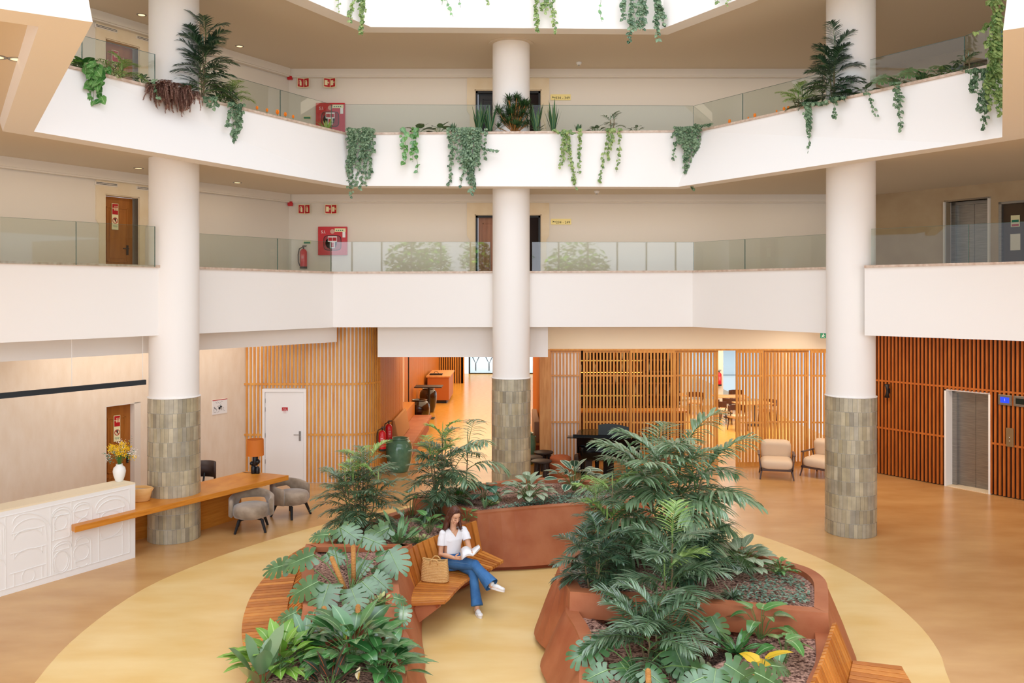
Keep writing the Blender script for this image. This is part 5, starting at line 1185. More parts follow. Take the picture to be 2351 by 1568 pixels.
def monstera_leaf(mb, base, d, up, L, W, rnd, lobes=6, curl=.18, droop=.12):
    d = Vector(d).normalized(); s = d.cross(Vector(up)).normalized(); n = s.cross(d).normalized()
    def P(u, r, sg):
        A = math.radians(128-105*u**.9); Ln = W*(.62+.42*math.sin(math.pi*min(1, u*.8+.12)))*(1-.25*u); x = .1+.85*u+0.0
        X = x*L*.86+r*Ln*math.cos(A); Yv = r*Ln*math.sin(A)*sg; z = -droop*L*(X/L)**2-curl*W*r*r+.08*W*r
        return base+d*X+s*Yv+n*z
    ks = [(0, 1), (.3, 1), (.42, .98), (.52, .84), (.75, .82), (.92, .7), (1, .3)]
    for sg in (-1, 1):
        for i in range(lobes):
            u0, u1 = i/lobes, (i+1)/lobes; uc = (u0+u1)/2; h = (u1-u0)/2
            vs = []; uv = []; ln = rnd.uniform(.93, 1.05)
            for r, k in ks:
                for e in (-1, 0, 1): vs.append(P(uc+e*h*k, r*ln, sg)); uv.append((uc, .5+.5*r*sg if e else .5+.5*max(r, .08)*sg))
            if i == 0: vs[0] = Vector(base); 
            mb.add(vs, [((3*j+q, 3*j+q+1, 3*j+q+4, 3*j+q+3) if sg < 0 else (3*j+q, 3*j+q+3, 3*j+q+4, 3*j+q+1)) for j in range(len(ks)-1) for q in (0, 1)], 0, uv)
heart = lambda t: (1.05*(1-t)**.55*min(1, (t+.10)/.16)**.5 if t > .0 else .55)
ov = lambda t: math.sin(math.pi*min(.999, t*.93+.05))**.75
lance = lambda t: math.sin(math.pi*min(.999, t**.8*.95+.04))**1.1
strap = lambda t: min(1, .55+t*1.2)*(1-t**5)
def clump(name, lab, base, n, leafm, rnd, hgt=.3, rad=.25, L=.2, W=.06, prof=ov, droop=.8, elev=(20, 75), cat='plant', petiole=True, group=None, stemm=None, fold=.12, n_seg=5, flat=False, wav=0, face=None):
    o = thing(name, lab, cat, tuple(base), group=group); base = Vector(base); lf = MB(); st = MB()
    for i in range(n):
        a = 2.4*i+rnd.uniform(-.4, .4); q = math.sqrt((i+.5)/n); e = math.radians(elev[1]-(elev[1]-elev[0])*q)
        tip = base+V(math.cos(a)*rad*q, math.sin(a)*rad*q, hgt*(1-.55*q*q)*rnd.uniform(.75, 1.1)) if petiole else base+V(math.cos(a), math.sin(a), 0)*rad*.12
        if petiole: st.tube([base+V(math.cos(a)*.02, math.sin(a)*.02, -.01), base.lerp(tip, .55)+V(0, 0, hgt*.12), tip], .004, 4)
        dd = V(math.cos(a)*math.cos(e), math.sin(a)*math.cos(e), math.sin(e)) if not flat else V(math.cos(a), math.sin(a), rnd.uniform(-.3, .35))
        if face is not None: dd = (dd+Vector(face)).normalized()
        k = rnd.uniform(.75, 1.15); blade(lf, tip, dd, L*k, W*k, droop*rnd.uniform(.6, 1.3), n_seg, fold, prof=prof, roll=rnd.uniform(-.25, .25), wav=wav)
    make('leaves', lf, leafm, o, smooth=W > .02)
    if petiole: make('stems', st, stemm or STEMG, o)
    return o
# --- tall palms in the planters
R = random.Random(11)
palm('parlour_palm', 'bushy dark parlour palm left of the woman with two pale crowns', PZ(832, 1222, .74), 1.36, 7, 13, .74, G1, R, .22, .0115, G2, 17, .3, .12, group='parlour palms in the planters', top_n=1)
palm('parlour_palm', 'tall slender parlour palm behind the woman with a bright crown', PZ(1010, 1184, .74), 1.72, 4, 14, .62, G1, R, .24, .012, G2, 17, .13, .08, group='parlour palms in the planters', top_n=2)
palm('kentia_palm', 'kentia palm with broad pale fronds leaning to the middle column', PZ(1066, 1150, .86), 1.15, 2, 6, 1.05, G3, R, .4, .021, None, 15, .25, .3, 1.7, group='kentia palms in the planters', droop=1.1, ang=60)
palm('kentia_palm', 'largest kentia palm with long arching fronds on the right planter', PZ(1545, 1275, .86), 1.62, 6, 9, 1.3, G3, R, .5, .02, None, 22, .34, .1, 1.3, group='kentia palms in the planters', droop=.9, caner=.016)
kp = bpy.data.objects['kentia_palm.001']; lf_ = MB(); st_f = MB(); kb = PZ(1545, 1275, .86)
for az_, el_, L_, ll_, lw_ in ((-1.50, 1.02, 1.15, .48, .036), (-.25, .75, 1.2, .46, .03), (.6, 1.1, 1.1, .45, .026), (2.6, 1.0, 1.15, .42, .026), (-2.5, .9, .95, .4, .026)):
    frond(lf_, st_f, kb+V(.03*math.cos(az_), -.05, .62), az_, el_, L_, 1.9 if az_ == -1.5 else 1.3, R, 15, ll_, lw_, .9, 62, .2, 5)
make('broad_fronds', lf_, leafmat('pale_kentia_leaf', '86a57c', 'a9c29a', .36), kp)['label'] = 'pale broad arching fronds'
make('frond_stalks', st_f, STEMG, kp)
palm('parlour_palm', 'parlour palm with a light green crown at the left rear of the right planter', PZ(1398, 1300, .86), 1.28, 3, 12, .62, G1, R, .24, .012, G2, 18, .16, .05, group='parlour palms in the planters', top_n=2)
palm('parlour_palm', 'parlour palm at the left rim of the right planter, dark and hanging', PZ(1368, 1352, .86), .75, 3, 9, .55, G1b, R, .22, .012, None, 17, .2, .1, group='parlour palms in the planters')
palm('parlour_palm', 'parlour palm with a single brown cane in the middle of the right planter', PZ(1538, 1445, .66), 1.22, 2, 10, .85, G1, R, .32, .014, G2, 20, .1, .35, group='parlour palms in the planters', top_n=1, caner=.014)
palm('parlour_palm', 'low spreading parlour palm in the lower bed of the right planter', PZ(1500, 1520, .64), .62, 3, 8, .75, G1, R, .27, .0125, None, 19, .25, .25, group='parlour palms in the planters')
palm('parlour_palm', 'low parlour palm behind the striped calathea on the right planter', PZ(1620, 1330, .86), .5, 3, 7, .6, G1b, R, .22, .012, None, 16, .2, .2, group='parlour palms in the planters')
# --- monsteras with individually placed leaves: (px, py, depth, size, heading deg, tilt)
def monstera(lab, base, leaves, rnd, poles=(), m=G4):
    o = thing('monstera', lab, 'plant', tuple(base), group='monsteras in the planters'); base = Vector(base); lf = MB(); st = MB()
    for px, py, Y, sz, az, tl in leaves:
        sz *= .84; p = PY(px, py, Y); a = math.radians(az); d = V(math.cos(a)*math.cos(tl), math.sin(a)*math.cos(tl), -math.sin(tl)); b = p-d*sz*.45
        up = V(0, -.55, 1); monstera_leaf(lf, b, d, up, sz, sz*.55, rnd); sx_ = d.cross(up).normalized(); nn_ = sx_.cross(d).normalized(); lf.tube([b+d*sz*q*.86+nn_*(.003-.12*sz*(q*.86)**2) for q in (0, .3, .6, .95)], [.006, .005, .004, .002], 4, 1); src = base+V(rnd.uniform(-.05, .05), rnd.uniform(-.05, .05), .0)
        mid = src.lerp(b, .6)+V(0, 0, .12*(b-src).length); st.tube([src, src.lerp(mid, .55)+V(0, 0, .03), mid, b, b+d*sz*.12], .0065, 5)
    make('leaves', lf, [m, RIB], o, smooth=True); make('leaf_stalks', st, STEMG, o)
    for q in poles: make('moss_pole', MB().tube([PY(*q[0]), PY(*q[1])], .028, 12).ball(PY(*q[1]), .028), MOSS, o, smooth=True)['label'] = 'brown coir moss pole'
    return o
monstera('large monstera on coir poles in the upper bed of the left planter', PZ(800, 1375, .86), [
    (800, 1222, 10.6, .42, -35, .25), (868, 1222, 10.9, .40, -160, .3), (855, 1240, 10.5, .36, -20, .2), (690, 1284, 10.2, .44, 195, .25), (770, 1275, 10.4, .32, -20, .2), (905, 1285, 10.3, .5, -60, .45),
    (826, 1300, 10.2, .34, -110, .35), (745, 1368, 9.5, .48, -95, .45), (700, 1350, 9.6, .42, 200, .35), (815, 1372, 9.45, .38, -60, .5), (845, 1348, 9.6, .3, -40, .35), (873, 1335, 9.9, .34, -30, .45),
    (640, 1300, 10.3, .4, 190, .15), (735, 1228, 10.7, .3, 170, .05), (880, 1315, 10.4, .36, -80, .4)], R,
    [((793, 1355, 9.7), (762, 1282, 9.75)), ((812, 1345, 10.0), (811, 1256, 10.05))])
monstera('small leaved monstera between two short coir poles in the left planter', PZ(790, 1452, .66), [
    (661, 1414, 9.2, .26, 200, .3), (718, 1415, 9.15, .2, -90, .3), (790, 1412, 9.1, .28, -50, .5), (838, 1413, 9.1, .2, -100, .5), (918, 1375, 9.3, .2, 20, .3), (925, 1412, 9.0, .24, -95, 1.0), (690, 1430, 9.4, .3, -120, .8), (608, 1490, 8.9, .26, 215, .6)], R,
    [((822, 1458, 8.95), (822, 1393, 9.0)), ((755, 1450, 8.95), (744, 1397, 9.0)), ], )
monstera('monstera reaching over the left rim of the right planter', PZ(1470, 1560, .64), [
    (1345, 1495, 8.5, .42, 200, .3), (1390, 1465, 8.7, .36, 160, .15), (1430, 1372, 9.4, .34, 40, .1), (1645, 1440, 9.1, .36, -70, .6), (1440, 1540, 8.3, .34, -60, .35), (1560, 1510, 8.3, .44, -80, .35), (1620, 1540, 8.1, .4, 10, .3), (1370, 1548, 8.1, .3, 190, .3), (1500, 1553, 8.0, .3, -40, .3)], R,
    [((1490, 1600, 7.9), (1488, 1541, 7.95)), ((1571, 1500, 8.9), (1571, 1440, 9.0))])
monstera('monstera with broad leaves at the bottom edge of the right planter', PZ(1680, 1590, .64), [
    (1700, 1545, 7.9, .42, -30, .35), (1765, 1560, 7.7, .36, -10, .4), (1640, 1560, 7.8, .36, -110, .35), (1590, 1565, 7.8, .3, 190, .3), (1790, 1530, 8.0, .26, 20, .2)], R)
# --- leafy clumps: left planter front
pk = 'leafy plants in the left planter'
clump('peace_lily', 'large glossy peace lily at the front of the left planter', PZ(810, 1530, .64), 54, G5, R, .36, .36, .37, .085, lance, .9, (25, 70), group=pk, wav=.12)
clump('peace_lily', 'peace lily at the bottom left corner of the left planter', PZ(640, 1548, .64), 44, G5b, R, .3, .32, .29, .062, lance, .8, (25, 70), group=pk, wav=.12)
clump('peace_lily', 'dark peace lily leaves spilling over the right rim of the left planter', PZ(880, 1560, .64), 28, G5, R, .25, .24, .32, .065, lance, .9, (15, 60), group=pk)
clump('broad_leaf_plant', 'broad grey green leaf plant cut by the bottom edge at far left', PZ(600, 1600, .6), 9, G3, R, .35, .12, .34, .09, ov, .4, (50, 85), group=pk)
clump('peace_lily', 'peace lily between the light lily and the wooden bench end', PZ(700, 1512, .64), 36, G5, R, .24, .24, .26, .045, lance, .8, (20, 70), group=pk)
clump('croton', 'dark croton with red veins at the bottom edge of the left planter', PZ(760, 1600, .64), 12, G15, R, .25, .16, .26, .05, lance, .5, (35, 80), group=pk)
def lily(px, py, Y, lab, c):
    p = PY(px, py, Y); o = thing('lily_flower', lab, 'flower', tuple(p), group='lily flowers in the left planter'); mb = MB(); blade(mb, p, V(.15, -.1, 1), .13, .035, -.2, 5, .6, prof=ov); make('spathe', mb, c, o, smooth=True)
    make('spadix', MB().tube([p+V(.0, -.012, .01), p+V(.01, -.012, .07)], .007, 6), GOLD, o); make('stalk', MB().tube([p-V(.02, 0, .3), p-V(0, 0, .12), p], .004, 5), STEMG, o)
wf = mat('cream_spathe', 'f3ecc4', .5)
lily(900, 1470, 8.7, 'cream lily flower standing at the right of the left planter', wf); lily(823, 1560, 8.0, 'white lily flower at the bottom edge of the left planter', wf)
lily(795, 1470, 8.6, 'yellow green lily bud above the peace lily', MATS['light_lily_leaf']); lily(778, 1442, 8.7, 'slim green lily bud beside the coir pole', MATS['light_lily_leaf'])
clump('variegated_plant', 'small yellow variegated plant in the upper bed of the left planter', PZ(872, 1392, .86), 40, G18, R, .1, .13, .06, .018, ov, .4, (20, 80), group=pk)
clump('variegated_plant', 'low variegated plant beside the bench back behind the bag', PZ(962, 1244, .75), 60, G18, R, .06, .22, .05, .016, ov, .4, (20, 80), group=pk)
clump('variegated_plant', 'small creeping green plant at the right of the lower left bed', PZ(890, 1490, .64), 50, G12, R, .14, .16, .05, .016, ov, .4, (20, 80), group=pk)
clump('birds_nest_fern', "pale bird's nest fern with long wavy fronds behind the monstera", PZ(915, 1252, .75), 17, G12, R, .05, .1, .52, .038, strap, .55, (35, 85), petiole=False, group=pk, n_seg=9, wav=.5)
clump('philodendron', 'philodendron with light heart leaves left of the woman', PZ(985, 1222, .75), 13, G17, R, .28, .22, .2, .07, heart, .9, (10, 50), group=pk)
clump('philodendron', 'tall philodendron with few leaves beside the planter corner', PZ(945, 1185, .75), 7, G17, R, .42, .18, .17, .06, heart, .9, (10, 50), group=pk)
clump('philodendron', 'philodendron leaves peeking out right of the woman', PZ(1072, 1200, .76), 8, G17, R, .22, .14, .13, .045, heart, .9, (10, 50), group=pk)
# --- back planter
pk = 'leafy plants in the back planter'
clump('round_leaf_calathea', 'round leaved calathea on a tall stalk left in the back planter', PZ(1110, 1150, .86), 12, G9, R, .3, .2, .2, .1, ov, .9, (5, 50), group=pk)
clump('calathea', 'pale striped calathea left of centre in the back planter', PZ(1212, 1150, .86), 52, G7, R, .36, .34, .2, .06, ov, .8, (10, 60), group=pk)
clump('calathea', 'dark calathea with cream leaf margins before the stools', PZ(1318, 1125, .86), 30, G8, R, .42, .36, .27, .085, ov, .7, (10, 60), group=pk)
clump('fern', 'bright green fern at the foot of the tall slender palm', PZ(1052, 1152, .86), 60, leafmat('bright_fern', '3f7a2c', '5d9a3c', .45), R, .16, .2, .1, .02, ov, .5, (20, 80), group=pk)
clump('variegated_plant', 'little yellow variegated plant near the corner of the back planter', PZ(1126, 1160, .86), 30, G18, R, .07, .12, .06, .02, ov, .4, (20, 80), group=pk)
clump('spiky_succulent', 'small upright green succulent behind the womans shoulder', PZ(1113, 1168, .86), 16, G12, R, .05, .05, .2, .014, lance, .1, (60, 88), petiole=False, group=pk)
# --- right planter
pk = 'leafy plants in the right planter'
clump('calathea', 'pale striped calathea at the upper right of the right planter', PZ(1700, 1312, .86), 44, G7, R, .3, .3, .22, .065, ov, .8, (10, 60), group=pk)
clump('philodendron', 'small green philodendron along the right rim', PZ(1790, 1318, .86), 34, G17, R, .16, .22, .09, .032, heart, .9, (10, 50), group=pk)
clump('spider_fern', 'tufted green fern beside the inner wall of the right planter', PZ(1682, 1372, .86), 60, G1, R, .03, .06, .2, .01, lance, .7, (15, 75), petiole=False, group=pk)
clump('anthurium', 'anthurium with yellow spotted leaves below the inner wall', PZ(1745, 1465, .64), 15, G17, R, .32, .26, .24, .08, heart, 1.0, (5, 50), group=pk)
clump('anthurium', 'anthurium with drooping leaves near the lower right rim', PZ(1800, 1520, .64), 9, G17, R, .3, .16, .22, .075, heart, 1.1, (5, 40), group=pk)
clump('yellow_leaf_plant', 'plant with large bright yellow leaf at the bottom right', PZ(1748, 1575, .64), 4, G16, R, .3, .1, .26, .09, heart, .9, (20, 50), group=pk)
clump('birds_nest_fern', "dark bird's nest fern in the lower bed of the right planter", PZ(1690, 1500, .64), 18, G5, R, .03, .05, .34, .026, strap, .5, (20, 75), petiole=False, group=pk, n_seg=8, wav=.4)
# --- ground cover, counted as stuff
def cover(lab, pxs, z, n, m, rnd, s=.05):
    P = [PZ(x, y, z) for x, y in pxs]; lf = MB(); c = sum(P, V(0, 0, 0))/len(P)
    for i in range(n):
        k = rnd.randrange(len(P)); a, b = P[k], P[(k+1) % len(P)]; t = rnd.random(); r = math.sqrt(rnd.random()); p = c+((a.lerp(b, t))-c)*r; an = rnd.uniform(0, 6.28)
        blade(lf, p+V(0, 0, rnd.uniform(0, .05)), V(math.cos(an), math.sin(an), rnd.uniform(0, .5)), s*rnd.uniform(.7, 1.3), s*.36, .7, 2, .1, prof=ov)
    o = make('ground_cover', lf, m); tag(o, lab, 'plants', kind='stuff')
cover('silvery creeping ground cover along the front rim of the back planter', [(1125, 1172), (1213, 1160), (1352, 1150), (1440, 1140), (1425, 1118), (1330, 1130), (1230, 1146)], .87, 1100, G10, R)
cover('silvery creeping ground cover on the upper bed of the right planter', [(1700, 1345), (1790, 1318), (1850, 1340), (1862, 1385), (1780, 1388), (1690, 1370)], .87, 420, G10, R)
cover('silvery creeping ground cover inside the left rim of the right planter', [(1312, 1290), (1340, 1262), (1380, 1290), (1370, 1340), (1330, 1340)], .87, 320, G10, R)
cover('small creepers at the right end of the left planter', [(880, 1380), (905, 1370), (908, 1405), (880, 1408)], .87, 60, G12, R)
# ---------------------------------------------------------------- gallery plants
def face2(px):
    K = [(163, 12.66), (795, 17.95), (1603, 17.9), (2212, 12.9), (2330, 12.0)]
    for (a, ya), (b, yb) in zip(K, K[1:]):
        if px <= b: t = (px-a)/(b-a); return 1/((1-t)/ya+t/yb)
    return 12.0
def face3(px):
    K = [(707, 15.3), (851, 16.9), (1518, 16.95), (1691, 15.3)]
    px = min(max(px, 707), 1691)
    for (a, ya), (b, yb) in zip(K, K[1:]):
        if px <= b: t = (px-a)/(b-a); return 1/((1-t)/ya+t/yb)
def trail(name, lab, lv, strands, m, rnd, s=.075, dens=1., prof=heart, top=None):
    """strands: (px0, py0, px1, py1, width px) hanging lines"""
    fy = face2 if lv == 2 else face3; px0, py0 = strands[0][:2]; Y = fy(px0)-.1
    o = thing(name, lab, 'plant', tuple(PY(px0, py0, Y)), group='trailing plants on the gallery parapets'); lf = MB(); st = MB()
    for x0, y0, x1, y1, wd in strands:
        a = PY(x0, y0, fy(x0)-.1); b = PY(x1, y1, fy((x0+x1)/2)-.12-(.1 if lv == 2 else .0)); L = (b-a).length; k = max(3, int(L/.09)); ns = max(1, round(wd/8.5))
        for q in range(ns):
            ox = (rnd.random()-.5)*wd*(Y/F); L2 = rnd.uniform(.55, 1) if q else 1; pts = [a+V(ox*.8, .16, .06), a+V(ox, 0, .04)]
            for i in range(1, k+1):
                t = i/k*L2; pts.append(a.lerp(b, t)+V(ox*(1-t*.5)+rnd.uniform(-.018, .018), rnd.uniform(-.02, .01), 0))
            st.tube(pts, .0035, 4, cap=False)
            for i in range(len(pts)-1):
                for j in range(max(1, int(dens*(pts[i+1]-pts[i]).length/.027))):
                    p = pts[i].lerp(pts[i+1], rnd.random()); an = rnd.uniform(0, 6.28)
                    d = V(math.cos(an)*.8, -abs(math.sin(an))*.5-.1, -.55+rnd.uniform(-.5, .4)); sz = s*rnd.uniform(.6, 1.2)
                    blade(lf, p+V(rnd.uniform(-.02, .02), rnd.uniform(-.03, 0), 0), d, sz, sz*.5, .3, 3, .12, up=V(0, -1, .35), prof=prof)
    make('leaves', lf, m, o); make('vines', st, STEMG, o); return o
T_ = trail
T_('trailing_philodendron', 'trailing philodendron with large light leaves at far left of level two', 2, [(215, 158, 206, 285, 14), (232, 160, 228, 240, 16), (205, 150, 228, 200, 30)], G17, R, .15, .45)
T_('trailing_ivy', 'silvery ivy trailing right of the small bright palm', 2, [(545, 245, 530, 360, 22), (552, 245, 552, 305, 20), (480, 228, 500, 250, 40), (525, 240, 520, 290, 20)], G6, R)
T_('trailing_ivy', 'small ivy wisp beside the purple heather', 2, [(355, 188, 362, 226, 10)], G6, R, .06)
T_('trailing_ivy', 'dense ivy curtain at the left corner of level two', 2, [(825, 300, 812, 452, 50), (815, 300, 800, 400, 30), (845, 300, 845, 425, 22), (825, 298, 825, 365, 60), (850, 300, 855, 350, 14)], G6, R)
T_('trailing_philodendron', 'light philodendron trailing left of centre on level two', 2, [(925, 298, 930, 375, 16), (948, 298, 950, 372, 18), (950, 300, 958, 398, 5)], G17, R, .12, .5)
T_('trailing_ivy', 'widest dense ivy curtain left of the middle column', 2, [(1060, 300, 1085, 445, 40), (1045, 300, 1030, 430, 20), (1080, 298, 1070, 420, 60), (1060, 298, 1060, 380, 70), (1105, 300, 1105, 390, 30), (1100, 340, 1145, 346, 6), (1085, 298, 1055, 430, 20)], G6, R)
T_('trailing_ivy', 'two fine ivy trails right of the middle column', 2, [(1300, 305, 1290, 385, 14), (1298, 305, 1322, 438, 14), (1328, 300, 1328, 400, 14), (1300, 303, 1305, 350, 26), (1270, 302, 1335, 306, 16)], G6b, R, .065)
T_('trailing_ivy', 'pair of light ivy trails under the small spindly palm', 2, [(1402, 300, 1378, 418, 14), (1425, 300, 1418, 395, 10), (1404, 300, 1400, 340, 20)], G6b, R, .07)
T_('trailing_ivy', 'dense ivy curtain at the right corner of level two', 2, [(1590, 295, 1590, 432, 30), (1570, 296, 1565, 400, 40), (1575, 296, 1590, 370, 60), (1555, 300, 1538, 318, 8), (1600, 290, 1635, 283, 18), (1560, 300, 1545, 370, 10)], G6, R)
T_('trailing_ivy', 'long narrow ivy trail left of the right palm', 2, [(1855, 242, 1859, 352, 18), (1862, 240, 1905, 230, 30), (1858, 240, 1858, 300, 22)], G6, R)
T_('trailing_ivy', 'short ivy wisp below the right palm', 2, [(1915, 232, 1917, 270, 10), (1920, 228, 1935, 222, 24)], G6, R)
T_('trailing_ivy', 'short ivy wisp right of the right column on level two', 2, [(1990, 218, 2008, 268, 10)], G6, R, .06)
T_('trailing_ivy', 'thin ivy trail under the first right hand monstera', 2, [(2062, 195, 2068, 300, 12), (2058, 195, 2062, 250, 14)], G6, R, .065)
T_('trailing_ivy', 'long leafy ivy trail near the right end of level two', 2, [(2250, 165, 2254, 300, 22), (2265, 165, 2262, 255, 20), (2235, 165, 2228, 215, 24)], G6, R)
T_('trailing_ivy', 'thick ivy column cascading along the right edge of the picture', 2, [(2290, 8, 2282, 170, 26), (2285, 60, 2290, 265, 24), (2295, 0, 2272, 105, 18), (2270, 60, 2240, 75, 10), (2280, 100, 2262, 250, 30)], G6b, R, .085)
T_('hanging_ivy', 'small hanging ivy tip at the top left of level three', 3, [(780, -30, 780, 26, 8)], G6b, R, .06)
T_('hanging_ivy', 'hanging ivy bunch left of centre on level three', 3, [(825, -20, 826, 82, 22), (815, -20, 803, 50, 14), (832, -20, 838, 50, 16)], G6b, R, .07)
T_('hanging_philodendron', 'sparse hanging philodendron vine on level three', 3, [(1020, -20, 1040, 38, 5), (1050, -20, 1058, 18, 4), (1012, -20, 1014, 12, 12)], G17, R, .1, .3)
T_('hanging_ivy', 'tiny ivy tip above the middle column', 3, [(1120, -20, 1120, 14, 6)], G6b, R, .06)
T_('hanging_ivy', 'twin hanging ivy trails right of the middle column on level three', 3, [(1232, -20, 1237, 76, 16), (1262, -20, 1274, 80, 14), (1240, -20, 1245, 30, 34)], G6b, R, .075)
T_('hanging_philodendron', 'single hanging vine leaf between ivy bunches on level three', 3, [(1376, -20, 1380, 50, 4)], G17, R, .08, .35)
T_('hanging_ivy', 'densest hanging ivy bunch right of centre on level three', 3, [(1455, -20, 1450, 98, 30), (1475, -20, 1470, 70, 34), (1515, -20, 1512, 92, 26), (1500, -20, 1525, 60, 26), (1435, -20, 1432, 45, 16)], G6, R, .085)
T_('hanging_ivy', 'small hanging ivy tip at the right end of level three', 3, [(1650, -20, 1650, 6, 22), (1668, -20, 1670, 14, 8)], G6b, R, .07)
# heather
rnd = R; hp = PY(402, 205, 14.2); o = thing('hanging_heather', 'purple brown heather like fern hanging over the level two parapet', 'plant', tuple(hp)); lf = MB(); st = MB()
for i in range(170):
    x = rnd.uniform(362, 450); p = PY(x, 196+(x-355)*.22+rnd.uniform(-6, 14), face2(x)-.02); a = rnd.uniform(-2.6, -.5)
    frond(lf, st, p, a, rnd.uniform(.0, .8), rnd.uniform(.3, .6), rnd.uniform(1.9, 2.4), rnd, 22, .06, .011, .4, 50, .05, 2)
make('fronds', lf, G14, o); make('stems', st, mat('heather_stem', '6a3e34', .7), o)
# potted palms on level two
zp = 7.78
def on2(px, dy=.28): Y = face2(px)+dy; return V((px-CX)*Y/F, Y, zp)
palm('parlour_palm', 'tall dark palm in front of the left column on level two', on2(468), 1.6, 3, 15, .68, G1b, R, .26, .014, None, 19, .1, .15, group='palms on the level two parapet', bend=1.1)
palm('areca_palm', 'small bright areca palm right of the tall left palm', on2(530), .42, 4, 5, .5, G2, R, .17, .009, None, 13, .22, .3, group='palms on the level two parapet')
palm('areca_palm', 'bright areca palm before the level two wood door', on2(278), .32, 4, 5, .45, G2, R, .15, .008, None, 12, .22, .3, group='palms on the level two parapet')
palm('parlour_palm', 'tall dark palm in front of the right column on level two', on2(1915), 1.35, 3, 14, .66, G1b, R, .25, .014, None, 19, .1, .1, group='palms on the level two parapet', bend=1.1)
palm('areca_palm', 'bright areca palm left of the tall right palm', on2(1838), .38, 4, 5, .52, G2, R, .17, .009, None, 13, .22, .3, group='palms on the level two parapet')
palm('areca_palm', 'small spindly palm right of the middle column on level two', on2(1408), .42, 2, 5, .36, G1, R, .12, .008, None, 11, .12, .2, group='palms on the level two parapet')
palm('areca_palm', 'small palm near the right end of level two', on2(2222), .3, 2, 5, .3, G1, R, .12, .008, None, 10, .12, .2, group='palms on the level two parapet')
gk = 'small plants on the level two parapet'
for px, h, l, n in ((1100, .62, 'snake plant group left of the bushy dracaena', 9), (1124, .66, 'snake plant right beside the middle column', 8), (1231, .66, 'snake plant immediately right of the bushy dracaena', 8), (1270, .72, 'tall pointed snake plant standing alone right of the column', 7), (1328, .22, 'tuft of short spiky leaves above the twin ivy trails', 12), (1040, .24, 'short spiky tuft above the widest ivy curtain', 10)):
    clump('snake_plant', l, on2(px), int(n*1.7), G11, R, .0, .16, h, .03 if h > .3 else .016, strap if h < .3 else lance, .02, (70, 88), petiole=False, group=gk, fold=.3)
clump('agave', 'light green spiky agave before the level two hose cabinet', on2(750, .22), 14, G2, R, 0, .1, .26, .02, lance, .15, (30, 80), petiole=False, group=gk)
dr = thing('dracaena', 'bushy dracaena in front of the middle column on level two', 'plant', tuple(on2(1180)), group=gk); lf = MB(); st = MB(); b = on2(1180)
for i in range(64):
    a = rnd.uniform(0, 6.28); rr = math.sqrt(rnd.random())*.36; t = b+V(rr*math.cos(a), rr*math.sin(a)*.5-.08, rnd.uniform(.14, .84)*(1-.5*rr)); st.tube([b+V(rnd.uniform(-.06, .06), 0, 0), b.lerp(t, .5), t], .009, 5)
    for j in range(34): 
        a = rnd.uniform(0, 6.28); e = rnd.uniform(-.2, 1.3); blade(lf, t, V(math.cos(a)*math.cos(e), math.sin(a)*math.cos(e), math.sin(e)), rnd.uniform(.12, .19), .0085, .5, 3, .2)
make('leaves', lf, G13, dr); make('stems', st, mat('orange_stem', 'a8743c', .6), dr)
for px, n, L, l, m in ((195, 14, .2, 'glossy philodendron mound at the left end of level two', G17), (960, 6, .24, 'monstera leaves left of the ivy curtain on level two', G4), (1008, 7, .22, 'dark round leaf plant between monstera and ivy', G4), (1235, 6, .12, 'small leafy creeper at the column foot on level two', G6), (1370, 14, .1, 'low creeper left of the small spindly palm', G6), (1460, 10, .09, 'low creeper right of the small spindly palm', G6), (1945, 10, .16, 'low leafy plant at the foot of the tall right palm', G4), (1850, 8, .18, 'dark leaves under the right areca palm', G4), (425, 12, .14, 'leafy plant above the purple heather', G4), (505, 12, .12, 'leafy plant under the small bright areca', G6), (1985, 8, .14, 'small plant right of the right column', G6), (2190, 10, .12, 'low leafy mound near the right end of level two', G6), (325, 14, .08, 'low creeper left of the purple heather', G6), (2160, 8, .1, 'small pale leafy sprig by the right glass panel', G6b), (177, 18, .1, 'yellow green leafy plant at the very left of level two', G5b)):
    clump('leafy_plant', l, on2(px), int(n*1.5), m, R, .15, .18, L*1.25, L*.45, heart, .7, (5, 60), group=gk)
for px, l in ((2056, 'monstera with pale leaf right of the right column on level two'), (2118, 'wide dark monstera on the right of level two')):
    b = on2(px); o = thing('monstera', l, 'plant', tuple(b), group=gk); lf = MB(); st = MB()
    for i in range(6):
        a = 1.05*i+.3; t = b+V(.16*math.cos(a), .12*math.sin(a)-.02, .16+.05*(i % 3)); d = V(math.cos(a), math.sin(a)*.6-.3, -.25); monstera_leaf(lf, t, d, V(0, -.6, 1), .26, .15, R, 5); st.tube([b, b.lerp(t, .6)+V(0, 0, .03), t], .005, 4)
    make('leaves', lf, G4, o, smooth=True); make('leaf_stalks', st, STEMG, o)
ORF = mat('orange_petal', 'f08a1c', .5)
for k, (px, s) in enumerate(((590, .05), (613, .05), (637, .07), (655, .06), (673, .05), (1675, .06), (1718, .035), (1733, .06), (1783, .035), (1800, .05), (1810, .05))):
    b = on2(px, .06); o = thing('orange_flower', ('first second third fourth fifth'.split()[k]+' orange cup flower from the left, on the left half of the level two coping') if k < 5 else ('first second third fourth fifth sixth'.split()[k-5]+' orange cup flower from the left, on the right half of the level two coping'), 'flower', tuple(b), group='orange flowers on the level two coping')
    w = MB(); 
    for j in range(5): a = j*1.2566; blade(w, b+V(0, 0, .03), V(math.cos(a)*.3, math.sin(a)*.3, 1), s*1.5, s*.5, -.15, 4, .3, prof=ov)
    make('petals', w, ORF, o); make('stem', MB().tube([b, b+V(0, 0, .04)], .006, 5), STEMG, o)
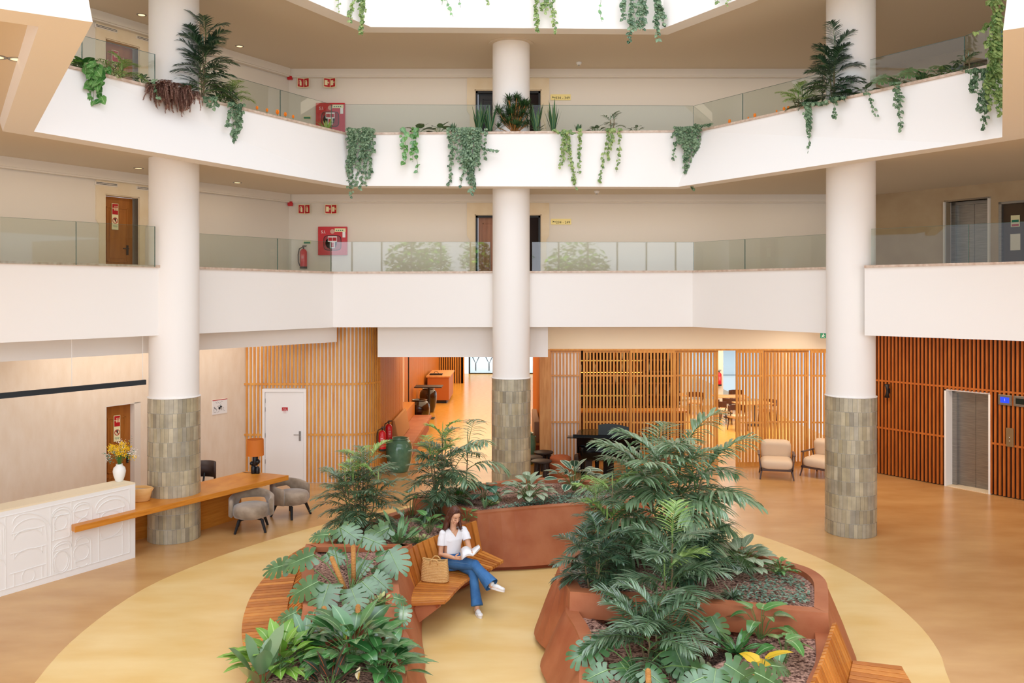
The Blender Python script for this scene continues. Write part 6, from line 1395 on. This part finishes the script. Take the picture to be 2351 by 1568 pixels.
# ---------------------------------------------------------------- window wall and trees behind the viewer (seen mirrored in the glass)
w = MB()
for x in [-9+1.5*i for i in range(13)]: w.box(x-.035, x+.035, -5.7, -5.6, 0, 8.6)
for z in (0, 3.4, 4.25, 8.5): w.box(-9, 9, -5.7, -5.6, z, z+.1)
struct('window_3', w, DARKM, label='dark mullions of the window wall opposite')
TL = leafmat('pine_leaf', '3f8a1c', '86b838', .6); rq = random.Random(21)
for k, (x, y, z, r) in enumerate(((-4.6, -11.5, 6.0, 1.9), (-.2, -12.2, 6.3, 2.1), (4.6, -12, 5.6, 1.9))):
    o = thing('garden_tree', ('left', 'middle', 'right')[k]+' leafy garden tree outside the window wall opposite', 'tree', (x, y, 0)); m = MB(); st = MB().tube([(x, y, 0), (x+.1, y, 3), (x, y, z)], [.2, .14, .06], 8)
    for i in range(1500):
        d = V(rq.gauss(0, 1), rq.gauss(0, 1), rq.gauss(0, .7)).normalized()*r*rq.random()**.35; a = rq.uniform(0, 6.28)
        blade(m, V(x, y, z)+d, V(math.cos(a), math.sin(a), rq.uniform(-.4, .6)), .42, .13, .3, 2, .1)
    make('foliage', m, TL, o); make('trunk', st, STEMB, o)
# ---------------------------------------------------------------- reading woman
def fuse(mb, vox=.005, keep=None, smooth=4, inflate=0):
    """one continuous surface out of overlapping closed pieces; keep(centre) filters faces for necklines and hems"""
    me = bpy.data.meshes.new('f'); me.from_pydata(mb.v, [], mb.f); o = bpy.data.objects.new('f', me); C.objects.link(o)
    r = o.modifiers.new('r', 'REMESH'); r.mode = 'VOXEL'; r.voxel_size = vox; s = o.modifiers.new('s', 'SMOOTH'); s.iterations = smooth; s.factor = .5
    ev = bpy.data.meshes.new_from_object(o.evaluated_get(bpy.context.evaluated_depsgraph_get()))
    out = MB(); vs = [v.co.copy() for v in ev.vertices]; fs = [tuple(p.vertices) for p in ev.polygons if keep is None or keep(p.center) > 0]
    if keep:                                            # pull the cut edge onto the hem line
        cnt = {}
        for f in fs:
            for i in range(len(f)):
                e = (min(f[i], f[i-1]), max(f[i], f[i-1])); cnt[e] = cnt.get(e, 0)+1
        for i in {i for e, c in cnt.items() if c == 1 for i in e}:
            for _ in range(3):
                p = vs[i]; g0 = keep(p); h_ = .0006; gr = V(*[(keep(p+V(*[h_*(a == b_) for b_ in range(3)]))-g0)/h_ for a in range(3)])
                if gr.length < .2 or abs(g0) > .03: break
                vs[i] = p-gr*g0/gr.length_squared
    used = sorted({i for f in fs for i in f}); mp = {j: k for k, j in enumerate(used)}
    out.add([vs[i] for i in used], [tuple(mp[i] for i in f) for f in fs])
    bpy.data.objects.remove(o); bpy.data.meshes.remove(me); bpy.data.meshes.remove(ev); return out
SKIN = mat('skin', 'e0a883', .5, noise=(8, (1, 1, 1), 3), col2='e6b392'); HAIR = mat('brown_hair', '3e2016', .42, noise=(30, (8, 8, 1), 3), col2='6b3a26')
SHIRT = mat('white_cotton', 'f4f2f3', .85, bump=(30, .15)); DENIM = mat('blue_denim', '2f6199', .85, noise=(6, (1, 1, 1), 6), col2='4a80b8', bump=(160, .3)); SHOE = mat('white_leather', 'f2f0ee', .45)
LIPS = mat('lips', 'c07a6c', .45); LASH = mat('dark_lash', '2a1a14', .6)
W0 = V(-.86, 12.12, 0); wo = thing('person', 'woman in white v-neck t-shirt and blue flared jeans reading a book on the bench', 'person', (-.86, 12.12, .45))
hipR, hipL = V(-.92, 12.09, .56), V(-.79, 12.17, .555); kR, kL = V(-.517, 11.80, .61), V(-.545, 11.83, .5); aR, aL = V(-.30, 11.62, .42), V(-.478, 11.62, .09)
shR, shL = V(-.995, 12.1, .975), V(-.685, 12.24, .99); elR, elL = V(-1.01, 12.04, .69), V(-.615, 12.13, .76); haR, haL = V(-.80, 11.87, .685), V(-.575, 11.93, .73)
hc = V(-.812, 12.09, 1.215)
fw = V(.42, -.80, -.43).normalized(); sd = fw.cross(V(0, 0, 1)).normalized()*-1; sd = V(-fw.y, fw.x, 0).normalized(); upv = sd.cross(fw).normalized()
if upv.z < 0: upv = -upv
if sd.x < 0: sd = -sd
MH = Matrix(((sd.x, fw.x, upv.x, hc.x), (sd.y, fw.y, upv.y, hc.y), (sd.z, fw.z, upv.z, hc.z), (0, 0, 0, 1)))
def hb(mb, c, r, n=16, k=12):
    t = MB().ball((0, 0, 0), r, n, k).xf(Matrix.Translation(c)).xf(MH); mb.add(t.v, t.f)
b = MB()
hb(b, (0, -.012, .03), (.072, .09, .088)); hb(b, (0, .022, -.025), (.058, .062, .07)); hb(b, (0, .052, -.085), (.026, .024, .02)); hb(b, (0, .044, .045), (.056, .038, .045))
for s in (-1, 1): hb(b, (s*.03, .05, -.03), (.026, .025, .028)); hb(b, (s*.072, -.005, -.012), (.01, .018, .028)); hb(b, (s*.04, .02, -.06), (.022, .035, .028)); hb(b, (s*.028, .072, .006), (.016, .01, .01))
b.tube([MH @ V(0, .078, .016), MH @ V(0, .092, -.008), MH @ V(0, .103, -.026)], [.007, .0085, .0115], 10); hb(b, (0, .098, -.028), (.0145, .011, .009)); hb(b, (0, .076, -.056), (.022, .012, .012))
nk = V(-.842, 12.165, 1.03)
b.tube([MH @ V(0, -.02, -.05), nk+V(0, 0, .02), nk-V(0, 0, .07)], [.05, .047, .058], 14)
tor = [(V(-.842, 12.165, 1.0), .1, .055), (V(-.843, 12.165, .95), .14, .072), (V(-.85, 12.16, .88), .135, .095), (V(-.857, 12.15, .78), .12, .09), (V(-.86, 12.14, .68), .115, .085), (V(-.857, 12.13, .6), .15, .105), (V(-.85, 12.12, .53), .165, .11)]
ax = V(.9, .42, 0).normalized(); ay = V(-.42, .9, 0).normalized()
def torso(mb, g=0, lst=tor, n=28):
    rows = [[c+ax*(a+g)*math.cos(2*math.pi*j/n)+ay*(d+g)*math.sin(2*math.pi*j/n) for j in range(n)] for c, a, d in lst]; mb.loft(rows, 0, True, True)
torso(b)
for s, e, h in ((shR, elR, haR), (shL, elL, haL)):
    b.tube([s.lerp(V(-.85, 12.165, .96), .2)+V(0, 0, -.02), s.lerp(e, .12), s.lerp(e, .5), e, e.lerp(h, .35), h], [.036, .039, .04, .035, .034, .023], 12); b.ball(e, .036, 12, 8)
for hp_, k_2, an in ((hipR, kR, aR), (hipL, kL, aL)): b.tube([hp_, hp_.lerp(k_2, .5), k_2, k_2.lerp(an, .4), an], [.08, .075, .055, .05, .033], 12)
b.tube([aR, aR+V(.03, -.02, -.05), aR+V(.16, -.1, -.06)], [.033, .034, .026], 10); b.tube([aL, aL-V(0, 0, .04), aL+V(.04, -.14, -.06)], [.033, .034, .026], 10)
def hand(mb, wrist, d, palm_n, curl, thumb_s, L=.085):
    """palm and five fingers; d towards the fingers, palm_n out of the palm"""
    d = d.normalized(); palm_n = (palm_n-d*palm_n.dot(d)).normalized(); s = d.cross(palm_n).normalized()
    c = wrist+d*.045; mb.tube([wrist-d*.01, wrist+d*.02, wrist+d*.05, wrist+d*.082], [(.016, .022), (.014, .031), (.0135, .038), (.012, .036)] if False else [.022, .024, .026, .02], 10)
    for q in (-1.2, -.4, .4, 1.2): mb.tube([wrist+d*.015+s*q*.012, wrist+d*.08+s*q*.023], [.012, .0105], 8)
    for i, q in enumerate((-1.5, -.5, .5, 1.5)):
        ln_ = (.062, .072, .068, .054)[i] if thumb_s < 0 else (.054, .068, .072, .062)[i]; p = wrist+d*.078+s*q*.0165; pts = [p-d*.01]; dd = d+s*q*.05; cu = curl*(1+.12*i)
        for k in range(4):
            pts.append(p); dd = (dd+palm_n*math.tan(cu)*.6).normalized(); p = p+dd*ln_/3.
        mb.tube(pts, [.0095, .0092, .0085, .0078, .0068][:len(pts)], 8)
    p = wrist+d*.02+s*thumb_s*.024; mb.tube([p, p+(d*.5+s*thumb_s*.6+palm_n*.4).normalized()*.032, p+(d*.8+s*thumb_s*.35+palm_n*.7).normalized()*.062], [.013, .011, .0085], 8)
hand(b, haR, V(.75, -.35, .1), V(.35, .6, .35), .55, 1 if True else -1); hand(b, haL, V(.2, -.75, .12), V(-.6, -.3, .5), .55, -1)
fb_ = fuse(b, .0042, None, 3); bod = make('body', fb_, SKIN, wo, smooth=True)
w = MB()
for s in (-1, 1): w.tube([MH @ V(s*.012, .083, .0), MH @ V(s*.028, .088, -.006), MH @ V(s*.043, .078, -.001)], .0022, 6)
make('eyelashes', w, LASH, wo); w = MB()
for s in (-1, 1): w.tube([MH @ V(s*.012, .086, .024), MH @ V(s*.03, .087, .031), MH @ V(s*.047, .074, .026)], [.0032, .0036, .002], 6)
make('eyebrows', w, HAIR, wo); w = MB(); t = MB().ball((0, 0, 0), (.018, .007, .0042), 14, 8).xf(Matrix.Translation((0, .0865, -.052))).xf(MH); w.add(t.v, t.f); t = MB().ball((0, 0, 0), (.014, .007, .005), 14, 8).xf(Matrix.Translation((0, .085, -.0605))).xf(MH); w.add(t.v, t.f)
make('lips', w, LIPS, wo, smooth=True)
# hair: cap open at the face, long locks over her right shoulder and down her back
h = MB(); hb(h, (0, -.035, .045), (.083, .092, .088)); hb(h, (0, -.012, .08), (.068, .07, .05))
for s in (-1, 1):
    h.tube([MH @ V(s*.014, .02, .118), MH @ V(s*.052, .035, .085), MH @ V(s*.077, .02, .02), MH @ V(s*.084, -.01, -.08)], [.014, .015, .018, .022], 10)
bk_pts = [(-.06, -.05), (-.03, -.08), (0, -.09), (.03, -.08), (.06, -.05)]
for x, y in bk_pts: h.tube([MH @ V(x, y, .05), MH @ V(x*1.2, y*1.1, -.04), MH @ V(x*1.2, y, -.12)+V(-.02, .02, 0), V(-.87+x*.9, 12.245, 1.0), V(-.9+x*.8, 12.26, .9)], [.03, .034, .034, .03, .016], 10)
h.tube([MH @ V(-.075, -.02, -.02), MH @ V(-.088, -.015, -.1), V(-.945, 12.09, 1.04), V(-.985, 12.12, 1.0)], [.028, .032, .03, .014], 10); h.tube([MH @ V(-.07, -.05, -.02), MH @ V(-.09, -.05, -.1), V(-.965, 12.15, 1.03), V(-1.0, 12.18, .95)], [.03, .034, .032, .014], 10)
h.tube([MH @ V(.078, -.01, -.02), MH @ V(.085, 0, -.08), V(-.735, 12.14, 1.06), V(-.735, 12.17, 1.0)], [.022, .022, .02, .01], 10)
fh = fuse(h, .005, None, 4); rn = random.Random(4)
for i in range(150):
    s = rn.choice((-1, -1, 1)); x = rn.uniform(.0, .085)*s; y = rn.uniform(-.1, .03); p0 = MH @ V(x*.25, .02+rn.uniform(-.05, .04), .122+rn.uniform(-.008, .004)); p1 = MH @ V(s*.083, y, .03); p2 = MH @ V(s*.092, y-.01, -.08)
    p3 = (V(-.965, 12.1+rn.uniform(-.02, .1), 1.02) if s < 0 else V(-.735, 12.16, 1.02))+V(rn.uniform(-.03, .03), rn.uniform(-.02, .02), rn.uniform(-.05, .02)); fh.tube([p0, p0.lerp(p1, .5)+(p1-hc).normalized()*.02, p1, p2, p3], [.002, .003, .0032, .003, .0012], 5)
make('hair', fh, HAIR, wo, smooth=True)
# t-shirt
t = MB(); tl = [(c, a+.0, d+.0) for c, a, d in tor[:5]]; tl = [(V(-.842, 12.165, 1.02), .07, .05)]+tl+[(V(-.86, 12.14, .655), .125, .095)]
torso(t, .013, tl); t.ball(V(-.882, 12.10, .865), (.062, .062, .06)); t.ball(V(-.80, 12.138, .868), (.062, .062, .06))
for s, e in ((shR, elR), (shL, elL)): t.tube([s.lerp(V(-.85, 12.165, 1.0), .6), s.lerp(V(-.85, 12.165, .98), .12)+V(0, 0, -.012)], [.04, .05], 14); t.ball(s.lerp(V(-.85, 12.165, .97), .08)+V(0, 0, -.014), .054, 16, 10); t.tube([s.lerp(V(-.85, 12.165, .97), .08)+V(0, 0, -.02), s.lerp(e, .3), s.lerp(e, .66)], [.053, .055, .059], 14)
frv = V(.42, -.9, 0).normalized()
def vneck(c):
    g = c.z-.665
    for s, e in ((shR, elR), (shL, elL)):
        u = (e-s).normalized(); a_ = (c-s).dot(u)
        if (c-(s+u*a_)).length < .085 and a_ > 0: g = min(g, (e-s).length*.6-a_)
    q = c-V(-.842, 12.165, 0); x = abs(q.dot(ax)); f = q.dot(frv)
    if f > -.005: g = min(g, (.92+x*1.5-c.z)*.55)
    if c.z > .97: g = min(g, max((q-V(0, 0, q.z)).length-.062, 1.0-c.z))
    return g
ft = fuse(t, .0045, vneck, 4); ts = make('t_shirt', ft, SHIRT, wo, smooth=True, solid=.003)
# jeans: crossed legs with flared hems
j = MB(); torso(j, .014, [(V(-.86, 12.14, .69), .115, .085)]+tor[5:]+[(V(-.845, 12.11, .47), .15, .11)])
j.tube([hipR, hipR.lerp(kR, .5)+V(0, 0, .005), kR, kR.lerp(aR, .35), kR.lerp(aR, .7), aR+(aR-kR)*.12], [.098, .09, .072, .068, .085, .104], 18); j.ball(kR, .074)
j.tube([hipL, hipL.lerp(kL, .5), kL, kL.lerp(aL, .4), kL.lerp(aL, .8), aL+V(.0, 0, .015)], [.095, .085, .068, .062, .074, .084], 18)
dR = (aR-kR).normalized()
fj = fuse(j, .006, lambda c: min(.692-c.z, -((c-(aR+dR*.035)).dot(dR)) if (c-aR).length < .15 else 1, c.z-.115 if (c-aL).length < .2 else 1), 4)
je = make('jeans', fj, DENIM, wo, smooth=True, solid=.004)
st_m = mat('denim_seam', '7fa6cc', .8)
w = MB(); 
for hp_, kk, aa, r0 in ((hipR, kR, aR, .085),):
    side = V(-.4, -.75, .3).normalized(); w.tube([hp_+side*.1, hp_.lerp(kk, .5)+side*.092+V(0, 0, .01), kk+side*.07+V(0, 0, -.0), kk.lerp(aa, .5)+V(-.3, -.9, 0)*.066, aa+V(-.3, -.9, 0)*.078], .0022, 5)
make('seam', w, st_m, wo)
# trainers
def shoe(heel, toe, up):
    d = (toe-heel).normalized(); up = (up-d*up.dot(d)).normalized(); s = d.cross(up); L = (toe-heel).length; M = Matrix(((s.x, d.x, up.x, heel.x), (s.y, d.y, up.y, heel.y), (s.z, d.z, up.z, heel.z), (0, 0, 0, 1)))
    u = MB(); u.ball((0, 0, 0), (.036, .045, .035)).xf(Matrix.Translation((0, .035, .045)));
    for c, r in (((0, L*.45, .04), (.038, .09, .032)), ((0, L*.74, .034), (.042, .06, .026)), ((0, .03, .07), (.034, .036, .03))):
        t = MB().ball((0, 0, 0), r).xf(Matrix.Translation(c)); u.add(t.v, t.f)
    f = fuse(u.xf(M), .0045, lambda c: .088-(M.inverted() @ c).z, 4); o = make('trainer', f, SHOE, wo, smooth=True); o['label'] = 'white leather trainer'
    so = MB(); n = 28; P = [(.041*math.cos(a)*(1+.12*math.sin(a)), L*.47+(L*.5)*math.sin(a)) for a in [2*math.pi*i/n for i in range(n)]]
    make('sole', so.prism(P, -.002, .022).xf(M), WH, o, bevel=.003)
    la_ = MB()
    for k in range(4): la_.tube([M @ V(-.02, L*.42+k*.018, .074-k*.006), M @ V(0, L*.43+k*.018, .08-k*.007), M @ V(.02, L*.42+k*.018, .074-k*.006)], .003, 5)
    make('laces', la_, WH, o)
shoe(V(-.315, 11.625, .36), V(-.095, 11.5, .335), V(.2, .1, 1)); shoe(V(-.492, 11.665, .004), V(-.415, 11.43, .004), V(0, 0, 1))
w = MB(); w.tube([MH @ V(-.0755, .004, -.03), MH @ V(-.077, .004, -.036)], .004, 6); w.tube([V(-.885, 12.11, 1.01), V(-.855, 12.075, .985), V(-.825, 12.085, .985), V(-.8, 12.12, 1.01)], .0012, 5); make('jewellery', w, GOLD, wo)
# book in her hands
bkp = PY(1084, 1270, 11.82); bk = thing('book', 'open cream paperback held in the womans hands', 'book', tuple(bkp))
def wing(o0, o1, s0_, s1_, bulge, n=8):
    rows = []
    for i in range(n+1):
        t = i/n; k = math.sin(math.pi*t)*bulge; rows.append([o0.lerp(s0_, t)+V(0, 0, k), o1.lerp(s1_, t)+V(0, 0, k)])
    return rows
sb, st2 = PY(1086, 1277, 11.74), PY(1082, 1262, 11.93); lo0, lo1 = PY(1060, 1286, 11.7), PY(1056, 1264, 11.9); ro0, ro1 = PY(1103, 1259, 11.78), PY(1100, 1254, 11.96)
CV = mat('cream_cover', 'e4d5c8', .7)
make('cover', MB().loft(wing(lo0, lo1, sb, st2, .03)).loft(wing(sb, st2, ro0, ro1, -.004)), CV, bk, solid=.003, smooth=True)
for k in range(3): make('pages', MB().loft(wing(lo0.lerp(sb, .06)+V(0, .012, .006*k+.006), lo1.lerp(st2, .06)+V(0, .012, .006*k+.006), sb+V(0, .01, .006), st2+V(0, .01, .006), .03+.006*k)).loft(wing(sb+V(0, 0, .006), st2+V(0, 0, .006), ro0+V(-.004, 0, .007*k+.008), ro1+V(-.004, 0, .007*k+.008), .004)), SHIRT if k else CV, bk, solid=.002, smooth=True)
# straw tote
bp = PZ(998, 1338, .452); M = Matrix.Translation(bp+V(.0, .06, 0)) @ Matrix.Rotation(math.radians(-12), 4, 'Z'); tg = thing('straw_bag', 'woven straw tote bag on the bench beside the woman', 'bag', tuple(bp))
STRAW = mat('woven_straw', 'd9a662', .85, noise=(40, (1, 1, 3), 4), col2='e8c084', bump=(70, .5)); rows = []; n = 48
for i in range(61):
    t = i/60; wv = .0028*math.cos(t*2*math.pi*14); a_ = .188-.012*t+.004*math.sin(t*5)+wv-(.03*(1-min(1, t/.06))**2); d_ = .075-.025*t+wv-(.02*(1-min(1, t/.06))**2); row = []
    for q in range(n):
        an = 2*math.pi*q/n; row.append(M @ V(a_*math.copysign(abs(math.cos(an))**.55, math.cos(an)), d_*math.copysign(abs(math.sin(an))**.55, math.sin(an)), .30*t+(.012*math.cos(2*an)*t)))
    rows.append(row)
g = MB().loft(rows, 0, True, False); g.add([p for p in rows[0]], [tuple(range(n))]); make('basket', g, STRAW, tg, smooth=True, solid=.006)
for s, l in ((-1, 'front'), (1, 'rear')): make('handle', MB().tube([M @ V(-.055, s*.052, .24), M @ V(-.05, s*.058, .3), M @ V(-.02, s*.06, .325 if s > 0 else .31), M @ V(.02, s*.06, .325 if s > 0 else .31), M @ V(.05, s*.058, .3), M @ V(.055, s*.052, .24)], .009, 8), STRAW, tg, smooth=True)
